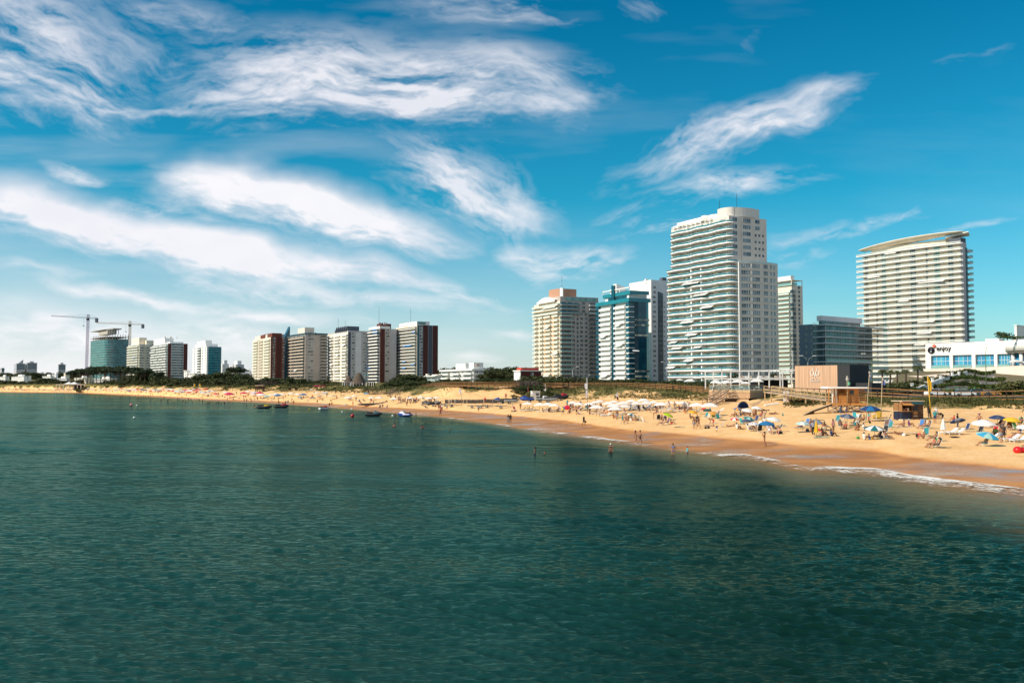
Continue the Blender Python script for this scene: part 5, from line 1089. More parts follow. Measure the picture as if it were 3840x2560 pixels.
for i in range(1):MB().box((Lw+3.05,1.5,0),(Lw+7.4,8,hh*.36)).build('annex',BLKW,sb)
Pa,Pb=P(2738,1456,199),P(2702,1486,195);stairs(Pb+Vector((.0,0,0)),Pa,1.7,9,'upper flight of the timber stairs climbing to the beach club deck',WDg)
Zl=P(2700,1490,194).z
ld=thing('stair_landing','timber landing halfway up the beach club stairs','landing',(*xy(2658,194),Zl));lw=xy(2762,194)[0]-xy(2658,194)[0]
MB().box((0,0,-.2),(lw,2.2,0)).build('floor',WDg,ld)
for h in(.55,1.1):MB().bar((0,0,h),(lw,0,h),.09,.13).build('rail',WDg,ld);MB().bar((lw,0,h),(lw,2.2,h),.09,.13).build('rail',WDg,ld)
for i in range(6):MB().box((lw*i/5-.07,-.07,-.2),(lw*i/5+.07,.07,1.12)).build('post',WDg,ld)
for i in range(4):MB().box((lw*i/3-.1,1.9,-3),(lw*i/3+.1,2.1,-.2)).build('leg',WDd,ld)
MB().box((lw*.62,.3,-2.6),(lw,.45,-.2)).build('side_wall',WDd,ld)
stairs(G(2668,1524)+Vector((0,0,.1)),P(2726,1491,192.5),1.8,12,'lower flight of the timber stairs standing on the sand before the club deck',WDg)
boardwalk(track([(2866,1468,184),(2930,1476,180),(3000,1486,174),(3060,1494,170),(3098,1499,167)]),'sloping ramp with pale rails running from the deck down to the sand',w=2.0,rail=1.1,sp=1.9,bars=1,m=WDl,md=WDg,name='timber_ramp',legsp=5)
for px,py,w,h,m_,lab in((2938,1508,1.1,2.3,W_,'white board leaning upright against the pale ramp'),(2953,1506,.8,2.1,WDo,'brown slatted frame leaning beside the white board at the ramp')):
    g=G(px,py);o=thing('leaning_board' if m_ is W_ else 'slatted_frame',lab,'board',g,.12)
    if m_ is W_:
        MB().prism([(0,0),(w,0),(w,.06),(0,.06)],0,h).build('panel',m_,o);MB().box((0,-.03,h-.1),(w,0,h)).build('top_batten',m_,o)
    else:
        for x in(0,w):MB().bar((x,0,0),(x,0,h),.1).build('side_rail',WDd,o)
        for k in range(6):MB().bar((0,0,h*(k+.5)/6),(w,0,h*(k+.5)/6),.05,.22).build('slat',m_,o)
    o.rotation_euler=(-.22,.10,.1)
g=G(2990,1503);o=thing('slatted_frame','brown frame half buried in the sand under the ramp','board',g,.1);MB().bar((0,0,0),(1.9,0,.35),.1).bar((.1,.5,0),(2.0,.5,.35),.1).build('side_rail',WDd,o);MB().add([(0,0,.02),(1.9,0,.37),(2.0,.5,.37),(.1,.5,.02)],[(0,1,2,3)]).build('panel',WDo,o);o.rotation_euler=(.5,0,.1)
# ------------------------------------------------------------------ lifeguard tower
g=G(3178,1548);Yt=g.y;bx=thing('lifeguard_tower','orange timber lifeguard tower on crossed legs with a flat white roof','lifeguard tower',g,-.06);s=Yt/F;z0=0
def tz(py):return P(3178,py,Yt).z-g.z
fl=tz(1511);rf=tz(1456);xl,xr=(3126-3178)*s,(3245-3178)*s;xw=(3178-3178)*s;xc0,xc1=(3126-3178)*s,(3178-3178)*s
D2=3.0
for x in(xl,xw,xr):
    for y in(0,D2):MB().box((x-.1,y-.1,-.5),(x+.1,y+.1,fl if x!=xw else rf)).build('leg',WDg if x==xl else WD,bx)
for a,b_ in((xl,xw),(xw,xr)):
    for y in(0,D2):MB().bar((a,y,.1),(b_,y,fl-.3),.09,.16).build('cross_brace',WDg,bx);MB().bar((a,y,fl-.3),(b_,y,.1),.09,.16).build('cross_brace',WDg,bx)
MB().box((xl-.15,-.2,fl-.35),(xr+.1,D2+.2,fl)).build('floor',WDo,bx)
MB().box((xw-1.0,.9,fl),(xw+.05,1.0,tz(1474))).build('cabin_front',WDo,bx);MB().box((xw+.05,.3,fl),(xr-.9,D2,rf)).build('cabin',WDo,bx);MB().box((xw+.5,.24,tz(1478)),(xw+1.1,.3,tz(1462))).build('window',[GWd],bx);MB().box((xw-1.4,1.6,fl),(xw+.05,D2,rf)).build('cabin_wall',WD,bx)
for x in(3130,3142):MB().box(((x-3178)*s-.12,.6,fl),((x-3178)*s+.12,.85,rf)).build('post',W_,bx)
for k in range(5):MB().box((xr-.85,.2,fl+.3+k*.42),(xr,.3,fl+.55+k*.42)).build('slat',WD,bx)
for h in(.35,.72,1.05):MB().bar((xl,-.12,fl+h),(xw,-.12,fl+h),.06,.1).build('rail',WDo,bx);MB().bar((xw,-.12,fl+h*.9),(xr,-.12,fl+h*.9),.06,.1).build('rail',WD,bx)
MB().box(((3152-3178)*s,-.1,fl),(xw,-.02,fl+1.15)).build('rail_panel',WDo,bx)
for k in range(6):x=lerp(xl,xr,k/5);MB().box((x-.05,-.16,fl),(x+.05,-.06,fl+1.1)).build('post',WDo if k<3 else WD,bx)
MB().prism([((3104-3178)*s,-.7),((3249-3178)*s,-.7),((3249-3178)*s,D2+.6),((3104-3178)*s,D2+.6)],[rf,rf-.0,rf,rf],[rf+.28,rf+.2,rf+.2,rf+.28]).build('roof',mat('white_roof_felt',(.82,.80,.77),.7,.06),bx)
rp_=[(xl+.1,0,fl-.15),((3048-3178)*s,-.6,tz(1543)+.05),((3004-3178)*s,-1.6,tz(1566)+.25)]
for y in(0,1.3):
    mb=MB()
    for a,b_ in zip(rp_,rp_[1:]):mb.bar((a[0],a[1]+y,a[2]),(b_[0],b_[1]+y,b_[2]),.1,.26)
    mb.build('ramp_beam',WDd,bx)
mb=MB()
for a,b_ in zip(rp_,rp_[1:]):mb.add([(a[0],a[1],a[2]+.14),(b_[0],b_[1],b_[2]+.14),(b_[0],b_[1]+1.3,b_[2]+.14),(a[0],a[1]+1.3,a[2]+.14)],[(0,1,2,3)])
mb.build('ramp',WDl,bx)
for x in((3042-3178)*s,(3052-3178)*s):MB().box((x-.05,-.5,tz(1565)),(x+.05,.7,tz(1542))).build('ramp_leg',WD,bx)
for px_ in(3110,):MB().box(((px_-3178)*s-.07,0,tz(1512)),((px_-3178)*s+.07,.15,rf)).build('post',WDo,bx)
g=G(972,1469);wh=thing('watch_hut','small dark brown lifeguard hut on legs at the foot of the dune, far left','lifeguard hut',g);s2=g.y/F
MB().box((-14*s2,0,10*s2),(14*s2,3,18*s2)).build('cabin',WDd,wh);MB().box((-16*s2,-.6,23*s2),(16*s2,3.4,25*s2)).build('roof',BE,wh);MB().box((-14*s2,2,18*s2),(14*s2,3,23*s2)).build('back_wall',WD,wh)
for x in(-13,13):
    for y in(0,3):MB().box((x*s2-.15,y-.15,-.5),(x*s2+.15,y+.15,23*s2)).build('leg',WDd,wh)
# ------------------------------------------------------------------ kiosk
g=G(3420,1573);kz=g.y/F;ks=thing('beach_kiosk','brown drinks kiosk on the sand with a raised orange counter flap and round logo','kiosk',g,.16)
KB=mat('kiosk_brown_board',(.085,.042,.020),.7,.12,2);KN=mat('kiosk_navy',(.015,.020,.045),.6,.1)
def kx(px):return(px-3420)*kz*1.02
MB().box((kx(3420),0,0),(kx(3466),2.2,58*kz)).build('wall',KB,ks);MB().box((kx(3382),.1,0),(kx(3420),2.2,30*kz)).build('counter_front',KN,ks);MB().box((kx(3379),-.25,30*kz),(kx(3421),.8,33*kz)).build('counter',WD,ks)
MB().box((kx(3382),2.0,33*kz),(kx(3420),2.2,62*kz)).build('back_wall',WDo,ks);MB().box((kx(3382),.1,33*kz),(kx(3382)+.1,2.2,62*kz)).build('side_wall',WD,ks);MB().add([(kx(3370),-1.1,54*kz),(kx(3412),-1.1,53*kz),(kx(3414),0,62*kz),(kx(3380),0,62*kz),(kx(3370),-1.1,54*kz+.05),(kx(3412),-1.1,53*kz+.05),(kx(3414),0,62*kz+.05),(kx(3380),0,62*kz+.05)],[(0,3,2,1),(4,5,6,7),(0,1,5,4),(3,0,4,7),(1,2,6,5)]).build('flap',WDo,ks)
MB().box((kx(3378),-.3,68*kz),(kx(3468),2.5,71*kz)).build('roof',PNK,ks);MB().box((kx(3416),-.06,57*kz),(kx(3465),.3,68*kz)).build('header_sign',mat('teal_sign',(.03,.16,.22),.6,.3,4),ks);MB().box((kx(3378),-.05,62*kz),(kx(3416),.3,68*kz)).build('header_panel',mat('brown_sign',(.30,.14,.07),.7,.3,4),ks);MB().box((kx(3425),-.04,33*kz),(kx(3445),.02,54*kz)).build('window',BLKW,ks)
mb=MB();n=28
for i in range(n):
    a0,a1=2*math.pi*i/n,2*math.pi*(i+1)/n;mb.bar((.27*math.cos(a0),0,.27*math.sin(a0)),(.27*math.cos(a1),0,.27*math.sin(a1)),.05)
LGO=mat('tan_logo_paint',(.62,.34,.12),.6,.05);o_=mb.build('logo_ring',LGO,ks,(kx(3434),-.05,25*kz));MB().box((-.13,-.03,-.1),(.09,.03,.1)).box((.09,-.03,-.05),(.15,.03,.06)).build('logo_cup',LGO,o_);MB().box((kx(3426),-.04,12*kz),(kx(3443),0,14.5*kz)).build('sign_strip',mat('pale_sign_strip',(.60,.50,.36),.6),ks)
MB().box((kx(3376),-.5,-.08),(kx(3415),.6,.06)).build('step',PNK,ks)
for i,(x,w,h) in enumerate(((3388,.2,.35),(3394,.16,.25),(3402,.25,.45),(3410,.3,.4))):MB().tube([(kx(x),.3,33*kz),(kx(x),.3,33*kz+h)],w/2,8).build('jar',BE if i%2 else BR,ks)
# ------------------------------------------------------------------ hotel grounds: bank, terraces, hedges, stair, palms
BANK=mat('garden_soil',(.16,.13,.06),.9,.3,.6);TW=mat('terrace_wall',(.74,.62,.54),.85,.06,.3)
hv=[P(3455,1384,375),P(3860,1372,330)]
def longwall(pts,h,th,label,m,name='terrace_wall',cat='wall',cap=None,group=None):
    pts=[Vector(p) for p in pts];o=pts[0].copy();r=thing(name,label,cat,o,0,group);mb=MB();mc=MB()
    for a,b_ in zip(pts,pts[1:]):
        d=(b_-a).normalized();nn=Vector((-d.y,d.x,0));nn=nn if nn.y>0 else-nn;q=[a,b_,b_+nn*th,a+nn*th];q=[v-o for v in q]
        mb.add([v-Vector((0,0,h)) for v in q]+q,[(3,2,1,0),(4,5,6,7),(0,1,5,4),(1,2,6,5),(2,3,7,6),(3,0,4,7)])
        mc.bar(a-o+nn*th/2+Vector((0,0,.1)),b_-o+nn*th/2+Vector((0,0,.1)),th+.12,.2)
    mb.build('wall_body',m,r);mc.build('coping',cap or m,r);return r
longwall([P(3462,1385,372),P(3600,1381,356),P(3700,1378,345),P(3870,1370,325)],9.5,1,'long pale terrace wall carrying the white hotel front',TW)
longwall([P(3370,1413,330),P(3460,1410,318),P(3560,1400,312)],4.5,.8,'short pale terrace wall behind the palms, left of the hotel hedges',TW)
terr=[((3550,1389),(3730,1388),318,'topmost'),((3470,1413),(3768,1417),286,'second'),((3500,1438),(3800,1438),250,'third'),((3420,1458),(3840,1457),216,'lowest')]
for(a,b_,Y,nm) in terr:
    pa,pb=P(a[0],a[1]+11,Y),P(b_[0],b_[1]+11,Y)
    longwall([pa,pb],3.4,.6,f'pale garden wall under the {nm} hotel hedge',TW)
    q=random.Random(int(Y));n=34;hb=[]
    L_=(pb-pa).length;hh_=14*Y/F
    for i in range(n):k=(i+.5)/n;hb.append(((L_*k,q.uniform(-.1,.5),hh_*(.45+.35*math.sin(k*9+Y))),(L_/n*.9,.8,hh_*.55)))
    o=leaves(1900,hb,.26,int(Y)).build('hedge',LH);o.location=pa+Vector((0,-.2,0));o.rotation_euler=(0,0,math.atan2((pb-pa).y,(pb-pa).x));tag(o,f'{nm} clipped wavy hedge on the hotel terraces','hedge')
bp_=[]
for(pxa,pxb,py,Y) in((3330,3860,1462,212),(3330,3860,1452,245),(3340,3870,1436,282),(3350,3880,1410,316),(3400,3890,1386,352)):bp_.append([P(lerp(pxa,pxb,i/20),py+6,Y+1.2) for i in range(21)])
vs=[p for row in bp_ for p in row];fs=[(r*21+i,r*21+i+1,(r+1)*21+i+1,(r+1)*21+i) for r in range(4) for i in range(20)]
o=MB();o.add(vs,fs,0,True);o=o.build('garden_bank',BANK);tag(o,'planted bank rising from the street to the hotel','bank',kind='structure')
st_pts=[P(3437,1457,226),P(3500,1433,250),P(3553,1411,280),P(3572,1410,292),P(3645,1388,326)]
r=longwall(st_pts,1.1,.35,'white stair balustrade climbing diagonally between the hotel hedges',W_,'stair_balustrade','balustrade')
for(px,py,Y,hgt) in((3420,1460,224,20),(3497,1436,250,16),(3528,1422,265,12),(3571,1410,290,12),(3596,1403,300,8)):
    p=P(px,py,Y)-st_pts[0];w=.26;MB().box((p.x-w,p.y-w,p.z-.8),(p.x+w,p.y+w,p.z+hgt*Y/F)).prism([(p.x-w*1.25,p.y-w*1.25),(p.x+w*1.25,p.y-w*1.25),(p.x+w*1.25,p.y+w*1.25),(p.x-w*1.25,p.y+w*1.25)],p.z+hgt*Y/F,p.z+hgt*Y/F+.25).build('pillar',W_,r)
for i,(px,Y,tp) in enumerate([(3450,240,1428),(3480,262,1412),(3530,275,1405),(3585,300,1400),(3610,305,1396),(3560,258,1424),(3600,246,1428)]):
    X=(px-1920)/F*Y;zz=P(px,tp+13,Y).z;plant('shrub',(X,Y,zz-.6),13*Y/F+1.0,1.6,'dark leafy shrub filling the slope beside the white stair balustrade','shrub','shrubs beside the stair balustrade',0)
belt('shrub',3770,3860,12,205,235,[(3760,1436),(3810,1422),(3860,1420)],'olive green shrub at the right edge below the hotel','shrubs at the right edge below the hotel',1.1,6,1)
belt('shrub',3290,3440,16,222,262,[(3290,1444),(3350,1438),(3400,1420),(3440,1440)],'dark garden shrub below the palms, right of the sign building','garden shrubs below the palms',1.2,6,0)
def palm(px,pyb,pyt,Y,r_px,label,seed,sh=12):
    q=random.Random(seed);A=P(px,pyb,Y);T=P(px,pyt,Y);h=T.z-A.z;rr=r_px*Y/F;r=thing('palm_tree',label,'palm tree',A)
    MB().tube([(0,0,-1.5),(.1,0,h*.5),(0,0,h)],[.30,.26,.34],8).build('trunk',TRK,r);mb=MB()
    for i in range(34):
        th=q.uniform(0,6.28);up=q.uniform(-.25,1.1);l_=rr*q.uniform(.85,1.15);n=7;pts=[]
        for k in range(n+1):
            s_=k/n;e=up*s_-1.0*s_*s_;pts.append(Vector((math.cos(th)*l_*s_*(1-.1*abs(up)),math.sin(th)*l_*s_*(1-.1*abs(up)),h+l_*e*.75)))
        side=Vector((-math.sin(th),math.cos(th),0))
        for k in range(n):
            a,b_=pts[k],pts[k+1]
            for sgn in(-1,1):
                for s_ in(.2,.7):
                    c_=a.lerp(b_,s_);w=rr*.26*math.sin(math.pi*min(1,(k+s_+.6)/(n+.6)));tip=c_+side*sgn*w+(b_-a).normalized()*w*.6-Vector((0,0,w*.55));dd=(b_-a)*.34;mb.add([c_,c_+dd,tip],[(0,1,2)])
        for a,b_ in zip(pts,pts[1:]):mb.bar(a,b_,.04)
    mb.build('crown',LPALM,r)
for i,(px,pyb,pyt,Y,rp2,lab) in enumerate([(3308,1428,1390,262,22,'palm left of the hotel, first from the left beside the street lamp'),(3338,1428,1390,268,20,'broad palm in the middle of the palm row before the hotel tower'),(3364,1424,1392,275,16,'small palm half hidden behind the middle of the palm row'),(3396,1420,1388,272,18,'palm right of the middle one in the row before the hotel tower'),(3441,1414,1374,286,24,'tallest palm at the right end of the row, beside the white hotel front'),
    (3192,1432,1402,250,15,'small palm rising behind the dark wall of the sign building'),(3218,1446,1420,244,18,'low bushy palm right of the sign building'),(3250,1444,1424,246,14,'lower bushy palm left of the tall street lamp'),(3378,1458,1440,228,22,'spiky low palm in the garden behind the boardwalk')]):palm(px,pyb,pyt,Y,rp2,lab,i+5)
g=P(3656,1462,222);h=P(3656,1397,222).z-g.z;r=thing('norfolk_pine','tiered young pine standing before the hotel hedges','tree',g);MB().tube([(0,0,-.6),(0,0,h)],[.14,.03],6).build('trunk',TRK,r);q=random.Random(3);bl=[]
for k in range(8):
    zz=h*(.18+.8*k/8);rad=(1-k/8.5)*20*222/F
    for j in range(7):th=q.uniform(0,6.28);bl+=[((rad*.75*math.cos(th),rad*.75*math.sin(th),zz),(rad*.35,rad*.35,.16))]
leaves(1500,bl,.13,5).build('crown',LH,r)
g=P(3777,1270,368);r=thing('leafy_tree','round green tree growing on the hotel roof','tree',g-Vector((0,0,1.5)));r.scale=(5.4,5.4,4.8);ob('crown',SHRM[2][0].copy(),r);ob('trunk',TREEM[0][1],r)
hb=[((x*1.1,math.sin(x*.3)*.4,.3),(1.0,.7,.5)) for x in range(-6,14)]
o=leaves(700,hb,.22,77).build('planter_plants',LH);o.location=P(3815,1267,352);tag(o,'trailing green plants along the round white roof edge of the hotel','plants')
# ------------------------------------------------------------------ lamps, poles, flags
STL=mat('galvanised_steel',(.30,.31,.30),.5,.1,metal=.4);STG=mat('green_painted_steel',(.10,.13,.05),.5,.1)
def lamp(px,pyb,pyt,Y,arms,label,m=None,al=2.2,bent=True):
    A=P(px,pyb,Y);h=P(px,pyt,Y).z-A.z;r=thing('street_lamp',label,'street lamp',A);m=m or STL
    MB().tube([(0,0,-1),(0,0,h*.82)],[.13,.09],8).build('pole',m,r)
    for s_ in arms:
        MB().tube([(0,0,h*.8),(s_*al*.25,0,h*.92),(s_*al*.9,0,h)],.05,6).build('arm',m,r);MB().box((min(s_*al*.8,s_*al*1.35),-.16,h-.04),(max(s_*al*.8,s_*al*1.35),.16,h+.12)).build('lamp_head',W_,r)
lamp(3272,1462,1326,236,(-1,1),'tall double-armed street lamp on a green pole before the palms',STG,2.0);lamp(3031,1460,1334,262,(-1,1),'double-armed street lamp rising behind the sign building',STL,1.7)
lamp(3699,1466,1302,225,(1,),'tall single green lamp pole before the white hotel front',STG,.35);lamp(2148,1425,1375,350,(1,),'curved street lamp before the taupe side of the cream tower',STL,1.6);lamp(2501,1430,1357,330,(-1,),'curved street lamp between the white slab tower and the tallest tower',STL,1.5)
lamp(2058,1440,1412,330,(1,),'short lamp post left of the two before the cream tower',STL,.5);lamp(2087,1440,1409,330,(1,),'short lamp post right of the two before the cream tower',STL,.8);lamp(2200,1452,1405,300,(1,),'lamp post at the boardwalk right of the cream tower',STL,.8);lamp(2707,1440,1366,300,(1,),'dark lamp post before the tallest tower at the left end of the pergola',BLK,.3)
lamp(1715,1430,1407,390,(1,),'thin lamp post before the white terraced house',STL,.3);lamp(1776,1428,1392,430,(1,),'taller lamp post before the white terraced house',STL,.3)
r=thing('globe_lamp','three-globe garden lamp between the palms and the boardwalk','garden lamp',P(3334,1456,224));k=224/F
MB().tube([(0,0,-.5),(0,0,27*k)],.06,6).build('pole',BLK,r)
for x in(-13,0,13):MB().tube([(0,0,20*k),(x*k,0,22*k),(x*k,0,25*k)],.035,5).build('arm',BLK,r);MB().ell((x*k,0,28*k),3.2*k,12,8).build('globe',W_,r)
for px,py,lab in((3266,1440,'single white globe lamp behind the lifeguard tower'),(3198,1427,'single white globe lamp right of the sign building')):
    r=thing('globe_lamp',lab,'garden lamp',P(px,1458,230));MB().tube([(0,0,0),(0,0,P(px,py,230).z-r.location.z)],.05,6).build('pole',BLK,r);MB().ell((0,0,P(px,py,230).z-r.location.z),.22,12,8).build('globe',W_,r)
YLW=mat('yellow_cloth',(.78,.46,.02),.8,.06,trans=.2);FW_=mat('white_flag_cloth',(.74,.72,.74),.8,.06,trans=.2);FBL=mat('blue_flag_cloth',(.10,.13,.36),.8,.06);FR=mat('red_flag_cloth',(.50,.03,.03),.8,.06);FGN=mat('green_flag_cloth',(.20,.55,.34),.8,.06);FMR=mat('maroon_flag_cloth',(.10,.02,.04),.8,.06);WDP=mat('bamboo_pole',(.42,.34,.20),.7,.15)
def cloth(pts,n=6,amp=.12,seed=0):
    """flag cloth hung between an inner and an outer edge: pts = [(x_in, z_in, x_out, z_out), ...] from the top down"""
    q=random.Random(seed);mb=MB();vs=[]
    for k,(xi,zi,xo,zo) in enumerate(pts):
        for j in range(n+1):t_=j/n;vs.append((lerp(xi,xo,t_),amp*math.sin(j*1.7+k*.8+seed)*t_,lerp(zi,zo,t_)))
    fs=[];mi=[]
    for k in range(len(pts)-1):
        for j in range(n):a=k*(n+1)+j;fs.append((a,a+1,a+n+2,a+n+1))
    mb.add(vs,fs,0,True);return mb
def flag(px,pyb,pxt,pyt,label,shape,mats,pm,pr=.035,bands=None,seed=0):
    """shape: photo offsets (dx_in, dy_in, dx_out, dy_out) from the pole top"""
    g=G(px,pyb);k=g.y/F;top=P(pxt,pyt,g.y)-g;r=thing('beach_flag',label,'flag',g);MB().tube([(0,0,-.3),top],[pr*1.25,pr],8).build('pole',pm,r)
    mb=cloth([(top.x+a*k,top.z-b_*k,top.x+c*k,top.z-d*k) for a,b_,c,d in shape],6,.10,seed)
    if bands:
        nrow=len(shape)-1
        for i in range(len(mb.m)):mb.m[i]=bands[(i//6)%len(bands)] if not isinstance(bands,str) else(i%6)%2
    mb.build('flag_cloth',mats,r);return r
flag(3493,1569,3478,1411,'long yellow teardrop flag on a yellow pole right of the kiosk',[(0,0,2,0),(0,12,7,14),(1,26,14,22),(3,40,16,36),(5,54,14,54)],[YLW,W_],mat('yellow_pole',(.62,.38,.04),.6,.08),.06,[0,0,0,0])
flag(3248,1574,3261,1392,'white and violet striped flag on the left bamboo pole behind the navy umbrellas',[(-4,0,2,0),(-4,6,5,8),(-3,12,6,15),(-2,18,6,22),(-1,24,5,28)],[FW_,FBL],WDP,.05,[0,1,0,1],3)
flag(3302,1580,3309,1413,'blue and white flag on the right bamboo pole behind the navy umbrellas',[(0,0,2,3),(0,10,7,14),(-2,18,9,24),(-7,30,8,30)],[FW_,FBL],WDP,.055,[0,1,1],5)
g=bx.location;r=thing('beach_flag','white and green flags on the pole of the lifeguard tower','flag',g+Vector(((3176-3178)*s,-.4,tz(1456))));hh_=tz(1408)-tz(1456);MB().tube([(0,0,-2.5),(-.05,0,hh_)],.05,6).build('pole',WDP,r)
cloth([(-.05,hh_,-.02,hh_),(-.2,hh_-.35,.1,hh_-.3),(-.25,hh_-.7,.2,hh_-.7)],6,.06,1).build('flag_cloth',[FW_],r);cloth([(-.02,hh_-.7,.1,hh_-.8),(.0,hh_-1.1,.5,hh_-1.25),(.05,hh_-1.55,.3,hh_-1.5)],6,.06,4).build('flag_cloth',[FGN],r)
flag(1731,1518,1729,1452,'white feather flag above the log fence',[(0,0,-1,0),(0,6,-9,12),(0,16,-4,24),(0,26,-2,26)],[FW_],STL,.05,None,2);flag(2203,1508,2203,1416,'tall white banner with dark lettering on the dune behind the white umbrellas',[(0,20,-12,22),(0,30,-12,34),(0,42,-8,44)],[FW_,FBL],STL,.06,[0,0],6)
flag(2051,1490,2045,1437,'white and maroon feather flag beside the white hut',[(0,0,-1,0),(0,8,-4,14),(2,18,-7,24),(2,30,-2,30)],[FW_,FMR],WDP,.06,[0,1,0],7);flag(2322,1506,2316,1466,'white and maroon feather flag on the dune behind the middle white umbrellas',[(0,0,1,0),(0,8,-8,14),(1,18,-3,22),(3,33,-3,33)],[FW_,FMR],WDP,.05,[0,0,1],8)
flag(1978,1484,1979,1447,'narrow red flag before the dark gully',[(0,0,2,0),(0,10,2,12),(-1,24,2,24)],[FR],BLK,.05);flag(2022,1508,2024,1474,'small white flag before the white hut',[(0,0,-2,0),(0,10,-4,12),(0,30,-5,32)],[FW_],STL,.04)
r=flag(2203,1512,2203,1462,'lower white banner with dark lettering on the dune behind the white umbrellas',[(0,0,-8,2),(0,14,-8,14),(0,28,-8,28)],[FW_],STL,.05);
for i,(a,px_,py_,L_) in enumerate((('N',0,0,0),)):
    o_=ob('lettering',text('DALE',1.0,.01,FBL),r);o_.location=(-.28,-.14,1.6);o_.rotation_euler=(math.pi/2,-math.pi/2,0);bpy.data.objects.remove(o_)
for px,lab in((724,'first'),(744,'second')):
    g=G(px+2,1462);k=g.y/F;r=thing('beach_flag',f'{lab} of two yellow banners before the dark dune shrubs, far left','flag',g);MB().tube([(0,0,-.3),(0,0,24*k)],.1,6).build('pole',STL,r);cloth([(0,24*k,5*k,23*k),(0,18*k,6*k,18*k),(0,11*k,5*k,12*k)],5,.3).build('flag_cloth',[YLW],r)
ROAD=mat('asphalt',(.06,.06,.06),.9,.15,.8);pr_=[P(px,1490-4,200) for px in(3180,3300)]
vs=[];
for px in range(3100,4000,30):
    for Y in(186,200):x=(px-1920)/F*Y;vs.append((x,Y,gz(x,Y)+.35))
n=len(vs)//2;o=MB();o.add(vs,[(2*i,2*i+2,2*i+3,2*i+1) for i in range(n-1)]);o=o.build('street',ROAD);tag(o,'street behind the boardwalk below the hotel','street',kind='structure')
def car(p,rz,m,label):
    r=thing('parked_car',label,'car',p,rz,'cars parked behind the boardwalk')
    pr=[(-2.1,.35),(2.1,.35),(2.15,.75),(1.2,.92),(-1.9,.95),(-2.15,.8)];mb=MB()
    mb.add([(x,-.85,z) for x,z in pr]+[(x,.85,z) for x,z in pr],[tuple(range(5,-1,-1)),tuple(range(6,12))]+[(i,(i+1)%6,(i+1)%6+6,i+6) for i in range(6)]);mb.build('body',m,r)
    pr=[(-1.8,.93),(1.1,.93),(.5,1.45),(-1.3,1.45)];mb=MB();mb.add([(x,-.75,z) for x,z in pr]+[(x,.75,z) for x,z in pr],[(3,2,1,0),(4,5,6,7)]+[(i,(i+1)%4,(i+1)%4+4,i+4) for i in range(4)]);mb.build('cabin_glass',GWd,r);MB().box((-1.25,-.7,1.44),(.45,.7,1.5)).build('roof',m,r)
    w=MB().tube([(0,-.1,0),(0,.1,0)],.33,14).mesh('wheel',BLK)
    for x in(-1.35,1.35):
        for y in(-.8,.8):ob('wheel',w,r,(x,y,.33))
for px,m_,lab in((3508,W_,'white car behind the boardwalk, directly right of the yellow flag'),(3612,LG,'silver car glimpsed through the boardwalk rails below the hotel stairs'),(3668,GSL,'dark blue car right of the silver one behind the boardwalk rails'),(3706,mat('orange_car_paint',(.55,.25,.06),.4,.05),'orange car behind the boardwalk below the tall green lamp pole')):
    Y=190;x=(px-1920)/F*Y;car((x,Y,gz(x,Y)+.36),math.radians(rng.uniform(-8,8)),m_,lab)
STAIR_RAIL=mat('green_exercise_bars',(.03,.16,.08),.5,.1)
r=thing('exercise_bars','green steel pull-up bars before the lowest hotel hedge','exercise bars',P(3552,1466,205));k=205/F
for x in(0,33,67,104):MB().tube([(x*k,0,-.8),(x*k,0,18*k)],.07,6).build('post',STAIR_RAIL,r)
for a,b_,z in((0,33,10),(33,67,14)):MB().tube([(a*k,0,z*k),(b_*k,0,z*k)],.05,6).build('bar',STAIR_RAIL,r)
# ------------------------------------------------------------------ people: one continuous body per pose, hair and clothes as parts
def cap(mb,a,b,ra,rb,n=12):
    a,b=Vector(a),Vector(b);d=b-a;L_=max(d.length,1e-4);d.normalize();pts=[];rad=[]
    for i in range(5):t_=math.pi/2*i/4;pts.append(a-d*ra*math.cos(t_));rad.append(max(.002,ra*math.sin(t_)))
    for i in range(5):t_=math.pi/2*i/4;pts.append(b+d*rb*math.sin(t_));rad.append(max(.002,rb*math.cos(t_)))
    mb.tube(pts,rad,n)
def remesh(mb,name,vox,m,sm=4):
    o=mb.build('tmp',m);md=o.modifiers.new('r','REMESH');md.mode='VOXEL';md.voxel_size=vox;md.use_smooth_shade=True
    s_=o.modifiers.new('s','SMOOTH');s_.factor=.5;s_.iterations=sm
    dc=o.modifiers.new('d','DECIMATE');dc.ratio=.35
    me=bpy.data.meshes.new_from_object(o.evaluated_get(bpy.context.evaluated_depsgraph_get()));bpy.data.objects.remove(o);me.name=name;me.materials.clear();me.materials.append(m)
    me.polygons.foreach_set('use_smooth',[True]*len(me.polygons));return me
SK=[mat('tanned_skin',(.36,.165,.085),.55,.06),mat('brown_skin',(.22,.095,.05),.55,.06),mat('light_skin',(.52,.28,.17),.55,.06),mat('dark_skin',(.10,.045,.028),.5,.06)]
HR=[mat('dark_hair',(.018,.012,.009),.5,.1),mat('brown_hair',(.07,.035,.018),.55,.1),mat('fair_hair',(.42,.30,.15),.6,.1),mat('grey_hair',(.40,.39,.38),.6,.1)]
S1=(1,-1)
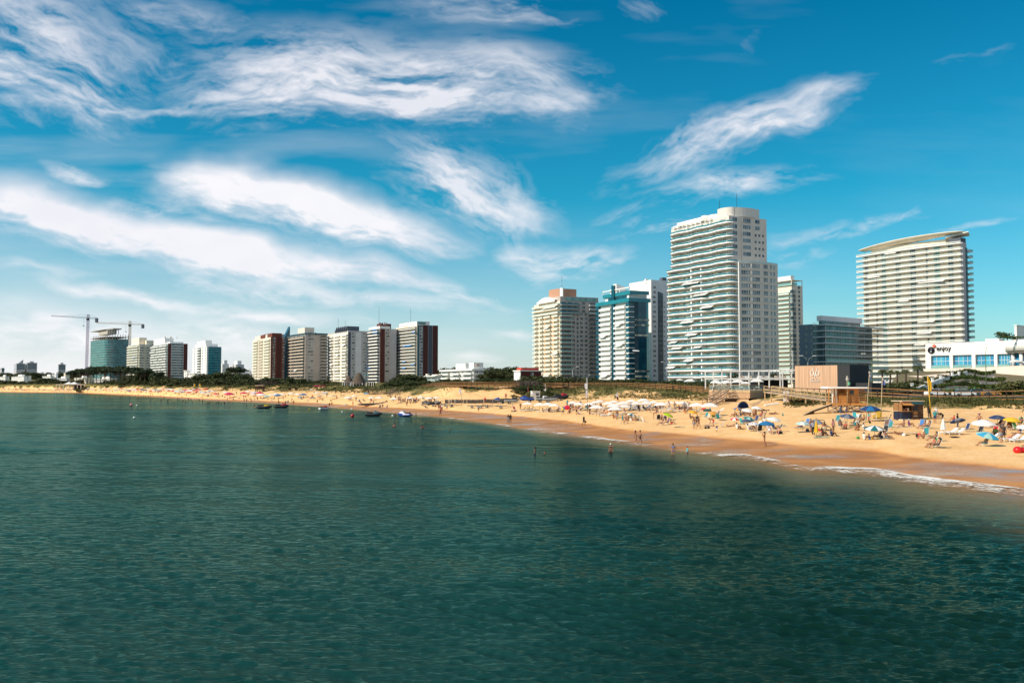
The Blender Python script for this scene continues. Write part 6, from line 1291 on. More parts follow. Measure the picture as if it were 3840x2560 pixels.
def pose(name):
    """joint positions in metres, facing -Y, feet (or seat) on z = 0"""
    J=dict(pel=(0,0,.94),che=(0,.0,1.26),nec=(0,.01,1.45),hed=(0,-.015,1.60))
    A={}
    for s in S1:A[s]=dict(sh=(.185*s,.01,1.40),el=(.25*s,.03,1.12),wr=(.26*s,-.06,.88),hd=(.255*s,-.09,.79),hip=(.09*s,0,.91),kn=(.105*s,-.02,.49),an=(.105*s,.03,.075),to=(.12*s,-.14,.03))
    if name=='hips':
        for s in S1:A[s].update(el=(.36*s,.06,1.16),wr=(.20*s,-.03,1.00),hd=(.15*s,-.05,.99))
    if name=='walk':
        A[1].update(kn=(.1,-.16,.50),an=(.1,-.20,.09),to=(.1,-.38,.07),el=(.25,.14,1.14),wr=(.24,.14,.90),hd=(.24,.12,.81));A[-1].update(kn=(-.1,.10,.51),an=(-.1,.34,.13),to=(-.1,.24,.02),el=(-.25,-.08,1.13),wr=(-.22,-.24,.95),hd=(-.21,-.30,.88))
    if name=='reach':
        A[1].update(el=(.21,-.16,1.20),wr=(.11,-.22,1.42),hd=(.07,-.20,1.51));A[-1].update(el=(-.21,-.14,1.16),wr=(-.12,-.24,1.36),hd=(-.08,-.22,1.46),kn=(-.1,.06,.5),an=(-.1,.22,.11),to=(-.1,.10,.02))
    if name=='bend':
        J.update(pel=(0,.08,.92),che=(0,-.20,1.12),nec=(0,-.38,1.16),hed=(0,-.50,1.14))
        for s in S1:A[s].update(sh=(.18*s,-.32,1.12),el=(.22*s,-.36,.84),wr=(.18*s,-.44,.62),hd=(.16*s,-.48,.54),hip=(.09*s,.08,.89),kn=(.11*s,-.02,.48),an=(.11*s,.10,.075),to=(.12*s,-.07,.03))
    if name=='sit':
        J.update(pel=(0,.0,.13),che=(0,.10,.47),nec=(0,.10,.66),hed=(0,.07,.81))
        for s in S1:A[s].update(sh=(.18*s,.10,.61),el=(.25*s,-.06,.40),wr=(.17*s,-.28,.44),hd=(.13*s,-.36,.44),hip=(.09*s,0,.13),kn=(.14*s,-.36,.43),an=(.13*s,-.58,.08),to=(.14*s,-.74,.05))
    if name=='chair':
        J.update(pel=(0,.0,.32),che=(0,.20,.62),nec=(0,.27,.80),hed=(0,.25,.95))
        for s in S1:A[s].update(sh=(.18*s,.25,.75),el=(.27*s,.10,.50),wr=(.24*s,-.14,.47),hd=(.20*s,-.22,.46),hip=(.09*s,0,.32),kn=(.13*s,-.40,.45),an=(.12*s,-.68,.09),to=(.13*s,-.82,.14))
    if name=='lie':
        J.update(pel=(0,0,.13),che=(0,.33,.14),nec=(0,.52,.15),hed=(0,.67,.18))
        A[1].update(sh=(.18,.46,.14),el=(.30,.24,.08),wr=(.28,.0,.08),hd=(.27,-.09,.07),hip=(.09,0,.12),kn=(.10,-.36,.36),an=(.10,-.60,.08),to=(.11,-.76,.06));A[-1].update(sh=(-.18,.46,.14),el=(-.33,.62,.12),wr=(-.14,.78,.10),hd=(-.06,.80,.10),hip=(-.09,0,.12),kn=(-.11,-.43,.12),an=(-.12,-.84,.08),to=(-.14,-.92,.18))
    if name=='swim':
        J.update(pel=(0,.25,-.35),che=(0,.08,-.16),nec=(0,0,.02),hed=(0,-.04,.17))
        for s in S1:A[s].update(sh=(.18*s,.03,-.04),el=(.34*s,-.16,-.10),wr=(.26*s,-.40,-.06),hd=(.22*s,-.48,-.05),hip=(.09*s,.25,-.38),kn=(.11*s,.55,-.60),an=(.11*s,.90,-.70),to=(.11*s,1.02,-.76))
    return J,A
def bodyparts(J,A):
    mb=MB();V3=Vector;pel,che,nec,hed=(V3(J[k]) for k in('pel','che','nec','hed'));up=(hed-nec).normalized()
    fw=Vector((0,-1,0));fw=(fw-up*fw.dot(up));fw=fw.normalized() if fw.length>.2 else Vector((0,0,1))
    rot=Matrix((Vector((1,0,0)),-fw,up)).transposed()
    mb.ell(hed,(.075,.095,.118),16,12,rot=rot);cap(mb,hed-up*.06+fw*.03,hed-up*.085+fw*.045,.05,.035)
    cap(mb,hed+fw*.092+up*.01,hed+fw*.118-up*.02,.010,.014)
    for s in S1:mb.ell(hed+Vector((.076*s,0,0))-fw*.01,(.012,.022,.032),8,6,rot=rot)
    cap(mb,nec-up*.03,hed-up*.06,.055,.05)
    mid=pel.lerp(che,.45)
    for s in S1:
        a=A[s];sh=V3(a['sh']);hip=V3(a['hip'])
        cap(mb,pel+Vector((.055*s,0,.0)),mid+Vector((.045*s,0,0)),.105,.088);cap(mb,mid+Vector((.045*s,0,0)),che+Vector((.065*s,0,0)),.088,.108);cap(mb,che+Vector((.05*s,0,0)),nec.lerp(che,.3)+Vector((.09*s,0,0)),.10,.062)
        cap(mb,nec+Vector((.03*s,.0,-.0)),sh,.05,.062)
        cap(mb,sh,V3(a['el']),.056,.041);cap(mb,V3(a['el']),V3(a['wr']),.041,.027)
        w,h=V3(a['wr']),V3(a['hd']);d=(h-w).normalized();sd_=d.cross(Vector((0,1,.3))).normalized();cap(mb,w,h,.028,.034)
        for q,(off,ln,cu) in enumerate(((-.028,.070,.02),(-.010,.085,.03),(.010,.080,.03),(.027,.062,.035))):k0=h+sd_*off+d*.02;k1=k0+d*ln*.55+fw*cu*.4;k2=k1+d*ln*.45+fw*cu;cap(mb,k0,k1,.012,.011,8);cap(mb,k1,k2,.011,.009,8)
        th=w.lerp(h,.35)+sd_*.03*-1;cap(mb,th,th+(d*.6-sd_*.7).normalized()*.06+fw*.015,.013,.011,8)
        cap(mb,hip,V3(a['kn']),.088,.056);cap(mb,V3(a['kn']),V3(a['kn']).lerp(V3(a['an']),.35),.055,.058);cap(mb,V3(a['kn']).lerp(V3(a['an']),.35),V3(a['an']),.058,.037)
        cap(mb,V3(a['an'])-(V3(a['to'])-V3(a['an'])).normalized()*.03,V3(a['to']),.040,.030)
    return mb,dict(pel=pel,che=che,mid=mid,nec=nec,hed=hed,up=up,fw=fw,rot=rot)
POSES={}
CL0=mat('dark_swimwear',(.03,.03,.035),.7,.08)
for nm in('stand','hips','walk','reach','bend','sit','chair','lie','swim'):
    J,A=pose(nm);mb,Q=bodyparts(J,A);D=dict(body=remesh(mb,'person',.0125,SK[0]))
    def cloth_(kind):
        c=MB();pel,che,mid,nec=Q['pel'],Q['che'],Q['mid'],Q['nec']
        for s in S1:
            a={k:Vector(v) for k,v in A[s].items()};X=Vector((s,0,0))
            if kind in('shorts','dress'):cap(c,pel+X*.055,pel.lerp(mid,.5)+X*.05,.122,.108);cap(c,a['hip'],a['hip'].lerp(a['kn'],.55),.108,.088)
            if kind=='bikini':cap(c,pel+X*.055,pel.lerp(mid,.12)+X*.05,.114,.106);cap(c,che+X*.06,che.lerp(nec,.12)+X*.06,.112,.112)
            if kind=='swimsuit':cap(c,pel+X*.055,mid+X*.045,.113,.096);cap(c,mid+X*.045,che+X*.065,.096,.116)
            if kind in('shirt','dress'):cap(c,pel.lerp(mid,.3)+X*.055,mid+X*.05,.122,.108);cap(c,mid+X*.05,che+X*.065,.108,.124);cap(c,che+X*.05,nec.lerp(che,.3)+X*.09,.115,.078);cap(c,nec.lerp(a['sh'],.35),a['sh'],.06,.078)
            if kind=='shirt':cap(c,a['sh'],a['sh'].lerp(a['el'],.75),.074,.06)
            if kind=='trousers':cap(c,pel+X*.055,pel.lerp(mid,.4)+X*.05,.12,.108);cap(c,a['hip'],a['kn'],.105,.075);cap(c,a['kn'],a['an'],.075,.06)
        return remesh(c,kind,.016,CL0)
    for k in(('shorts','bikini','shirt','swimsuit')+(('dress','trousers') if nm in('stand','walk','hips') else())):D[k]=cloth_(k)
    c=MB();h=Q['hed']+Q['up']*.022-Q['fw']*.026;c.ell(h,(.086,.098,.116),16,10,rot=Q['rot']);D['hair']=c.mesh('hair',HR[0])
    c=MB();c.ell(h,(.088,.10,.118),16,10,rot=Q['rot']);cap(c,h-Q['fw']*.05,Q['nec']-Q['fw']*.075-Q['up']*.06,.075,.045);D['long_hair']=remesh(c,'hair',.014,HR[0])
    c=MB();b0=Q['hed']+Q['up']*.055;c.tube([b0,b0+Q['up']*.012],[.20,.19],18);c.tube([b0,b0+Q['up']*.06,b0+Q['up']*.10],[.104,.095,.05],16);D['hat']=c.mesh('hat',HR[2])
    c=MB();c.ell(Q['hed']+Q['up']*.045,(.086,.104,.085),16,8,rot=Q['rot']);c.add([b0+Q['fw']*.07+Vector((-.06,0,0)),b0+Q['fw']*.07+Vector((.06,0,0)),b0+Q['fw']*.19+Vector((.05,0,-.01)),b0+Q['fw']*.19+Vector((-.05,0,-.01))],[(0,1,2,3)]);D['cap']=c.mesh('cap',HR[0])
    POSES[nm]=D
def setm(o,m):o.material_slots[0].link='OBJECT';o.material_slots[0].material=m;return o
CLR={k:mat(k+'_fabric',v,.8,.06) for k,v in dict(black=(.014,.014,.016),navy=(.02,.035,.11),teal=(.02,.20,.22),turquoise=(.05,.42,.44),red=(.55,.03,.035),white=(.80,.78,.75),grey=(.28,.30,.33),pink=(.62,.28,.26),yellow=(.70,.55,.05),green=(.10,.32,.08),orange=(.70,.26,.04),purple=(.16,.05,.16),blue=(.05,.16,.42),brown=(.14,.07,.04),stripe=(.30,.30,.31),beige=(.56,.46,.33)).items()}
STRP=bpy.data.materials.new('striped_fabric');STRP.use_nodes=True;nt=STRP.node_tree;tcx=node(nt,'ShaderNodeTexCoord');wv=node(nt,'ShaderNodeTexWave',bands_direction='Z');wv.inputs['Scale'].default_value=4.5;crx=node(nt,'ShaderNodeValToRGB');crx.color_ramp.interpolation='CONSTANT';crx.color_ramp.elements[0].color=(.015,.015,.02,1);crx.color_ramp.elements[1].color=(.8,.78,.75,1);crx.color_ramp.elements[1].position=.5
nt.links.new(tcx.outputs['Object'],wv.inputs[0]);nt.links.new(wv.outputs[0],crx.inputs[0]);nt.links.new(crx.outputs[0],nt.nodes['Principled BSDF'].inputs['Base Color']);CLR['stripe']=STRP
ROT=dict(f=0,r=90,l=-90,a=180,fr=40,fl=-40,ar=140,al=-140)
def person(p,ps,face,wear,label,skin=0,hair=0,long=False,head=None,h=1.0,group='people on the sand',dz=0,dy=0):
    D=POSES[ps];p=Vector(p);p.z+=dz
    o=ob('person',D['body'],None,p,R(ROT[face]+rng.uniform(-12,12)));setm(o,SK[skin]);o.scale=(h,h,h);tag(o,label,'person',group)
    c=ob('hair',D['long_hair' if long else 'hair'],o);setm(c,HR[hair])
    for k,m in wear:
        if k in D:setm(ob(k,D[k],o),CLR[m])
    if head:setm(ob(head[0],D[head[0]],o),CLR[head[1]])
    return o
# ------------------------------------------------------------------ beach furniture
ALU=mat('white_painted_tube',(.70,.70,.68),.4,.05)
def chair_mesh():
    fr=MB()
    for x in(-.27,.27):fr.tube([(x,-.28,.0),(x,-.24,.30),(x,.12,.24),(x,.46,1.0)],.017,6);fr.tube([(x,.42,.0),(x,-.22,.44),(x,.16,.44)],.016,6)
    fr.tube([(-.27,.46,1.0),(.27,.46,1.0)],.017,6);fr.tube([(-.27,-.26,.02),(.27,-.26,.02)],.016,6);fr.tube([(-.27,.42,.02),(.27,.42,.02)],.016,6)
    st=MB();st.add([(-.26,-.24,.305),(.26,-.24,.305),(.26,.02,.235),(-.26,.02,.235),(.26,.14,.27),(-.26,.14,.27),(.26,.47,.98),(-.26,.47,.98)],[(0,1,2,3),(3,2,4,5),(5,4,6,7)])
    st.add([(x,y,z-.012) for x,y,z in st.v[:8]],[(3,2,1,0),(5,4,2,3),(7,6,4,5)])
    return fr.mesh('frame',ALU),st.mesh('seat',CLR['blue'])
CHF,CHS=chair_mesh()
def chair(p,rz,colr,label):
    r=thing('beach_chair',label,'beach chair',p,rz,'folding beach chairs');ob('frame',CHF,r);setm(ob('seat',CHS,r),CLR[colr]);return r
mb=MB();
for x in(-.32,.32):mb.bar((x,-1.0,.28),(x,.35,.28),.07,.09)
for y in(-.9,.3):mb.box((-.33,y-.04,0),(-.27,y+.04,.26)).box((.27,y-.04,0),(.33,y+.04,.26))
mb.bar((-.32,-1.0,.28),(.32,-1.0,.28),.07,.09);LNF=mb.mesh('frame',ALU)
mb=MB().box((-.29,-1.0,.30),(.29,.35,.34));LNB=mb.mesh('bed',CLR['white']);mb=MB().bar((0,.35,.32),(0,.98,.72),.58,.04);mb.tube([(-.3,.2,.02),(-.3,.55,.30),(-.3,1.0,.60)],.025,6).tube([(.3,.2,.02),(.3,.55,.30),(.3,1.0,.60)],.025,6);LNH=mb.mesh('backrest',CLR['white'])
def lounger(p,rz,label,colr='white',group='sun loungers'):
    r=thing('sun_lounger',label,'sun lounger',p,rz,group);ob('frame',LNF,r);setm(ob('bed',LNB,r),CLR[colr]);setm(ob('backrest',LNH,r),CLR[colr]);return r
TWM=MB();n=8;TWM.add([(lerp(-.42,.42,i/4),lerp(-.9,.9,j/n),.03+.02*math.sin(i*2.1+j*1.3)) for j in range(n+1) for i in range(5)],[(j*5+i,j*5+i+1,(j+1)*5+i+1,(j+1)*5+i) for j in range(n) for i in range(4)],0,True);TWM=TWM.mesh('beach_towel',CLR['teal'])
def towel(p,rz,colr,label):return tag(setm(ob('beach_towel',TWM,None,Vector(p)+Vector((0,0,.015)),rz),CLR[colr]),label,'towel','beach towels')
mb=MB();mb.ell((0,0,.16),(.22,.13,.17),12,8);mb.tube([(-.12,0,.38),(-.06,0,.52),(.06,0,.52),(.12,0,.38)],.014,6);BAGM=mb.mesh('beach_bag',CLR['navy'])
def bag(p,colr,label):return tag(setm(ob('beach_bag',BAGM,None,p,rng.uniform(0,3)),CLR[colr]),label,'bag','bags left on the sand')
def canopy(n=8,rise=.36,val=.09,sq=False,gores=None):
    mb=MB();rings=[(0.0,rise),(.35,rise*.80),(.7,rise*.42),(1.0,0.0)];N=n*4;vs=[]
    for(r_,z) in rings[1:]:
        for i in range(N):
            th=2*math.pi*i/N;k=i%4;sag=1-.045*(1-abs(k-2)/2 if True else 0)*1.0
            sg_=1.0-.05*math.sin(math.pi*(k/4));rr=r_*sg_
            if sq:c_,s_=math.cos(th),math.sin(th);q=(abs(c_)**5+abs(s_)**5)**(-.2);rr=r_*q*sg_*.92
            vs.append((rr*math.cos(th),rr*math.sin(th),z+.02*math.sin(math.pi*k/4)*r_))
    vs.append((0,0,rise));top=len(vs)-1;fs=[];mi=[]
    for i in range(N):j=(i+1)%N;fs.append((top,i,j));mi.append((i//4)%2)
    for q in range(2):
        for i in range(N):j=(i+1)%N;fs.append((q*N+i,(q+1)*N+i,(q+1)*N+j,q*N+j));mi.append((i//4)%2)
    o0=len(vs);vs+=[(x*1.005,y*1.005,z-val) for x,y,z in vs[2*N:3*N]]
    for i in range(N):j=(i+1)%N;fs.append((2*N+i,o0+i,o0+j,2*N+j));mi.append((i//4)%2)
    mb.v=vs;mb.f=fs;mb.m=mi;mb.sm=[False]*len(fs);return mb
UC={k:mat(k+'_umbrella_cloth',v,.75,.05,trans=.22) for k,v in dict(white=(.84,.82,.79),navy=(.025,.055,.16),blue=(.02,.17,.40),sky=(.05,.38,.62),teal=(.015,.15,.17),aqua=(.38,.66,.62),grey=(.22,.24,.29),slate=(.07,.09,.15),red=(.60,.03,.03),orange=(.75,.33,.04),tan=(.62,.36,.12),yellow=(.82,.52,.03),lime=(.42,.62,.02),magenta=(.62,.012,.12),lavender=(.62,.62,.72),gold=(.50,.30,.02),darkgreen=(.02,.09,.08),cream=(.72,.60,.42)).items()}
CAN8=canopy(8).mesh('canopy',[UC['white'],UC['white']]);CANS=canopy(8,.40,.07,True).mesh('canopy',[UC['white'],UC['white']])
POLE=MB().tube([(0,0,-.35),(0,0,1)],.022,8).mesh('pole',STL);POLEW=MB().tube([(0,0,-.35),(0,0,1)],.03,8).mesh('pole',WD);RIBS=MB()
for i in range(8):th=2*math.pi*i/8;RIBS.bar((0,0,.30),(.93*math.cos(th),.93*math.sin(th),.0),.012)
RIBS=RIBS.mesh('ribs',STL)
def umbrella(px,rim,hw,c1,c2=None,label='',tilt=0,tdir=0,sq=False,group='beach umbrellas',kh=1.2,base=None,rmax=2.2):
    by=rim+kh*hw;g=G(px,by) if base is None else Vector(base);k=F/g.y;r_=hw/k;hh=max(.5,(by-rim)/k)
    r=thing('beach_umbrella',label,'umbrella',g,rng.uniform(0,.7) if not sq else rng.uniform(-.12,.12),group)
    po=ob('pole',POLEW if sq else POLE,r);po.scale=(1,1,hh+.3*r_)
    c=ob('canopy',CANS if sq else CAN8,r,(0,0,hh));c.scale=(r_,r_,r_)
    for i,cc in enumerate((c1,c2 or c1)):c.material_slots[i].link='OBJECT';c.material_slots[i].material=UC[cc]
    b_=ob('ribs',RIBS,r,(0,0,hh));b_.scale=(r_,r_,r_)
    if tilt:
        e=(R(tilt)*math.cos(R(tdir)),R(tilt)*math.sin(R(tdir)),0);c.rotation_euler=e;b_.rotation_euler=e;r.rotation_euler=(0,0,0)
    return r
def closed_umbrella(px,top,by,hw,colr,label,m=None):
    g=G(px,by);k=F/g.y;h=(by-top)/k;w=hw/k;r=thing('beach_umbrella',label,'umbrella',g,0,'beach umbrellas');MB().tube([(0,0,-.3),(0,0,h+.1)],.025,8).build('pole',WD,r);mb=MB();N=16;vs=[];fs=[]
    for q,(z,rr) in enumerate(((h,.03),(h*.85,w*.4),(h*.5,w*.75),(h*.25,w))):
        for i in range(N):th=2*math.pi*i/N;a=rr*(1-.25*(i%2));vs.append((a*math.cos(th),a*math.sin(th),z))
    for q in range(3):
        for i in range(N):fs.append((q*N+i,(q+1)*N+i,(q+1)*N+(i+1)%N,q*N+(i+1)%N))
    mb.add(vs,fs);mb.build('canopy',UC[colr],r);return r
def cv(ox,oy,s):return lambda x,y:(ox+x*s,oy+y*s)
c3,c4,c5,c6,c7,c8=cv(2640,1400,.2721),cv(3200,1400,.2721),cv(2000,1380,.2721),cv(1400,1380,.2721),cv(800,1380,.2721),cv(0,1380,.2721)
ORD=['first','second','third','fourth','fifth','sixth','seventh','eighth','ninth','tenth','eleventh','twelfth','thirteenth','fourteenth','fifteenth','sixteenth','seventeenth','eighteenth','nineteenth','twentieth']
for row,lst in(('back row',[(540,485,75),(860,478,70),(915,462,64),(1110,470,66),(1345,462,80),(1520,452,88),(1660,478,72),(1880,482,66),(1970,482,62),(2060,486,80)]),('middle row',[(625,502,80),(770,505,84),(1030,496,88),(1240,492,92),(1420,494,84),(1560,490,88),(1760,508,104)]),('front row',[(85,512,88),(200,508,88),(285,520,80),(870,548,106),(1110,528,104),(1260,535,84),(1125,570,108),(2250,520,110)])):
    for i,(x,y,w) in enumerate(sorted(lst)):
        a,b_=c5(x,y);umbrella(a,b_,w*.2721,'white',None,f'white square parasol, {ORD[i]} from the left in the {row} of the rental block',sq=True,group='white rental umbrellas below the boardwalk',kh=1.12)
umbrella(*c3(80,452),34,'white',None,'white square parasol standing just left of the lower stair flight',sq=True,group='white rental umbrellas below the boardwalk',kh=1.12)
for i,(x,y,w) in enumerate([(80,412,56),(280,425,60),(505,418,54),(650,405,54),(760,420,60),(870,412,52)]):umbrella(*c6(x,y),w*.2721,'white',None,f'white parasol, {ORD[i]} from the left in the row left of the log fence',sq=True,group='white umbrellas left of the log fence')
umbrella(*c6(2125,498),22,'white',None,'white parasol leaning over the loungers right of the striped deck chair',sq=True,group='white rental umbrellas below the boardwalk')
umbrella(*c6(360,402),9,'slate',None,'small dark umbrella between white ones left of the log fence')
umbrella(*c6(800,415),12,'slate','white','black and white umbrella among the white ones left of the log fence')
for(f_,x,y,w,a,b_,lab,tl,td) in[(c5,1360,648,66,'white','teal','white umbrella with a teal panel over the seated group by the waterline',24,60),(c5,1860,648,72,'lime','lime','bright lime green umbrella tilted over a group in chairs',22,60),(c5,2200,605,70,'orange','yellow','orange and yellow umbrella above two standing bathers',16,50),(c3,45,508,62,'darkgreen','darkgreen','dark green umbrella at the foot of the club stairs',10,0),(c3,-10,490,36,'red','red','red umbrella beside the dark green one at the club stairs',20,-60),(c3,130,550,76,'tan','orange','tan and orange umbrella over the teal chairs',18,40),
    (c3,465,488,60,'blue','orange','blue umbrella with orange stripes before the deck wall',14,0),(c3,605,512,82,'white','white','white umbrella in front of the one nearest the deck',14,30),(c3,725,478,72,'white','white','white umbrella nearest the deck, behind its twin',10,20),(c3,425,630,70,'red','white','red and white umbrella with broad panels',10,0),(c3,625,625,82,'teal','aqua','teal umbrella with pale stripes overlapping a dark one',22,50),(c3,585,655,76,'slate','slate','dark slate umbrella under the striped teal one',8,0),(c3,685,698,80,'lavender','white','pale lavender umbrella left of the deep blue one',6,0),(c3,865,696,110,'blue','blue','deep blue umbrella over the seated family',6,10),
    (c3,960,636,98,'white','white','white umbrella tilted behind the deep blue one',14,40),(c3,1360,694,92,'aqua','white','pale aqua umbrella left of the big grey canopy',6,0),(c3,1975,594,106,'slate','grey','dark grey umbrella before the lifeguard tower legs',12,20),(c4,240,494,142,'navy','blue','large navy umbrella beneath the bamboo flag poles',5,0),(c4,295,762,130,'white','teal','white dome umbrella with one dark teal panel, low over the sand',10,0),(c4,1440,655,104,'navy','grey','navy and grey umbrella carried tilted by a standing person',-18,20),
    (c4,1990,612,112,'navy','slate','navy umbrella behind the yellow one at the right',6,0),(c4,2190,645,115,'yellow','yellow','plain yellow umbrella at the right, next to the navy one',8,20),(c4,1800,692,156,'white','white','wide white umbrella on a thin brown pole at the right',8,0),(c4,1855,862,150,'sky','aqua','sky blue umbrella over a man in a chair at the right',18,40),(c4,2370,745,110,'white','white','white umbrella cut by the right edge of the photo',10,-10)]:
    px,py=f_(x,y);umbrella(px,py,w*.2721,a,b_,lab,tl,td,kh=1.0 if tl>12 else 1.15)
gx,gy=c3(1550,790);g=G(gx,gy);k=F/g.y;r=thing('shade_canopy','big grey square shade canopy sagging to the right over a group','canopy',g);q=[(-55,0,30),(10,-1.2,26),(58,0,10),(14,1.6,30)];vs=[(a/k,b_,c_/k) for a,b_,c_ in q];tp=(4/k,.2,44/k)
MB().add(vs+[tp],[(0,1,4),(1,2,4),(2,3,4),(3,0,4)]).add([(x,y,z-.03) for x,y,z in vs+[tp]],[(4,1,0),(4,2,1),(4,3,2),(4,0,3)]).build('canopy',UC['grey'],r);MB().tube([(4/k,.2,-.3),tp],.03,8).build('pole',STL,r)
for x,t_,b_,w,colr,lab in((1885,440,580,24,'slate','closed navy umbrella standing before the lifeguard tower, left one'),(1965,448,560,17,'slate','closed navy umbrella standing before the lifeguard tower, right one'),(1548,640,870,30,'yellow','closed yellow umbrella beside the grey shade canopy')):px,t2=c3(x,t_);closed_umbrella(px,t2,c3(x,b_)[1],w*.2721,colr,lab)
px,t2=c4(1240,620);closed_umbrella(px,t2,c4(1255,825)[1],11,'white','closed white umbrella beside the empty white loungers')
def tent(px,py,hw,hh,m,label,rz=0):
    g=G(px,py);k=F/g.y;r=thing('beach_tent',label,'tent',g,rz,'beach tents');w,h=hw/k,hh/k;mb=MB();vs=[];n=8;mm=5
    for i in range(n+1):
        for j in range(mm+1):th=math.pi*i/n;ph=math.pi/2*j/mm;vs.append((w*math.cos(th)*math.cos(ph*.9),1.3*math.sin(ph),h*math.sin(th)*math.cos(ph)))
    mb.add(vs,[(i*(mm+1)+j,i*(mm+1)+j+1,(i+1)*(mm+1)+j+1,(i+1)*(mm+1)+j) for i in range(n) for j in range(mm)],0,True);mb.build('shell',m,r);MB().add([(-w,-.02,.02),(w,-.02,.02),(w,1.1,.02),(-w,1.1,.02)],[(0,1,2,3)]).build('ground_sheet',UC['slate'],r)
tent(*c3(545,480),22,26,UC['navy'],'dark navy and white beach tent against the deck wall',.2);tent(*c4(395,610),22,26,UC['gold'],'mustard yellow beach shelter right of the navy umbrella',1.2);tent(*c4(110,610),17,16,UC['white'],'white cloth shelter below the left bamboo flag pole',.6)
g=G(*c4(255,628));r=thing('folding_table','white folding table under the large navy umbrella','table',g);MB().box((-.6,-.3,.68),(.6,.3,.73)).build('table_top',W_,r)
for x in(-.55,.55):
    for y in(-.26,.26):MB().box((x-.025,y-.025,0),(x+.025,y+.025,.68)).build('leg',W_,r)
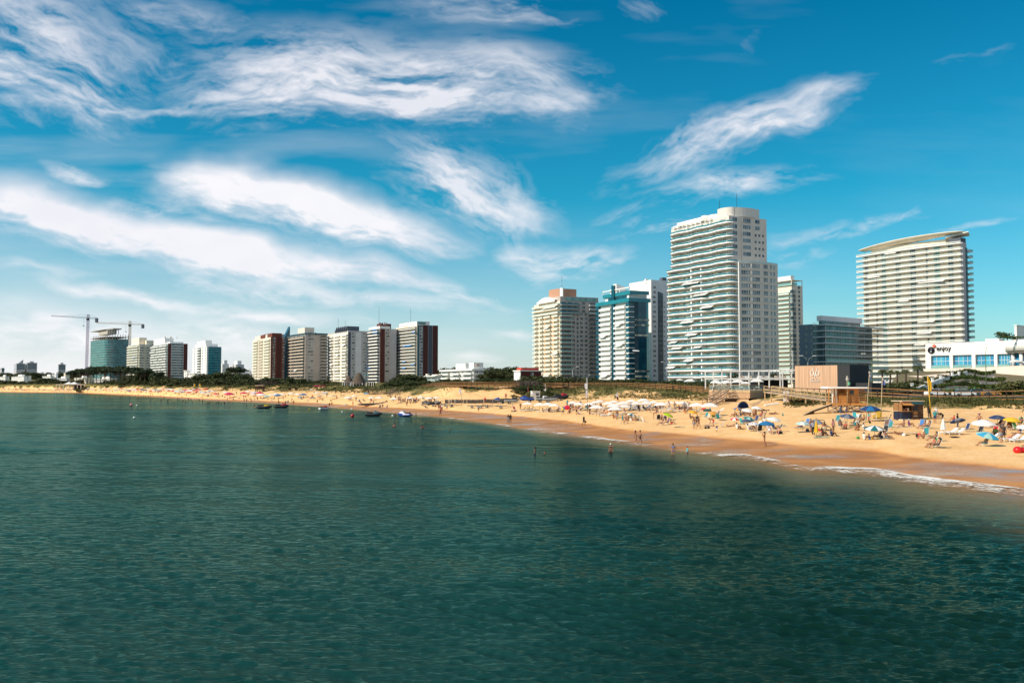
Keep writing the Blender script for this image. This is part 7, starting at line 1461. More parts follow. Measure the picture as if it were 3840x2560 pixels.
# ------------------------------------------------------------------ who is where (photo coordinates of the feet or seat)
z1,z2,z3,z4,z5,z6,z7,z8=cv(2240,1480,.13605),cv(2540,1480,.13605),cv(2840,1440,.13605),cv(3080,1500,.13605),cv(3380,1500,.13605),cv(3600,1500,.1339),cv(2020,1460,.13605),cv(1640,1460,.17857)
PEOPLE=[
 (z6,1150,1190,'stand','a',[('shorts','grey')],'man in grey shorts standing with his back turned, right side',0,0,{}),
 (z6,680,1290,'chair','l',[('shorts','teal')],'man in teal shorts seated beneath the sky blue umbrella',0,0,dict(ch='white')),
 (z6,550,770,'hips','fl',[('shorts','navy')],'man in a purple hat, hands on hips, behind the wide white umbrella',0,1,dict(head=('hat','purple'))),
 (z6,1600,1070,'chair','l',[('shorts','beige')],'man in a straw hat reclining near the right edge',0,1,dict(ch='blue',head=('hat','beige'))),
 (z6,1385,830,'chair','fl',[('bikini','black')],'woman in black lounging below the yellow umbrella',1,0,dict(ch='black',long=True)),
 (z6,1090,760,'chair','l',[('shirt','black'),('shorts','black')],'person in black sitting below the navy umbrella at right',3,0,dict(ch='white')),
 (z6,1180,770,'chair','l',[('shorts','navy')],'second sitter below the navy umbrella at right',1,0,dict(ch='navy')),
 (z6,1010,990,'sit','fl',[('shirt','green'),('shorts','navy')],'person in a green top hunched behind the sky blue umbrella',1,0,{}),
 (z6,1700,700,'chair','fl',[('bikini','purple')],'woman seated right of the yellow umbrella, near the edge',1,0,dict(ch='green',long=True)),
 (z6,1225,1150,'stand','fl',[('dress','black')],'woman in a long black dress just behind the man in grey shorts',1,0,dict(long=True)),
 (z5,930,630,'stand','fl',[('shirt','teal'),('shorts','navy')],'man in a dark teal shirt and shorts right of the yellow flag pole',0,0,{}),
 (z5,965,520,'stand','f',[('shirt','white'),('shorts','beige')],'person in white behind the man in dark teal',2,3,{}),
 (z5,1130,600,'bend','l',[('shirt','black'),('shorts','black')],'woman in black bending to dress beside a chair',1,1,dict(long=True)),
 (z5,1440,560,'sit','l',[('shirt','red')],'child in a red shirt behind the carried navy umbrella',0,0,dict(h=.8)),
 (z5,1555,740,'stand','fr',[('trousers','navy'),('shirt','black')],'person in dark clothes carrying the navy and grey umbrella',1,0,{}),
 (z5,770,480,'stand','a',[('shirt','black'),('trousers','black')],'figure all in black behind the kiosk by the yellow pole',3,0,{}),
 (z5,600,790,'chair','l',[('bikini','black')],'woman in a black bikini seated beside her partner below the kiosk',0,0,dict(ch='white',long=True)),
 (z5,725,790,'chair','l',[('shorts','black')],'man sitting right of the woman in black bikini below the kiosk',0,0,dict(ch='grey')),
 (z5,60,735,'sit','l',[('bikini','navy')],'woman on a towel, left of a pair below the kiosk front',0,0,dict(head=('cap','navy'),tw='white')),
 (z5,225,730,'sit','r',[('shirt','purple')],'crouched woman in purple and a white sunhat on the towel',0,1,dict(head=('hat','white'))),
 (z5,610,1060,'sit','l',[('bikini','brown')],'woman in a visor sitting upright, left of three chairs',0,1,dict(head=('cap','white'))),
 (z5,900,1130,'chair','l',[('bikini','black')],'woman leaning back in a chair behind the front couple',0,1,dict(ch='white',long=True)),
 (z5,860,1310,'chair','l',[('bikini','red')],'woman in red seated left in the front couple',0,0,dict(ch='green')),
 (z5,985,1315,'chair','l',[('shorts','black')],'man in a dark cap seated right in the front couple',0,0,dict(ch='black',head=('cap','navy'))),
 (z5,262,400,'stand','r',[('shirt','white'),('shorts','black')],'kiosk customer in white leaning at the counter',1,0,{}),
 (z4,330,905,'stand','fr',[('shirt','pink'),('bikini','white')],'woman in a pink wrap standing right of the grey canopy',1,0,dict(long=True)),
 (z4,530,755,'chair','f',[('shorts','navy')],'man lounging in a turquoise round chair',1,0,dict(ch='turquoise')),
 (z4,670,785,'sit','fl',[('swimsuit','red')],'woman in a red swimsuit sitting on the sand',0,0,dict(tw='navy')),
 (z4,945,830,'bend','r',[('shirt','stripe'),('shorts','teal')],'person in a black and white striped shirt leaning over',0,0,dict(head=('hat','black'))),
 (z4,1015,835,'sit','a',[('bikini','brown')],'bare-backed woman crouching by the striped shirt',0,1,dict(long=True)),
 (z4,1185,825,'sit','r',[('shirt','white'),('shorts','white')],'person all in white sitting behind the white dome umbrella',0,0,{}),
 (z4,1145,605,'chair','fl',[('shorts','black')],'man lying back in a yellow chair behind the striped shirt',0,0,dict(ch='yellow')),
 (z4,1310,590,'stand','l',[('shirt','turquoise'),('shorts','red')],'small child in a turquoise shirt at the left bamboo pole',0,2,dict(h=.72)),
 (z4,1195,1095,'sit','r',[('shirt','white')],'woman in a white top and straw hat sitting nearest the water',0,1,dict(head=('hat','beige'))),
 (z4,1330,1090,'sit','r',[('shirt','navy'),('shorts','blue')],'child bent over a toy beside the woman in the straw hat',1,0,dict(h=.75)),
 (z4,1560,1080,'chair','al',[('shorts','black')],'man seen from behind, seated below the white dome umbrella',0,0,dict(ch='black')),
 (z4,1810,1080,'chair','fr',[('shorts','navy')],'man in a sunhat seated right of the white dome umbrella',0,1,dict(ch='navy',head=('hat','beige'))),
 (z4,2080,935,'lie','l',[('bikini','purple')],'woman lying with knees up right of the white dome umbrella',0,0,dict(long=True)),
 (z4,85,975,'stand','a',[('bikini','brown'),('shorts','beige')],'slim woman standing behind the closed yellow umbrella, back turned',0,0,dict(long=True)),
 (z4,290,995,'sit','r',[('shirt','navy'),('shorts','black')],'person in a dark shirt huddled right of the grey canopy',1,0,{}),
 (z3,1480,1330,'stand','fr',[('shorts','blue')],'man in blue patterned shorts under the big grey canopy',0,1,{}),
 (z3,1200,1230,'chair','l',[('shorts','black')],'man stretched out below the pale aqua umbrella',2,0,dict(ch='white')),
 (z3,1545,1395,'stand','f',[('shirt','grey'),('trousers','black')],'person in dark trousers left of the closed yellow umbrella',1,0,{}),
 (z3,1800,1420,'sit','r',[('bikini','red')],'woman sitting low on a teal towel by the closed yellow umbrella',1,0,dict(tw='teal',long=True)),
 (z3,345,1375,'chair','f',[('swimsuit','white')],'woman in white facing the sea under the deep blue umbrella',2,1,dict(ch='white')),
 (z3,590,1375,'sit','fl',[('shorts','purple')],'heavy man sitting right of the deep blue umbrella',2,0,{}),
 (z3,480,1290,'chair','fr',[('shirt','navy'),('shorts','black')],'person in navy seated under the edge of the deep blue umbrella',1,0,dict(ch='green')),
 (z3,60,1320,'chair','a',[('shirt','black'),('shorts','black')],'person in black seen from behind, left of the deep blue umbrella',3,0,dict(ch='black')),
 (z3,205,1200,'stand','a',[('shirt','white')],'child in a white shirt standing behind the deep blue umbrella',1,0,dict(h=.85)),
 (z3,450,825,'lie','r',[('bikini','black')],'sunbather lying on a pale towel below the ramp',0,0,dict(tw='pink')),
 (z3,60,745,'lie','l',[('bikini','navy')],'sunbather lying left of two near the deck',1,0,dict(long=True)),
 (z3,200,740,'lie','l',[('shorts','black')],'sunbather lying right of two near the deck',1,0,{}),
 (z2,465,945,'stand','a',[('shorts','grey')],'man in blue-grey shorts standing with his back to the sea wall of umbrellas',0,0,{}),
 (z2,590,940,'walk','fr',[('bikini','brown')],'woman in a brown bikini stepping beside the man in blue-grey shorts',0,0,dict(long=True)),
 (z2,555,870,'stand','f',[('shirt','black'),('shorts','black')],'man in black half hidden behind the pair at the orange umbrella',1,0,{}),
 (z2,985,880,'bend','l',[('shorts','red')],'man in red shorts bending over a low table',0,0,{}),
 (z2,1085,1030,'stand','fl',[('shirt','navy'),('shorts','white')],'toddler in a navy shirt nearest the water left',0,0,dict(h=.55)),
 (z2,1490,875,'lie','r',[('bikini','beige')],'woman lying on her front below the red and white umbrella',2,1,dict(long=True)),
 (z2,1655,945,'sit','r',[('shirt','white')],'woman in a white shirt sitting below the slate umbrella',0,1,dict(long=True)),
 (z2,1990,1010,'chair','r',[('shirt','white')],'person with a white towel below the lavender umbrella',1,0,dict(ch='white')),
 (z2,2120,1000,'chair','fr',[('bikini','red')],'person beside the white towel sitter below the lavender umbrella',0,0,dict(ch='brown')),
 (z2,1575,600,'sit','l',[('bikini','black')],'woman sitting upright above the red and white umbrella',0,0,{}),
 (z2,1640,600,'sit','fr',[('bikini','navy')],'child sitting right of the upright woman by the red and white umbrella',1,0,dict(h=.7)),
 (z2,1755,590,'sit','r',[('swimsuit','black')],'woman sitting in shade, left of the pair below the white umbrellas',1,0,dict(long=True)),
 (z2,1845,560,'chair','f',[('shorts','navy')],'man in a chair under the front white umbrella near the deck',1,0,dict(ch='black')),
 (z2,1930,555,'chair','fl',[('shorts','red')],'man in red trunks under the front white umbrella near the deck',0,0,dict(ch='navy')),
 (z2,2000,585,'sit','l',[('bikini','brown')],'woman leaning forward below the front white umbrella near the deck',0,1,dict(long=True)),
 (z2,2115,690,'stand','fl',[('shorts','brown')],'man of the couple standing behind the striped teal umbrella',0,0,{}),
 (z2,2165,700,'stand','fr',[('bikini','black')],'woman of the couple standing behind the striped teal umbrella',0,0,dict(long=True)),
 (z2,2290,640,'chair','l',[('swimsuit','red')],'woman in red in a lounger right of the standing couple',1,0,dict(ch='red')),
 (z2,195,440,'stand','f',[('shirt','grey'),('shorts','grey')],'man in grey standing among the right-hand rental umbrellas',0,0,{}),
 (z2,290,435,'stand','f',[('dress','white')],'woman in white standing beside the man in grey',1,0,{}),
 (z2,205,505,'sit','fr',[('shorts','orange')],'sunburnt man sitting before the woman in white',0,0,{}),
 (z2,375,430,'sit','fl',[('bikini','orange')],'woman in orange in the shade beside the woman in white',0,0,dict(long=True)),
 (z2,365,665,'sit','r',[('bikini','brown')],'person curled up left of the orange and yellow umbrella pole',1,0,{}),
 (z1,700,800,'walk','r',[('dress','teal')],'woman in a green dress strolling at the edge of the dry sand',2,2,dict(long=True)),
 (z1,790,790,'walk','r',[('dress','pink')],'woman in a pink dress strolling beside the one in green',0,1,dict(long=True)),
 (z1,545,695,'stand','f',[('shorts','grey')],'man in pale shorts standing left of the strolling women',1,0,{}),
 (z1,445,650,'sit','fr',[('bikini','red')],'person sitting left of the man in pale shorts',0,0,{}),
 (z1,850,720,'sit','l',[('bikini','black')],'first sitter from the left under the white and teal umbrella',1,0,{}),
 (z1,945,715,'sit','fr',[('swimsuit','white')],'second sitter under the white and teal umbrella, in white',0,0,dict(long=True)),
 (z1,1060,715,'sit','f',[('bikini','green')],'third sitter under the white and teal umbrella',0,0,{}),
 (z1,1130,718,'sit','l',[('shorts','black')],'rightmost sitter under the white and teal umbrella, in black shorts',0,0,{}),
 (z1,1560,665,'bend','r',[('bikini','purple')],'woman in purple leaning over beside the lime umbrella group',0,1,{}),
 (z1,1680,705,'chair','a',[('shirt','black')],'person in a dark chair left of the lime umbrella',0,0,dict(ch='black')),
 (z1,1770,690,'sit','fl',[('bikini','navy')],'woman on the sand below the lime umbrella',0,0,dict(long=True)),
 (z1,1870,700,'sit','f',[('shirt','navy')],'person in navy crouched right below the lime umbrella',1,0,{}),
 (z1,1770,840,'chair','l',[('bikini','red')],'woman stretched out at the water side of the lime umbrella',0,0,dict(ch='white',long=True)),
 (z1,1930,815,'chair','l',[('shirt','purple')],'person in a violet top seated beyond the lime umbrella',0,0,dict(ch='beige')),
 (z1,2040,810,'sit','r',[('shorts','red')],'bather sitting on the sand right of the two chairs',0,1,{}),
 (z1,360,500,'chair','f',[('bikini','red')],'sitter in a red chair below the front white parasols',0,0,dict(ch='red')),
 (z1,880,470,'chair','l',[('shirt','black'),('shorts','black')],'sitter in black shaded by the front white parasols',3,0,dict(ch='black')),
 (z7,670,695,'walk','r',[('shirt','yellow'),('shorts','navy')],'man in a yellow and green shirt walking with a blue ball',1,0,{}),
 (z7,880,545,'stand','f',[('shirt','grey'),('shorts','black')],'tall man in grey standing behind the red inflatable',0,0,{}),
 (z7,790,480,'stand','fl',[('shirt','teal'),('shorts','black')],'person in teal standing farther back left of the man in grey',1,0,{}),
 (z7,960,545,'bend','r',[('shorts','red')],'man bending over right of the red inflatable',0,0,{}),
 (z7,1045,695,'hips','ar',[('shorts','black')],'bare-backed man in black shorts standing by the front loungers',0,0,{}),
 (z7,1130,690,'sit','l',[('shirt','white')],'woman with a white towel sitting right of the man in black shorts',1,0,{}),
 (z7,860,640,'sit','fl',[('bikini','black')],'woman sitting on a red towel below the red inflatable',1,0,dict(tw='red',long=True)),
 (z7,1340,625,'stand','fr',[('dress','turquoise')],'woman in a pale turquoise skirt beside a parasol',1,0,{}),
 (z7,1420,600,'stand','fl',[('shorts','brown')],'man standing just right of the turquoise skirt',1,0,{}),
 (z7,1410,695,'sit','r',[('swimsuit','black')],'woman leaning back in a black swimsuit near the wet sand',0,0,dict(long=True)),
 (z7,1590,685,'chair','l',[('shorts','grey')],'man reclining right of the woman in the black swimsuit',0,0,dict(lo='beige')),
 (z7,1770,700,'chair','l',[('bikini','red')],'woman in red on a front-row lounger',0,0,dict(lo='red',long=True)),
 (z7,120,615,'sit','r',[('shorts','navy')],'leftmost sitter on the white bed under the front-left parasols',1,0,{}),
 (z7,205,640,'chair','a',[('shirt','navy')],'sitter in navy and white under the front-left parasols',1,0,dict(ch='white')),
 (z7,285,640,'chair','a',[('shirt','brown')],'sitter in brown under the front-left parasols',1,0,dict(ch='brown')),
 (z7,350,625,'chair','fr',[('swimsuit','white')],'woman in white under the front-left parasols',0,0,dict(ch='grey',long=True)),
 (z7,540,600,'chair','fl',[('bikini','black')],'woman at the right end under the front-left parasols',0,0,dict(ch='white')),
 (z8,1745,435,'hips','fr',[('bikini','black')],'woman in a black bikini standing by the striped deck chair',0,1,{}),
 (z8,1820,455,'chair','l',[('shorts','navy')],'man in the left lounger beside the striped deck chair',1,0,dict(lo='grey')),
 (z8,1910,455,'chair','l',[('bikini','black')],'woman in the middle lounger beside the striped deck chair',1,0,dict(lo='white')),
 (z8,1985,450,'chair','l',[('shirt','grey')],'person in grey in the right lounger beside the striped deck chair',1,0,dict(lo='grey')),
 (z8,1620,465,'lie','r',[('shorts','black')],'sunbather lying flat below the striped deck chair',1,0,dict(tw='navy')),
 (z8,1000,290,'stand','a',[('shirt','red'),('shorts','brown')],'person in a red shirt at the log fence',1,0,{}),
 (z8,1440,200,'stand','f',[('shirt','red'),('shorts','navy')],'worker in red behind the parked jet skis',0,0,{}),
 (z8,865,465,'stand','a',[('shirt','grey'),('shorts','black')],'lone man in dark clothes standing on the wet sand before the trailers',3,0,{}),
 (z8,1490,705,'stand','a',[('shorts','grey')],'man of the couple embracing on the wet sand',3,0,{}),
 (z8,1535,700,'stand','a',[('swimsuit','black')],'woman of the couple embracing on the wet sand',3,0,dict(long=True)),
 (z8,65,555,'walk','fr',[('shirt','red'),('shorts','black')],'woman in a red top stepping out of the water',1,2,{}),
 (z8,30,430,'stand','a',[('shorts','brown')],'left one of the trio standing behind the woman in the red top',1,0,{}),
 (z8,65,445,'stand','f',[('shorts','red')],'middle one of the trio behind the woman in the red top',1,0,{}),
 (z8,98,440,'stand','f',[('shirt','white')],'right one of the trio in a white shirt',1,0,{}),
 (z8,203,420,'stand','f',[('shirt','grey'),('shorts','navy')],'child in grey at the wet edge below the dark trailers',1,0,dict(h=.8)),
 (z7,1245,1000,'walk','fr',[('dress','black')],'person in a dark wrap with a shoulder bag on the mirror-wet sand',3,2,dict(bag='black')),
 (c3,835,1010,'reach','l',[('bikini','black')],'woman in a dark bikini walking alone at the wet edge, right of centre',0,0,dict(long=True)),
]
cnt=0
for f_,x,y,ps,fc,wear,lab,sk_,hr,o_ in PEOPLE:
    px,py=f_(x,y);g=G(px,py);kw={k:v for k,v in o_.items() if k in('head','h','long')};dz=0
    rzf=R(ROT[fc])
    if 'ch' in o_:chair(g,rzf,o_['ch'],f"{o_['ch']} chair of the {lab}")
    if 'lo' in o_:lounger(g+Vector((0,0,0)),rzf,f"{o_['lo']} lounger of the {lab}",o_['lo'])
    if 'tw' in o_:towel(g,rzf,o_['tw'],f"{o_['tw']} towel of the {lab}")
    if 'bag' in o_:bag(g+Vector((.28,-.05,.55)),o_['bag'],'black shoulder bag carried by the person in the dark wrap')
    pr_=person(g,ps,fc,wear,lab,sk_,hr,**kw);cnt+=1
WATERP=[(2291,1691,'stand','fl',[('bikini','black')],'woman in a dark bikini and white cap, waist-deep, alone',1,-.86,dict(head=('cap','white'))),(2524,1701,'hips','f',[('bikini','blue')],'woman in a blue bikini and dark cap standing thigh-deep',0,-.62,dict(head=('cap','black'))),
 (2578,1701,'stand','l',[('shirt','turquoise'),('shorts','navy')],'child in a turquoise shirt and red cap standing in the shallows',0,-.50,dict(h=.76,head=('cap','red'))),(2384,1663,'walk','r',[('bikini','brown')],'left one of two bathers walking ankle-deep',0,-.10,dict(long=True)),(2401,1662,'walk','r',[('shorts','brown')],'right, taller one of two bathers walking ankle-deep',0,-.08,{}),
 (2006,1701,'stand','r',[('shorts','navy')],'dark figure standing chest-deep, left of the wading women',3,-.98,{}),(2045,1700,'swim','l',[],'lone swimmer with head above water beside the chest-deep figure',0,-.06,{})]
SW=[(1482,1558,'pink top left of the blue jet ski','sit'),(1535,1558,'holding on right of the blue jet ski','stand'),(1560,1558,'small, standing right of the blue jet ski','stand'),(1544,1577,'hair streaming, below the blue jet ski','swim'),(1573,1571,'left of two heads below the standing child','swim'),(1581,1572,'right of two heads below the standing child','swim'),(1480,1588,'upper of two heads in a column left of the group','swim'),(1478,1600,'lower of two heads in a column left of the group','stand'),(1431,1599,'floating flat, farthest left of the near swimmers','swim'),(1595,1586,'single head right of the group of swimmers','swim'),(1580,1608,'left one of the embracing swimmers','stand'),(1586,1607,'right one of the embracing swimmers','stand'),(1566,1622,'nearest swimmer of the scattered group','swim'),(1688,1615,'swimming alone right of the scattered group','swim'),
      (924,1523,'swimming left below the far bathers','stand'),(953,1523,'beside a pink float, left of the two dark jet skis','stand'),(1018,1526,'arms spread between the two dark jet skis','swim')]
for px,py,ps,fc,wear,lab,sk_,dz,o_ in WATERP:person(PZ(px,py,0),ps,fc,wear,lab,sk_,0,group='people wading near the shore',dz=dz,**o_)
for i,(px,py,lab,ps) in enumerate(SW):person(PZ(px,py,0),ps,('f','l','r','a')[i%4],[('bikini',('black','pink','navy')[i%3])] if ps!='swim' else[],'swimmer '+lab,(3,1)[i%2],0,i%3==0,group='swimmers in the bay',dz=-1.05 if ps=='stand' else-.25 if ps=='sit' else-.05)
# ------------------------------------------------------------------ empty loungers, striped deck chair, inflatables, bags
for i,(f_,x,y,rz,c_,lab) in enumerate([(z5,1330,940,-1.4,'white','empty white lounger by the closed white umbrella, left one'),(z5,1500,950,-1.5,'white','empty white lounger by the closed white umbrella, right one'),(z6,1420,1150,-1.4,'white','white lounger with towels beside the man in the straw hat'),(z6,1660,1180,-1.3,'white','white lounger nearest the right edge of the photo'),(z6,1010,760,-1.4,'white','white lounger before the sitters at the navy umbrella, right'),(z6,900,1085,-1.5,'white','white lounger with a towel under the sky blue umbrella'),
    (z7,60,630,-1.5,'white','white bed at the left pole of the front-left parasols'),(z7,360,630,-1.5,'white','white bed in the middle below the front-left parasols'),(z7,500,600,-1.4,'white','white bed at the right end below the front-left parasols'),(z7,1250,560,-1.5,'grey','grey lounger behind the turquoise skirt'),(z7,1700,560,-1.5,'white','white lounger below the tilted front parasol'),(z7,1750,605,-1.5,'grey','grey lounger in front of the white one below the front parasol'),(z7,1850,740,-1.5,'white','low white lounger at the edge of the dry sand'),
    (z1,250,590,-1.5,'white','low white lounger left of the man in pale shorts'),(z1,620,570,-1.4,'grey','grey lounger behind the strolling women'),(z1,1010,330,-1.4,'grey','grey lounger facing left in the middle of the parasol block'),(z1,1130,400,-1.5,'white','white lounger in the middle of the parasol block'),(z1,1330,380,-1.5,'blue','blue lounger in the middle of the parasol block'),(z1,1490,400,-1.5,'black','dark lounger right of the blue one in the parasol block'),(z1,1900,410,-1.4,'grey','grey lounger under the right parasols of the block'),(z1,2090,420,-1.4,'navy','navy lounger under the right parasols of the block'),(z1,2260,390,-1.5,'black','black lounger at the right end of the parasol block'),
    (z2,520,470,-1.5,'grey','grey lounger below the parasol left of the club stairs'),(z2,1130,480,-1.5,'white','white lounger at the foot of the club stairs')]):px,py=f_(x,y);lounger(G(px,py),rz,lab,c_)
for(f_,x,y,rz,c_,lab) in[(z2,1130,690,150,'teal','teal chair turned away beside the tan umbrella'),(z2,780,640,-60,'teal','low teal chair left of the tan umbrella'),(z2,1000,650,170,'green','green chair under the tan umbrella'),(z1,1190,730,90,'turquoise','blue and yellow striped chair right of the seated group'),(z1,1290,770,100,'white','white chair standing alone right of the seated group'),(z8,1620,440,20,'red','red and green striped deck chair left of the loungers'),(z4,940,520,0,'sky' if False else 'turquoise','pale blue chair behind the dark grey umbrella'),(z2,1800,820,120,'turquoise','turquoise chair below the slate umbrella'),(z5,35,490,20,'black','black and white chair leaning at the kiosk front'),(z5,1010,500,40,'grey','grey chair beside the woman bending to dress'),(z6,1590,850,20,'green','dark green chair left of the white umbrella at the right edge')]:px,py=f_(x,y);chair(G(px,py),R(rz),c_,lab)
RDP=mat('red_inflatable',(.62,.012,.015),.35,.05);g=G(*z6(1620,1475));o=thing('inflatable_sofa','shiny red inflatable sofa at the right edge','inflatable',g)
MB().ell((0,0,.26),(.40,.42,.34),18,12).ell((.95,.1,.22),(1.2,.42,.26),20,10).build('cushion',RDP,o);person(g+Vector((.9,.05,.36)),'lie','l',[('swimsuit','white')],'woman lying on the red inflatable sofa',0,0,True)
g=G(*z7(780,560));o=MB().ell((0,0,.5),(.75,.16,.5),18,10).build('inflatable_ring',mat('pink_red_inflatable',(.60,.02,.07),.4,.05));o.location=g;tag(o,'big red inflatable propped up below the left white parasols','inflatable')
g=G(*z7(690,640));o=MB().ell((0,0,.95),.30,16,10).build('beach_ball',CLR['blue']);o.location=g;tag(o,'blue ball carried by the man in the yellow and green shirt','ball')
for(f_,x,y,c_,lab) in[(z2,860,930,'black','square dark bag near the man in red shorts'),(z2,780,935,'black','small dark bag left of the square one'),(z4,1660,1040,'navy','navy bag under the white dome umbrella'),(z4,1010,1070,'green','green bag on the sand left of the straw hat'),(z5,430,1020,'black','black bag beside the visor woman'),(z4,1390,1085,'yellow','yellow toy bucket bag before the straw hat woman'),(z3,1690,1290,'red','red bag behind the closed yellow umbrella'),(z3,650,1370,'black','black bag beside the heavy man'),(z1,930,720,'white','white bag among the seated group'),(z7,1100,680,'white','white bag by the man in black shorts'),(z6,1370,1110,'red','red bag on the white lounger at right'),(z3,1380,1300,'navy','navy bag on the towels under the grey canopy'),(z2,900,420,'blue','blue bag hanging below the parasol at the stairs'),(z4,620,540,'white','white bag behind the dark grey umbrella'),(z3,700,870,'teal','teal bag right of the lone sunbather')]:px,py=f_(x,y);bag(G(px,py),c_,lab)
for(f_,x,y,c_,rz,lab) in[(z2,80,885,'teal',1.5,'teal towel laid alone near the wet sand'),(z3,1760,1470,'turquoise',1.5,'turquoise towel nearest the water by the yellow umbrella'),(z3,1310,1320,'navy',1.4,'navy and white towel under the grey canopy'),(z5,1230,590,'brown',1.5,'dark towel beside the child in red')]:px,py=f_(x,y);towel(G(px,py),rz,c_,lab)
g=G(2930,1520);o=MB().box((-1.4,-.3,.1),(1.4,.3,.25)).build('upturned_board',W_);o.location=G(2893,1519);o.rotation_euler=(.12,-.12,.2);tag(o,'pale board lying on the sand below the ramp','board')
for i,lab in enumerate(('weathered plank on the pile under the deck, top one','weathered plank on the pile under the deck, lower one')):o=MB().box((-1.6,-.12,0),(1.6,.12,.1)).box((-1.5,-.16,-.1),(-1.3,.16,0)).build('plank',WDg);o.location=G(2838-8*i,1516+5*i)+Vector((0,0,.35-.2*i));o.rotation_euler=(0,-.3,.25+.3*i);tag(o,lab,'plank')
for i,(px,rim,hw) in enumerate([(2685,1437,23),(2724,1437,23),(2768,1436,25),(2796,1435,20),(2838,1437,27)]):
    Y=(207,207,205,213,204)[i];b_=P(px,1463,Y);b_.z=ZD;umbrella(px,rim,hw,'white',None,f'white terrace umbrella on the club deck, {ORD[i]} from the left',sq=True,group='white umbrellas on the club deck',base=b_)
for px,rim,hw,Y,lab in((2586,1433,23,262,'white parasol behind the boardwalk, left of the club pergola'),(2548,1418,14,300,'white parasol at the foot of the tallest tower, left one'),(2617,1416,19,300,'white parasol at the foot of the tallest tower, middle one'),(2686,1415,12,290,'white parasol at the foot of the tallest tower, right one')):b_=P(px,rim+24,Y);umbrella(px,rim,hw,'white',None,lab,sq=True,group='white parasols behind the boardwalk',base=b_)
for px,rim,hw,lab in((3808,1364,22,'white parasol on the hotel terrace, left one'),(3838,1362,18,'white parasol on the hotel terrace, right one')):umbrella(px,rim,hw,'white',None,lab,sq=True,group='white parasols on the hotel terrace',base=P(px,1383,338))
TB=MB().box((-.4,-.4,.70),(.4,.4,.75)).box((-.05,-.05,0),(.05,.05,.7)).box((-.25,-.25,0),(.25,.25,.04)).mesh('terrace_table',CLR['white'])
for i,px in enumerate((2672,2694,2716,2738,2772,2790,2812,2828,2846)):
    b_=P(px,1463,203+(i%3)*3.5);b_.z=ZD+.01;tag(ob('terrace_table',TB,None,b_,.3*i),f'white terrace table on the club deck, {ORD[i]} from the left','table','tables on the club deck')
    if i%3!=2:person(b_+Vector((.7,.3,.0)),'chair',('l','f','r')[i%3],[('shirt',('black','white','navy')[i%3]),('shorts','black')],f'guest seated at the {ORD[i]} table on the club deck',1,0,group='guests on the club deck')
# ------------------------------------------------------------------ white hut, log fence, trailers, jet skis
g=G(2011,1497);k=F/g.y;r=thing('beach_hut','small white cabin with a dark window among the parked jet skis','hut',g,.25);w,h=30/k,29/k
MB().box((-w/2,0,-.3),(w/2,w*.8,h)).build('wall',LG,r);MB().prism([(-w/2-.1,-.1),(w/2+.1,-.1),(w/2+.1,w*.8+.1),(-w/2-.1,w*.8+.1)],h,h+.15).build('roof',W_,r);MB().box((-.1,-.04,h*.5),(w*.4,.02,h*.8)).build('window',GWd,r);MB().box((-w*.5-.03,.3,0),(-w*.5+.02,1.0,h*.7)).build('door',GWd,r)
a,b_=G(1670,1511),G(1862,1511);r=thing('log_fence','low fence of dark upright logs before the bare dune','fence',a);d=b_-a;lg=MB().tube([(0,0,-.4),(0,0,1.05)],.17,7);ms_=[lg.mesh('log',m_) for m_ in(WDd,BLK,WDg)]
for i in range(84):p=d*(i/83);p.z=gz(a.x+p.x,a.y+p.y)-a.z;o=ob('log',ms_[(0,0,1,0,1,0,0,2)[rng.randrange(8)]],r,p);o.scale=(1,1,rng.uniform(.88,1.08))
def trailer(px,py,rz,label):
    g=G(px,py);r=thing('boat_trailer',label,'trailer',g,rz,'boat trailers on the sand');m=BLK;MB().bar((-1.9,-.5,.55),(1.2,-.5,.55),.1).bar((-1.9,.5,.55),(1.2,.5,.55),.1).bar((1.2,-.5,.55),(2.6,0,.40),.09).bar((1.2,.5,.55),(2.6,0,.40),.09).bar((-.6,-.8,.38),(-.6,.8,.38),.1).bar((-1.7,-.5,.55),(-1.7,.5,.55),.1).bar((.6,-.5,.55),(.6,.5,.55),.1).build('frame',m,r)
    MB().bar((-1.9,-.25,.75),(.9,-.25,.75),.12,.08).bar((-1.9,.25,.75),(.9,.25,.75),.12,.08).build('bunk',STL,r);MB().bar((2.4,0,.40),(2.4,0,1.1),.08).box((2.3,-.15,1.05),(2.5,.15,1.2)).build('winch_post',STL,r);wm_=MB().tube([(0,-.1,0),(0,.1,0)],.33,16);wm_.tube([(0,-.115,0),(0,.115,0)],.15,12,1);wm_=wm_.mesh('wheel',[BLK,LG])
    for y in(-.85,.85):ob('wheel',wm_,r,(-.6,y,.33))
    return r
for px,py,rz,lab in((1676,1522,.15,'dark boat trailer at the left of the row, behind the trio'),(1700,1525,-.1,'dark boat trailer beside the pale deck chair'),(1778,1529,.1,'boat trailer left of the lone dark man'),(1812,1530,.05,'boat trailer right of the lone dark man'),(1834,1528,-.05,'low boat trailer right behind the lone dark man'),(1887,1531,.1,'boat trailer left of the striped deck chair')):trailer(px,py,rz,lab)
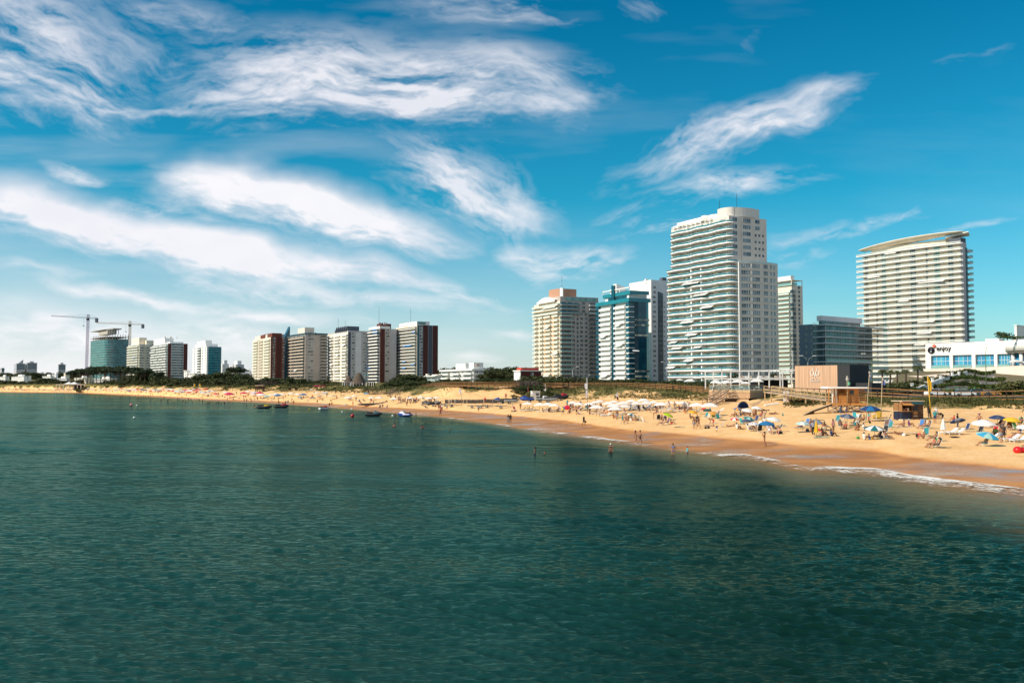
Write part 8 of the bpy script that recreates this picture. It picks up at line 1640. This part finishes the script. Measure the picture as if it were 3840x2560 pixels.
def jetski(p,rz,c1,c2,label,float_=True):
    p=Vector(p);r=thing('jet_ski',label,'jet ski',p,rz,'jet skis');mb=MB();vs=[];st=[(-1.5,.48,.10,.42),(-.9,.55,.0,.46),(.2,.55,-.08,.50),(1.0,.40,-.05,.58),(1.55,.12,.18,.62),(1.7,.03,.40,.60)]
    for x,w,z0,z1 in st:vs+=[(x,-w*.45,z0),(x,-w,(z0+z1)*.55),(x,-w*.8,z1),(x,w*.8,z1),(x,w,(z0+z1)*.55),(x,w*.45,z0)]
    n=len(st);mb.add(vs,[(i*6+j,i*6+(j+1)%6,(i+1)*6+(j+1)%6,(i+1)*6+j) for i in range(n-1) for j in range(6)]+[(5,4,3,2,1,0)],0);mb.build('hull',c1,r)
    mb=MB();vs=[];st=[(.0,.26,.55),(.35,.34,.95),(.8,.34,.92),(1.3,.16,.70),(1.5,.05,.62)]
    for x,w,z1 in st:vs+=[(x,-w,.48),(x,-w*.7,z1),(x,w*.7,z1),(x,w,.48)]
    mb.add(vs,[(i*4+j,i*4+j+1,(i+1)*4+j+1,(i+1)*4+j) for i in range(len(st)-1) for j in range(3)]+[(0,3,2,1)],0);mb.build('cowl',c2,r)
    MB().prism([(-1.2,-.2),(.2,-.17),(.2,.17),(-1.2,.2)],.48,[.80,.70,.70,.80]).build('seat',BLK,r);MB().tube([(.25,-.38,1.05),(.38,0,1.0),(.25,.38,1.05)],.03,6).bar((.38,0,1.0),(.55,0,.85),.1).build('handlebar',BLK,r);return r
JB,JY,JR,JW,JBL,JG=BLK,mat('yellow_hull_paint',(.50,.34,.02),.35,.05),mat('red_hull_paint',(.40,.02,.03),.3,.05),mat('white_hull_paint',(.75,.75,.75),.3,.04),mat('blue_hull_paint',(.015,.05,.26),.3,.05),mat('grey_hull_paint',(.30,.32,.33),.35,.06)
for px,py,rz,a,b_,lab,s_ in((989,1531,.1,JB,JY,'black and yellow jet ski afloat, leftmost',1.5),(1054,1528,.15,JB,JR,'black and dark red jet ski afloat right of the yellow one',1.5),(1214,1535,.9,JW,JR,'small white and red jet ski afloat on its own',1.15),(1399,1559,.08,JB,GSL,'black jet ski afloat right of the red buoy',1.25),(1519,1560,2.6,JBL,JW,'blue and white jet ski afloat among the swimmers',1.25)):o=jetski(PZ(px,py,0),rz,a,b_,lab);o.scale=(s_,)*3
for px,py,rz,a,b_,lab,s_ in((1876,1513,2.9,JB,JBL,'black jet ski at the right end of the log fence',1.25),(1917,1513,.2,JG,JB,'grey and black jet ski right of the black one by the fence',1.25),(1979,1507,3.0,JBL,JBL,'dark blue jet ski before the white hut',1.3),(2033,1507,.3,JG,JW,'grey and white jet ski right of the white hut',1.3),(2062,1508,.1,JG,JB,'grey inflatable-looking jet ski farther right of the white hut',1.25),(2103,1500,.5,JB,JR,'big red and black jet ski parked on the slope by the gully',1.5),(1602,1520,2.8,JB,JB,'black jet ski at the left of the crowd beside the log fence',1.1),(1630,1522,.1,JB,JG,'black and grey jet ski left of the dark trailers',1.1)):
    g=G(px,py);o=jetski(g+Vector((0,0,.45)),rz,a,b_,lab);o.scale=(s_,)*3;trailer(px,py,rz,'trailer carrying the '+lab).scale=(.9,.9,.8)
for px,py,rp_,m_,lab in((1322,1563,7,JR,'round red mooring buoy left of the black jet ski'),(492,1521,5,mat('pink_buoy',(.62,.20,.20),.4,.1),'pink mooring buoy alone far out at the left'),(513,1522,3,W_,'small white float beside the pink buoy'),(503,1568,4,W_,'small white float nearer than the pink buoy'),(1283,1546,3,W_,'tiny white float above left of the red buoy'),(1318,1535,3,W_,'tiny white float by the waterline above the red buoy'),(1160,1537,3,JY,'tiny yellow float left of the white and red jet ski'),(1472,1561,3.5,W_,'white float left of the swimmer in pink'),(957,1528,2.6,mat('orange_float',(.6,.22,.1),.5),'tiny orange float left of the yellow jet ski')):
    p=PZ(px,py,0);k=F/p.y;r=thing('mooring_buoy',lab,'buoy',p,0,'buoys in the bay');MB().ell((0,0,rp_/k*.75),rp_/k,14,10).build('float',m_,r);MB().tube([(0,0,rp_/k*1.6),(0,0,rp_/k*2.0)],rp_/k*.15,6).build('ring',BLK,r)
o=MB().ell((0,0,.1),(5.5,1.2,.45),16,8).ell((3,.6,.15),(4,1,.5),16,8).build('rocks',mat('dark_rock',(.05,.04,.035),.9,.3,1,bump=.5));o.location=G(1400,1517);tag(o,'low dark rocks lying on the sand left of the white parasols','rocks',kind='stuff')
# ------------------------------------------------------------------ far restaurant, thatched huts, pavilion
gY=470;A_=P(1176,1462,gY);r=thing('beach_restaurant','open beach restaurant deck with a dark interior below magenta umbrellas','restaurant',A_);k=F/gY;w=100/k
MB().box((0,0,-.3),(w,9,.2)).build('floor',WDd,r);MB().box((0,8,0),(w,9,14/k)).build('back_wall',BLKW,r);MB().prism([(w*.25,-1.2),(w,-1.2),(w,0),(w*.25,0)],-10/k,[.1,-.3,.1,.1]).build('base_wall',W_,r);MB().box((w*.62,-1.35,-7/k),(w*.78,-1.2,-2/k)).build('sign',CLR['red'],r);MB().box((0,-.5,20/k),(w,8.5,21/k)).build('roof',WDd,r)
for i in range(26):MB().box((w*i/25-.12,-.2,0),(w*i/25+.12,0,6.5/k)).build('baluster',W_ if i%2 else LG,r)
MB().bar((0,-.1,7/k),(w,-.1,7/k),.2).build('rail',WD,r)
for i in range(12):umbrella(1182+i*8.4,1441-i*.25,6.5,'magenta' if i!=9 else 'white',None,f'{"magenta" if i != 9 else "white"} umbrella on the restaurant deck, {ORD[i]} from the left',group='umbrellas on the beach restaurant',base=P(1182+i*8.4,1455,gY-2+(i%2)))
TH=mat('thatch',(.10,.075,.055),.95,.3,1.2,stretch=(4,4,.5))
for pl,pr,pt,pb,lab in((1285,1330,1409,1436,'smaller thatched roof beside the tall one, left of the white towers'),(1314,1376,1397,1440,'tall peaked thatched roof before the white tower with the dark machine house')):
    Y=455 if pl<1300 else 448;c_=(pl+pr)/2;g=P(c_,pb+16,Y);k=F/Y;r=thing('thatched_hut',lab,'hut',g);w=(pr-pl)/k/2;h=(pb-pt)/k;b0=16/k;mb=MB();N=20;vs=[];prof=[(1.0,0),(.84,.18),(.62,.45),(.40,.75),(.22,.94),(.08,1.0)]
    for rr,zz in prof:
        for i in range(N):vs.append((w*rr*math.cos(2*math.pi*i/N),w*.8*rr*math.sin(2*math.pi*i/N),b0+h*zz))
    mb.add(vs,[(q*N+i,q*N+(i+1)%N,(q+1)*N+(i+1)%N,(q+1)*N+i) for q in range(5) for i in range(N)]+[tuple(range(5*N,6*N))],0,True);mb.build('roof',TH,r);MB().box((-w*.6,-w*.4,-.5),(w*.6,w*.4,b0+.4)).build('wall',WDd if pl<1300 else BLKW,r)
    for i in range(6):x=lerp(-w*.9,w*.9,i/5);MB().box((x-.15,-w*.7,-.5),(x+.15,-w*.7+.3,b0+.6)).build('post',LG,r)
    MB().bar((-w*.9,-w*.7,b0*.35),(w*.9,-w*.7,b0*.35),.25).build('rail',CR,r)
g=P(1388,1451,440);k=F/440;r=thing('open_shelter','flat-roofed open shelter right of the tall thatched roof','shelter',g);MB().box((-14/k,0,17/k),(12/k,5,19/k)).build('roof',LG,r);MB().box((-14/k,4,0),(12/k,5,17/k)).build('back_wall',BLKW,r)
for x in(-14,-4,5,12):MB().box((x/k-.15,0,-1),(x/k+.15,.3,17/k)).build('post',CR,r)
for i,px in enumerate((1369,1378)):g=P(px,1436,436);k=F/436;r=thing('teal_banner',('left','right')[i]+' of two pointed teal banners beside the tall thatched roof','banner',g);MB().tube([(0,0,-1),(0,0,44/k)],.1,6).build('pole',STL,r);MB().add([(0,0,42/k),(-5/k,.1,28/k),(0,.15,27/k),(4/k,-.1,29/k)],[(0,1,2),(0,2,3)]).build('cloth',CLR['teal'],r)
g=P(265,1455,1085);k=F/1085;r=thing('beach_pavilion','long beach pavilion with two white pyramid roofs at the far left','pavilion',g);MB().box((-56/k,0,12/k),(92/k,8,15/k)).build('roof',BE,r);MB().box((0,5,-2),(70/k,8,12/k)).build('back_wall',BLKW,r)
for c_,s_ in((-12,13),(8,15)):MB().add([((c_-s_)/k,-1,15/k),((c_+s_)/k,-1,15/k),((c_+s_)/k,9,15/k),((c_-s_)/k,9,15/k),(c_/k,4,24/k)],[(0,1,4),(1,2,4),(2,3,4),(3,0,4)]).build('roof_peak',W_,r)
for i in range(12):x=lerp(-55,91,i/11)/k;MB().box((x-.25,0,-6),(x+.25,.5,12/k)).build('post',CR,r)
for px,py,lab in((1087,1464,'left of two dark boards standing on the bare dune'),(1110,1465,'right of two dark boards standing on the bare dune')):g=G(px,py);k=F/g.y;r=thing('notice_board',lab,'board',g,.5);MB().box((-5/k,0,2/k),(5/k,.15,11/k)).build('panel',WDd,r);MB().box((-4/k,0,-.5),(-3.2/k,.12,2/k)).build('leg',WDd,r);MB().box((3.2/k,0,-.5),(4/k,.12,2/k)).build('leg',WDd,r)
g=G(1214,1482);k=F/g.y;r=thing('market_tent','pale canvas tent below the beach restaurant','tent',g);MB().box((-9/k,0,0),(9/k,3,9/k)).build('wall',CR,r);MB().prism([(-10/k,-.2),(10/k,-.2),(10/k,3.2),(-10/k,3.2)],9/k,[9.5/k,9.5/k,12.5/k,12.5/k]).build('roof',LG,r)
# ------------------------------------------------------------------ the crowd farther along the bay
for(x,y,w,c_,lab) in[(35,358,42,'magenta','lone magenta umbrella at the left of the crowd below the brick tower'),(220,362,74,'magenta','wide magenta umbrella below the red brick tower'),(420,346,54,'magenta','magenta umbrella below the beige tower, left of the white cluster'),(545,350,48,'magenta','magenta umbrella in the middle of the white cluster below the beige tower'),(640,345,54,'magenta','magenta umbrella right of the white cluster below the beige tower'),(890,378,58,'blue','deep blue umbrella left of the two dark boards'),(1240,368,58,'blue','deep blue umbrella below the restaurant, upper one'),(1200,406,34,'sky','light blue umbrella just below the upper deep blue one'),(1378,410,34,'teal','teal umbrella right of the light blue one'),(1455,398,30,'red','small red umbrella below the canvas tent'),(740,392,48,'aqua','pale blue umbrella below the white cluster'),
    (165,336,42,'white','white umbrella above the wide magenta one'),(480,326,44,'white','white umbrella above the magenta ones, left'),(560,340,56,'white','white umbrella above the magenta ones, right'),(550,364,48,'white','white umbrella between two magenta ones'),(660,374,70,'white','widest white umbrella below the beige tower'),(800,372,44,'white','white umbrella right of the pale blue one'),(862,362,46,'white','white umbrella behind the deep blue one'),(955,362,44,'white','white umbrella right of the deep blue one'),(1072,352,48,'white','white umbrella below the left dark board'),(1165,364,50,'white','white umbrella left of the upper deep blue one'),(1350,298,28,'white','small white umbrella at the restaurant steps'),(1425,340,42,'white','white umbrella below the restaurant sign'),(1450,388,58,'cream','cream umbrella right of the teal one'),(1640,386,62,'cream','cream flat-topped umbrella above a group'),(1862,410,58,'white','white umbrella over a dark bed, left of the lookout'),(1945,384,40,'white','white umbrella higher up left of the lookout'),(2180,410,52,'white','white umbrella under the lookout'),(2105,352,40,'sky','bright blue awning under the lookout')]:px,py=c7(x,y);umbrella(px,py,w*.2721,c_,None,lab,group='umbrellas farther along the bay',kh=.7)
farz=[(0,190,'far left end of the beach'),(190,300,'far beach below the pavilion'),(300,480,'far beach below the pine grove'),(480,680,'far beach below the zigzag balcony tower'),(680,800,'far beach before the yellow banners')]
q=random.Random(21)
for a,b_,zone in farz:
    for i in range(int((b_-a)/6)):
        px=lerp(a,b_,(i+q.random())/((b_-a)/6));y0=interp(px,WATER);py=lerp(y0-5,interp(px,[(p[0],p[2]) for p in TOE])+1,q.uniform(.25,.95));c_=q.choice(['white']*7+['magenta','blue','red','aqua','cream','slate']);g=G(px,py);k=F/g.y;hw=q.uniform(1.4,2.0)*k
        umbrella(px,py-2.0*k,hw,c_,None,f'{c_} umbrella in the {zone}',group=f'umbrellas on the {zone}',base=g)
FARM=[]
for ps in('stand','walk','sit','chair'):
    me_=POSES[ps]['body'].copy();me_.materials.append(CL0);me_.materials.append(HR[0]);vz=[v.co.z for v in me_.vertices];J,A=pose(ps);lo_,hi_=J['pel'][2],J['hed'][2]
    for p_ in me_.polygons:
        z=p_.center.z;x_=abs(p_.center.x);p_.material_index=2 if z>hi_+.02 and p_.center.y>J['hed'][1]-.06 else 1 if abs(z-lo_)<.14 and x_<.22 else 0
    FARM.append(me_)
zones=farz[:-1]+[(680,860,'beach below the brick tower'),(860,1100,'beach below the beige tower'),(1100,1300,'beach below the restaurant'),(1300,1470,'beach before the lookout'),(1470,1660,'beach left of the log fence')]
CROWD=[]
def far_person(p,k_,rz,zone,what):
    if zone is None:CROWD.append((k_,Matrix.Translation(p)@Matrix.Rotation(rz,4,'Z')));return
    o=ob('person',FARM[k_],None,p,rz);setm(o,SK[q.choice((0,1,1,3))]);o.material_slots[1].link='OBJECT';o.material_slots[1].material=CLR[q.choice(('black','navy','red','white','teal','grey'))]
    tag(o,f'tiny {what} bather on the {zone}','person',f'bathers on the {zone}');return o
for a,b_,zone in zones:
    far_=b_<=480;n=int((b_-a)/(4.5 if far_ else 9.5))
    for i in range(n):
        px=lerp(a,b_,(i+q.random())/n);y0=interp(px,WET);yt=interp(px,[(p[0],p[2]) for p in TOE])+2;t_=q.random();py=lerp(y0-.3,yt,t_**1.3);k_=q.choice((0,0,1,2,3) if t_<.35 else(0,2,3,3));g=G(px,py);rz=q.uniform(0,6.28)
        far_person(g,k_,rz,None if far_ else zone,('standing','walking','seated','seated')[k_])
        if k_==3 and not far_:chair(g,rz,q.choice(('blue','white','navy','teal','red')),f'folding chair of a seated bather on the {zone}')
for a,b_,n in((100,400,26),(400,620,26),(620,860,26)):
    for i in range(n):px=lerp(a,b_,(i+q.random())/n);py=interp(px,WATER)+q.uniform(.5,16)*(.4+px/900);far_person(PZ(px,py,0)-Vector((0,0,q.uniform(.4,1.2))),0,q.uniform(0,6.28),None,'')
for x0,x1,y0,y1,n,zone in((2650,2900,1560,1612,18,'sand right of the club stairs'),(2900,3350,1570,1630,22,'sand before the lifeguard tower'),(3350,3840,1590,1640,12,'sand before the kiosk and the right edge')):
    for i in range(n):
        g=G(q.uniform(x0,x1),q.uniform(y0,y1));c_=q.choice(('navy','teal','red','blue','black','beige','white','brown'));j=i%5
        if j in(0,1):chair(g,q.uniform(-2.2,-.6),c_,f'{c_} empty chair on the {zone}')
        elif j in(2,3):towel(g,q.uniform(0,3),c_,f'{c_} towel spread on the {zone}')
        else:bag(g,c_,f'{c_} bag left on the {zone}')
cs_,fs_,ms2,off=[],[],[],0
for k_,M in CROWD:
    me_=FARM[k_];n=len(me_.vertices);c=np.empty(n*3,np.float32);me_.vertices.foreach_get('co',c);A=np.array(M);cs_.append(c.reshape(-1,3)@A[:3,:3].T+A[:3,3]);fs_+=[tuple(v+off for v in p_.vertices) for p_ in me_.polygons];ms2+=[p_.material_index for p_ in me_.polygons];off+=n
me_=bpy.data.meshes.new('far_crowd');me_.from_pydata(np.concatenate(cs_).tolist(),[],fs_);me_.polygons.foreach_set('material_index',ms2)
for m_ in(SK[1],CL0,HR[0]):me_.materials.append(m_)
tag(ob('far_crowd',me_),'far crowd of tiny bathers at the water and on the sand, far left','crowd',kind='stuff')
for i in range(44):
    px=q.uniform(2130,2600);py=q.uniform(1519,1545);g=G(px,py);c_=q.choice(('black','navy','grey','brown','white','beige'))
    if i%3:lounger(g,q.uniform(-1.9,-1.2),f'{c_} lounger in the shade of the rental parasol block',c_,'loungers in the shade of the parasol block')
    else:chair(g,q.uniform(-2,2),c_,f'{c_} chair in the shade of the rental parasol block')
for px in np.arange(2150,2600,22):
    g=G(float(px)+q.uniform(-8,8),q.uniform(1522,1548));far_person(g,q.choice((2,3,3,0)),q.uniform(0,6.28),'sand in the shade of the rental parasol block','shaded')
for px,py,ps,lab in((1235,1527,1,'lone walker on the wet sand right of the white and red jet ski'),(1045,1516,0,'adult standing with a child at the water above the dark red jet ski'),(1050,1516,0,'small child standing beside an adult at the water above the dark red jet ski'),(1070,1518,0,'dark standing figure right of the adult and child'),(1101,1516,0,'figure with hands on head at the wet edge'),(915,1507,0,'left one of three figures on the wet sand'),(925,1508,0,'middle one of three figures on the wet sand'),(943,1507,1,'right one of three figures on the wet sand'),(853,1503,0,'single figure at the water below the wide magenta umbrella'),(1519,1509,0,'first of a standing knot of people left of the black jet skis'),(1529,1511,0,'second of a standing knot of people left of the black jet skis'),(1537,1511,0,'third of a standing knot of people left of the black jet skis'),(1543,1511,1,'fourth of a standing knot of people left of the black jet skis'),(1550,1511,0,'fifth of a standing knot of people left of the black jet skis'),(1559,1513,0,'tallest of the standing knot of people left of the black jet skis'),(1503,1508,0,'left of two standing bathers beside the white parasols'),(1511,1511,0,'right of two standing bathers beside the white parasols')):
    g=G(px,py) if py<interp(px,WATER) else PZ(px,py,0);o=ob('person',FARM[ps],None,g,rng.uniform(0,6.28));setm(o,SK[3 if px<1200 else 1]);tag(o,lab,'person','bathers at the far waterline');o.scale=(.6,)*3 if 'child' in lab[:12] else(1,1,1)
# ------------------------------------------------------------------ grass tufts on the dunes
def tufts(n,seed,x0,x1,tmin,tmax,m,size,name,label,dthr=0):
    q=random.Random(seed);mb=MB();i=0;tries=0
    while i<n and tries<n*12:
        tries+=1;px=q.uniform(x0,x1);t_=q.uniform(tmin,tmax);yc_,yd_=float(np.interp(px,pxs,yc)),float(np.interp(px,pxs,yd));Y=lerp(yc_,yd_,t_);X=(px-1920)/F*Y
        v=noise.fractal(Vector((X*.09,Y*.05,8.1)),1.0,2.0,4)*.9+t_*.62-interp(px,[(600,.30),(1250,.18),(1500,.12),(1640,.55),(1880,.50),(2130,-.05),(2500,-.10),(2640,-.05),(2800,.45),(3100,.30),(3350,.50),(3840,.46)])+dthr
        if q.random()>v*2.2:continue
        z=gz(X,Y);i+=1;s_=size*q.uniform(.5,1.5)
        for b_ in range(6):
            th=q.uniform(0,6.28);d=Vector((math.cos(th),math.sin(th),0));w=Vector((-d.y,d.x,0))*s_*.16;o_=Vector((X,Y,z-.05))+d*s_*q.uniform(0,.5);mb.add([o_-w,o_+w,o_+d*s_*q.uniform(.2,.7)+Vector((0,0,s_*q.uniform(.5,1.1)))],[(0,1,2)])
    tag(mb.build(name,m),label,'grass',kind='stuff')
GRS=leafmat('dune_grass_blades',(.07,.075,.022),(.20,.165,.06),(.16,.12,.05));tufts(6600,3,600,3900,.10,1.05,GRS,.40,'dune_grass','straw green grass tufts on the dune slopes');tufts(1700,9,1500,3900,.15,1.0,LB,.55,'dune_plants','low green creeping plants on the dune slopes');tufts(1100,15,3270,3900,.05,.8,LB,.5,'dune_plants','low green plants scattered on the dune below the right boardwalk',.22);tufts(1500,19,620,1560,.25,1.0,LB,.9,'dune_plants','olive plants scattered on the dunes below the bay towers',.05)
mb=MB();q=random.Random(5)
for i in range(900):
    k=q.gauss(0,.42);j=q.gauss(0,.4)
    if abs(k)>1 or abs(j)>1:continue
    px,py=3005+k*68,1512+j*15-k*2;g=G(px,py);s_=q.uniform(.12,.3)
    for b_ in range(3):th=q.uniform(0,6.28);d=Vector((math.cos(th),math.sin(th),.5))*s_;w=Vector((-d.y,d.x,.1))*.5;mb.add([g-w,g+w,g+d*1.6],[(0,1,2)])
tag(mb.build('dune_creeper',LG2 if False else LB),'low green creeper mat on the sand below the ramp','plants',kind='stuff')
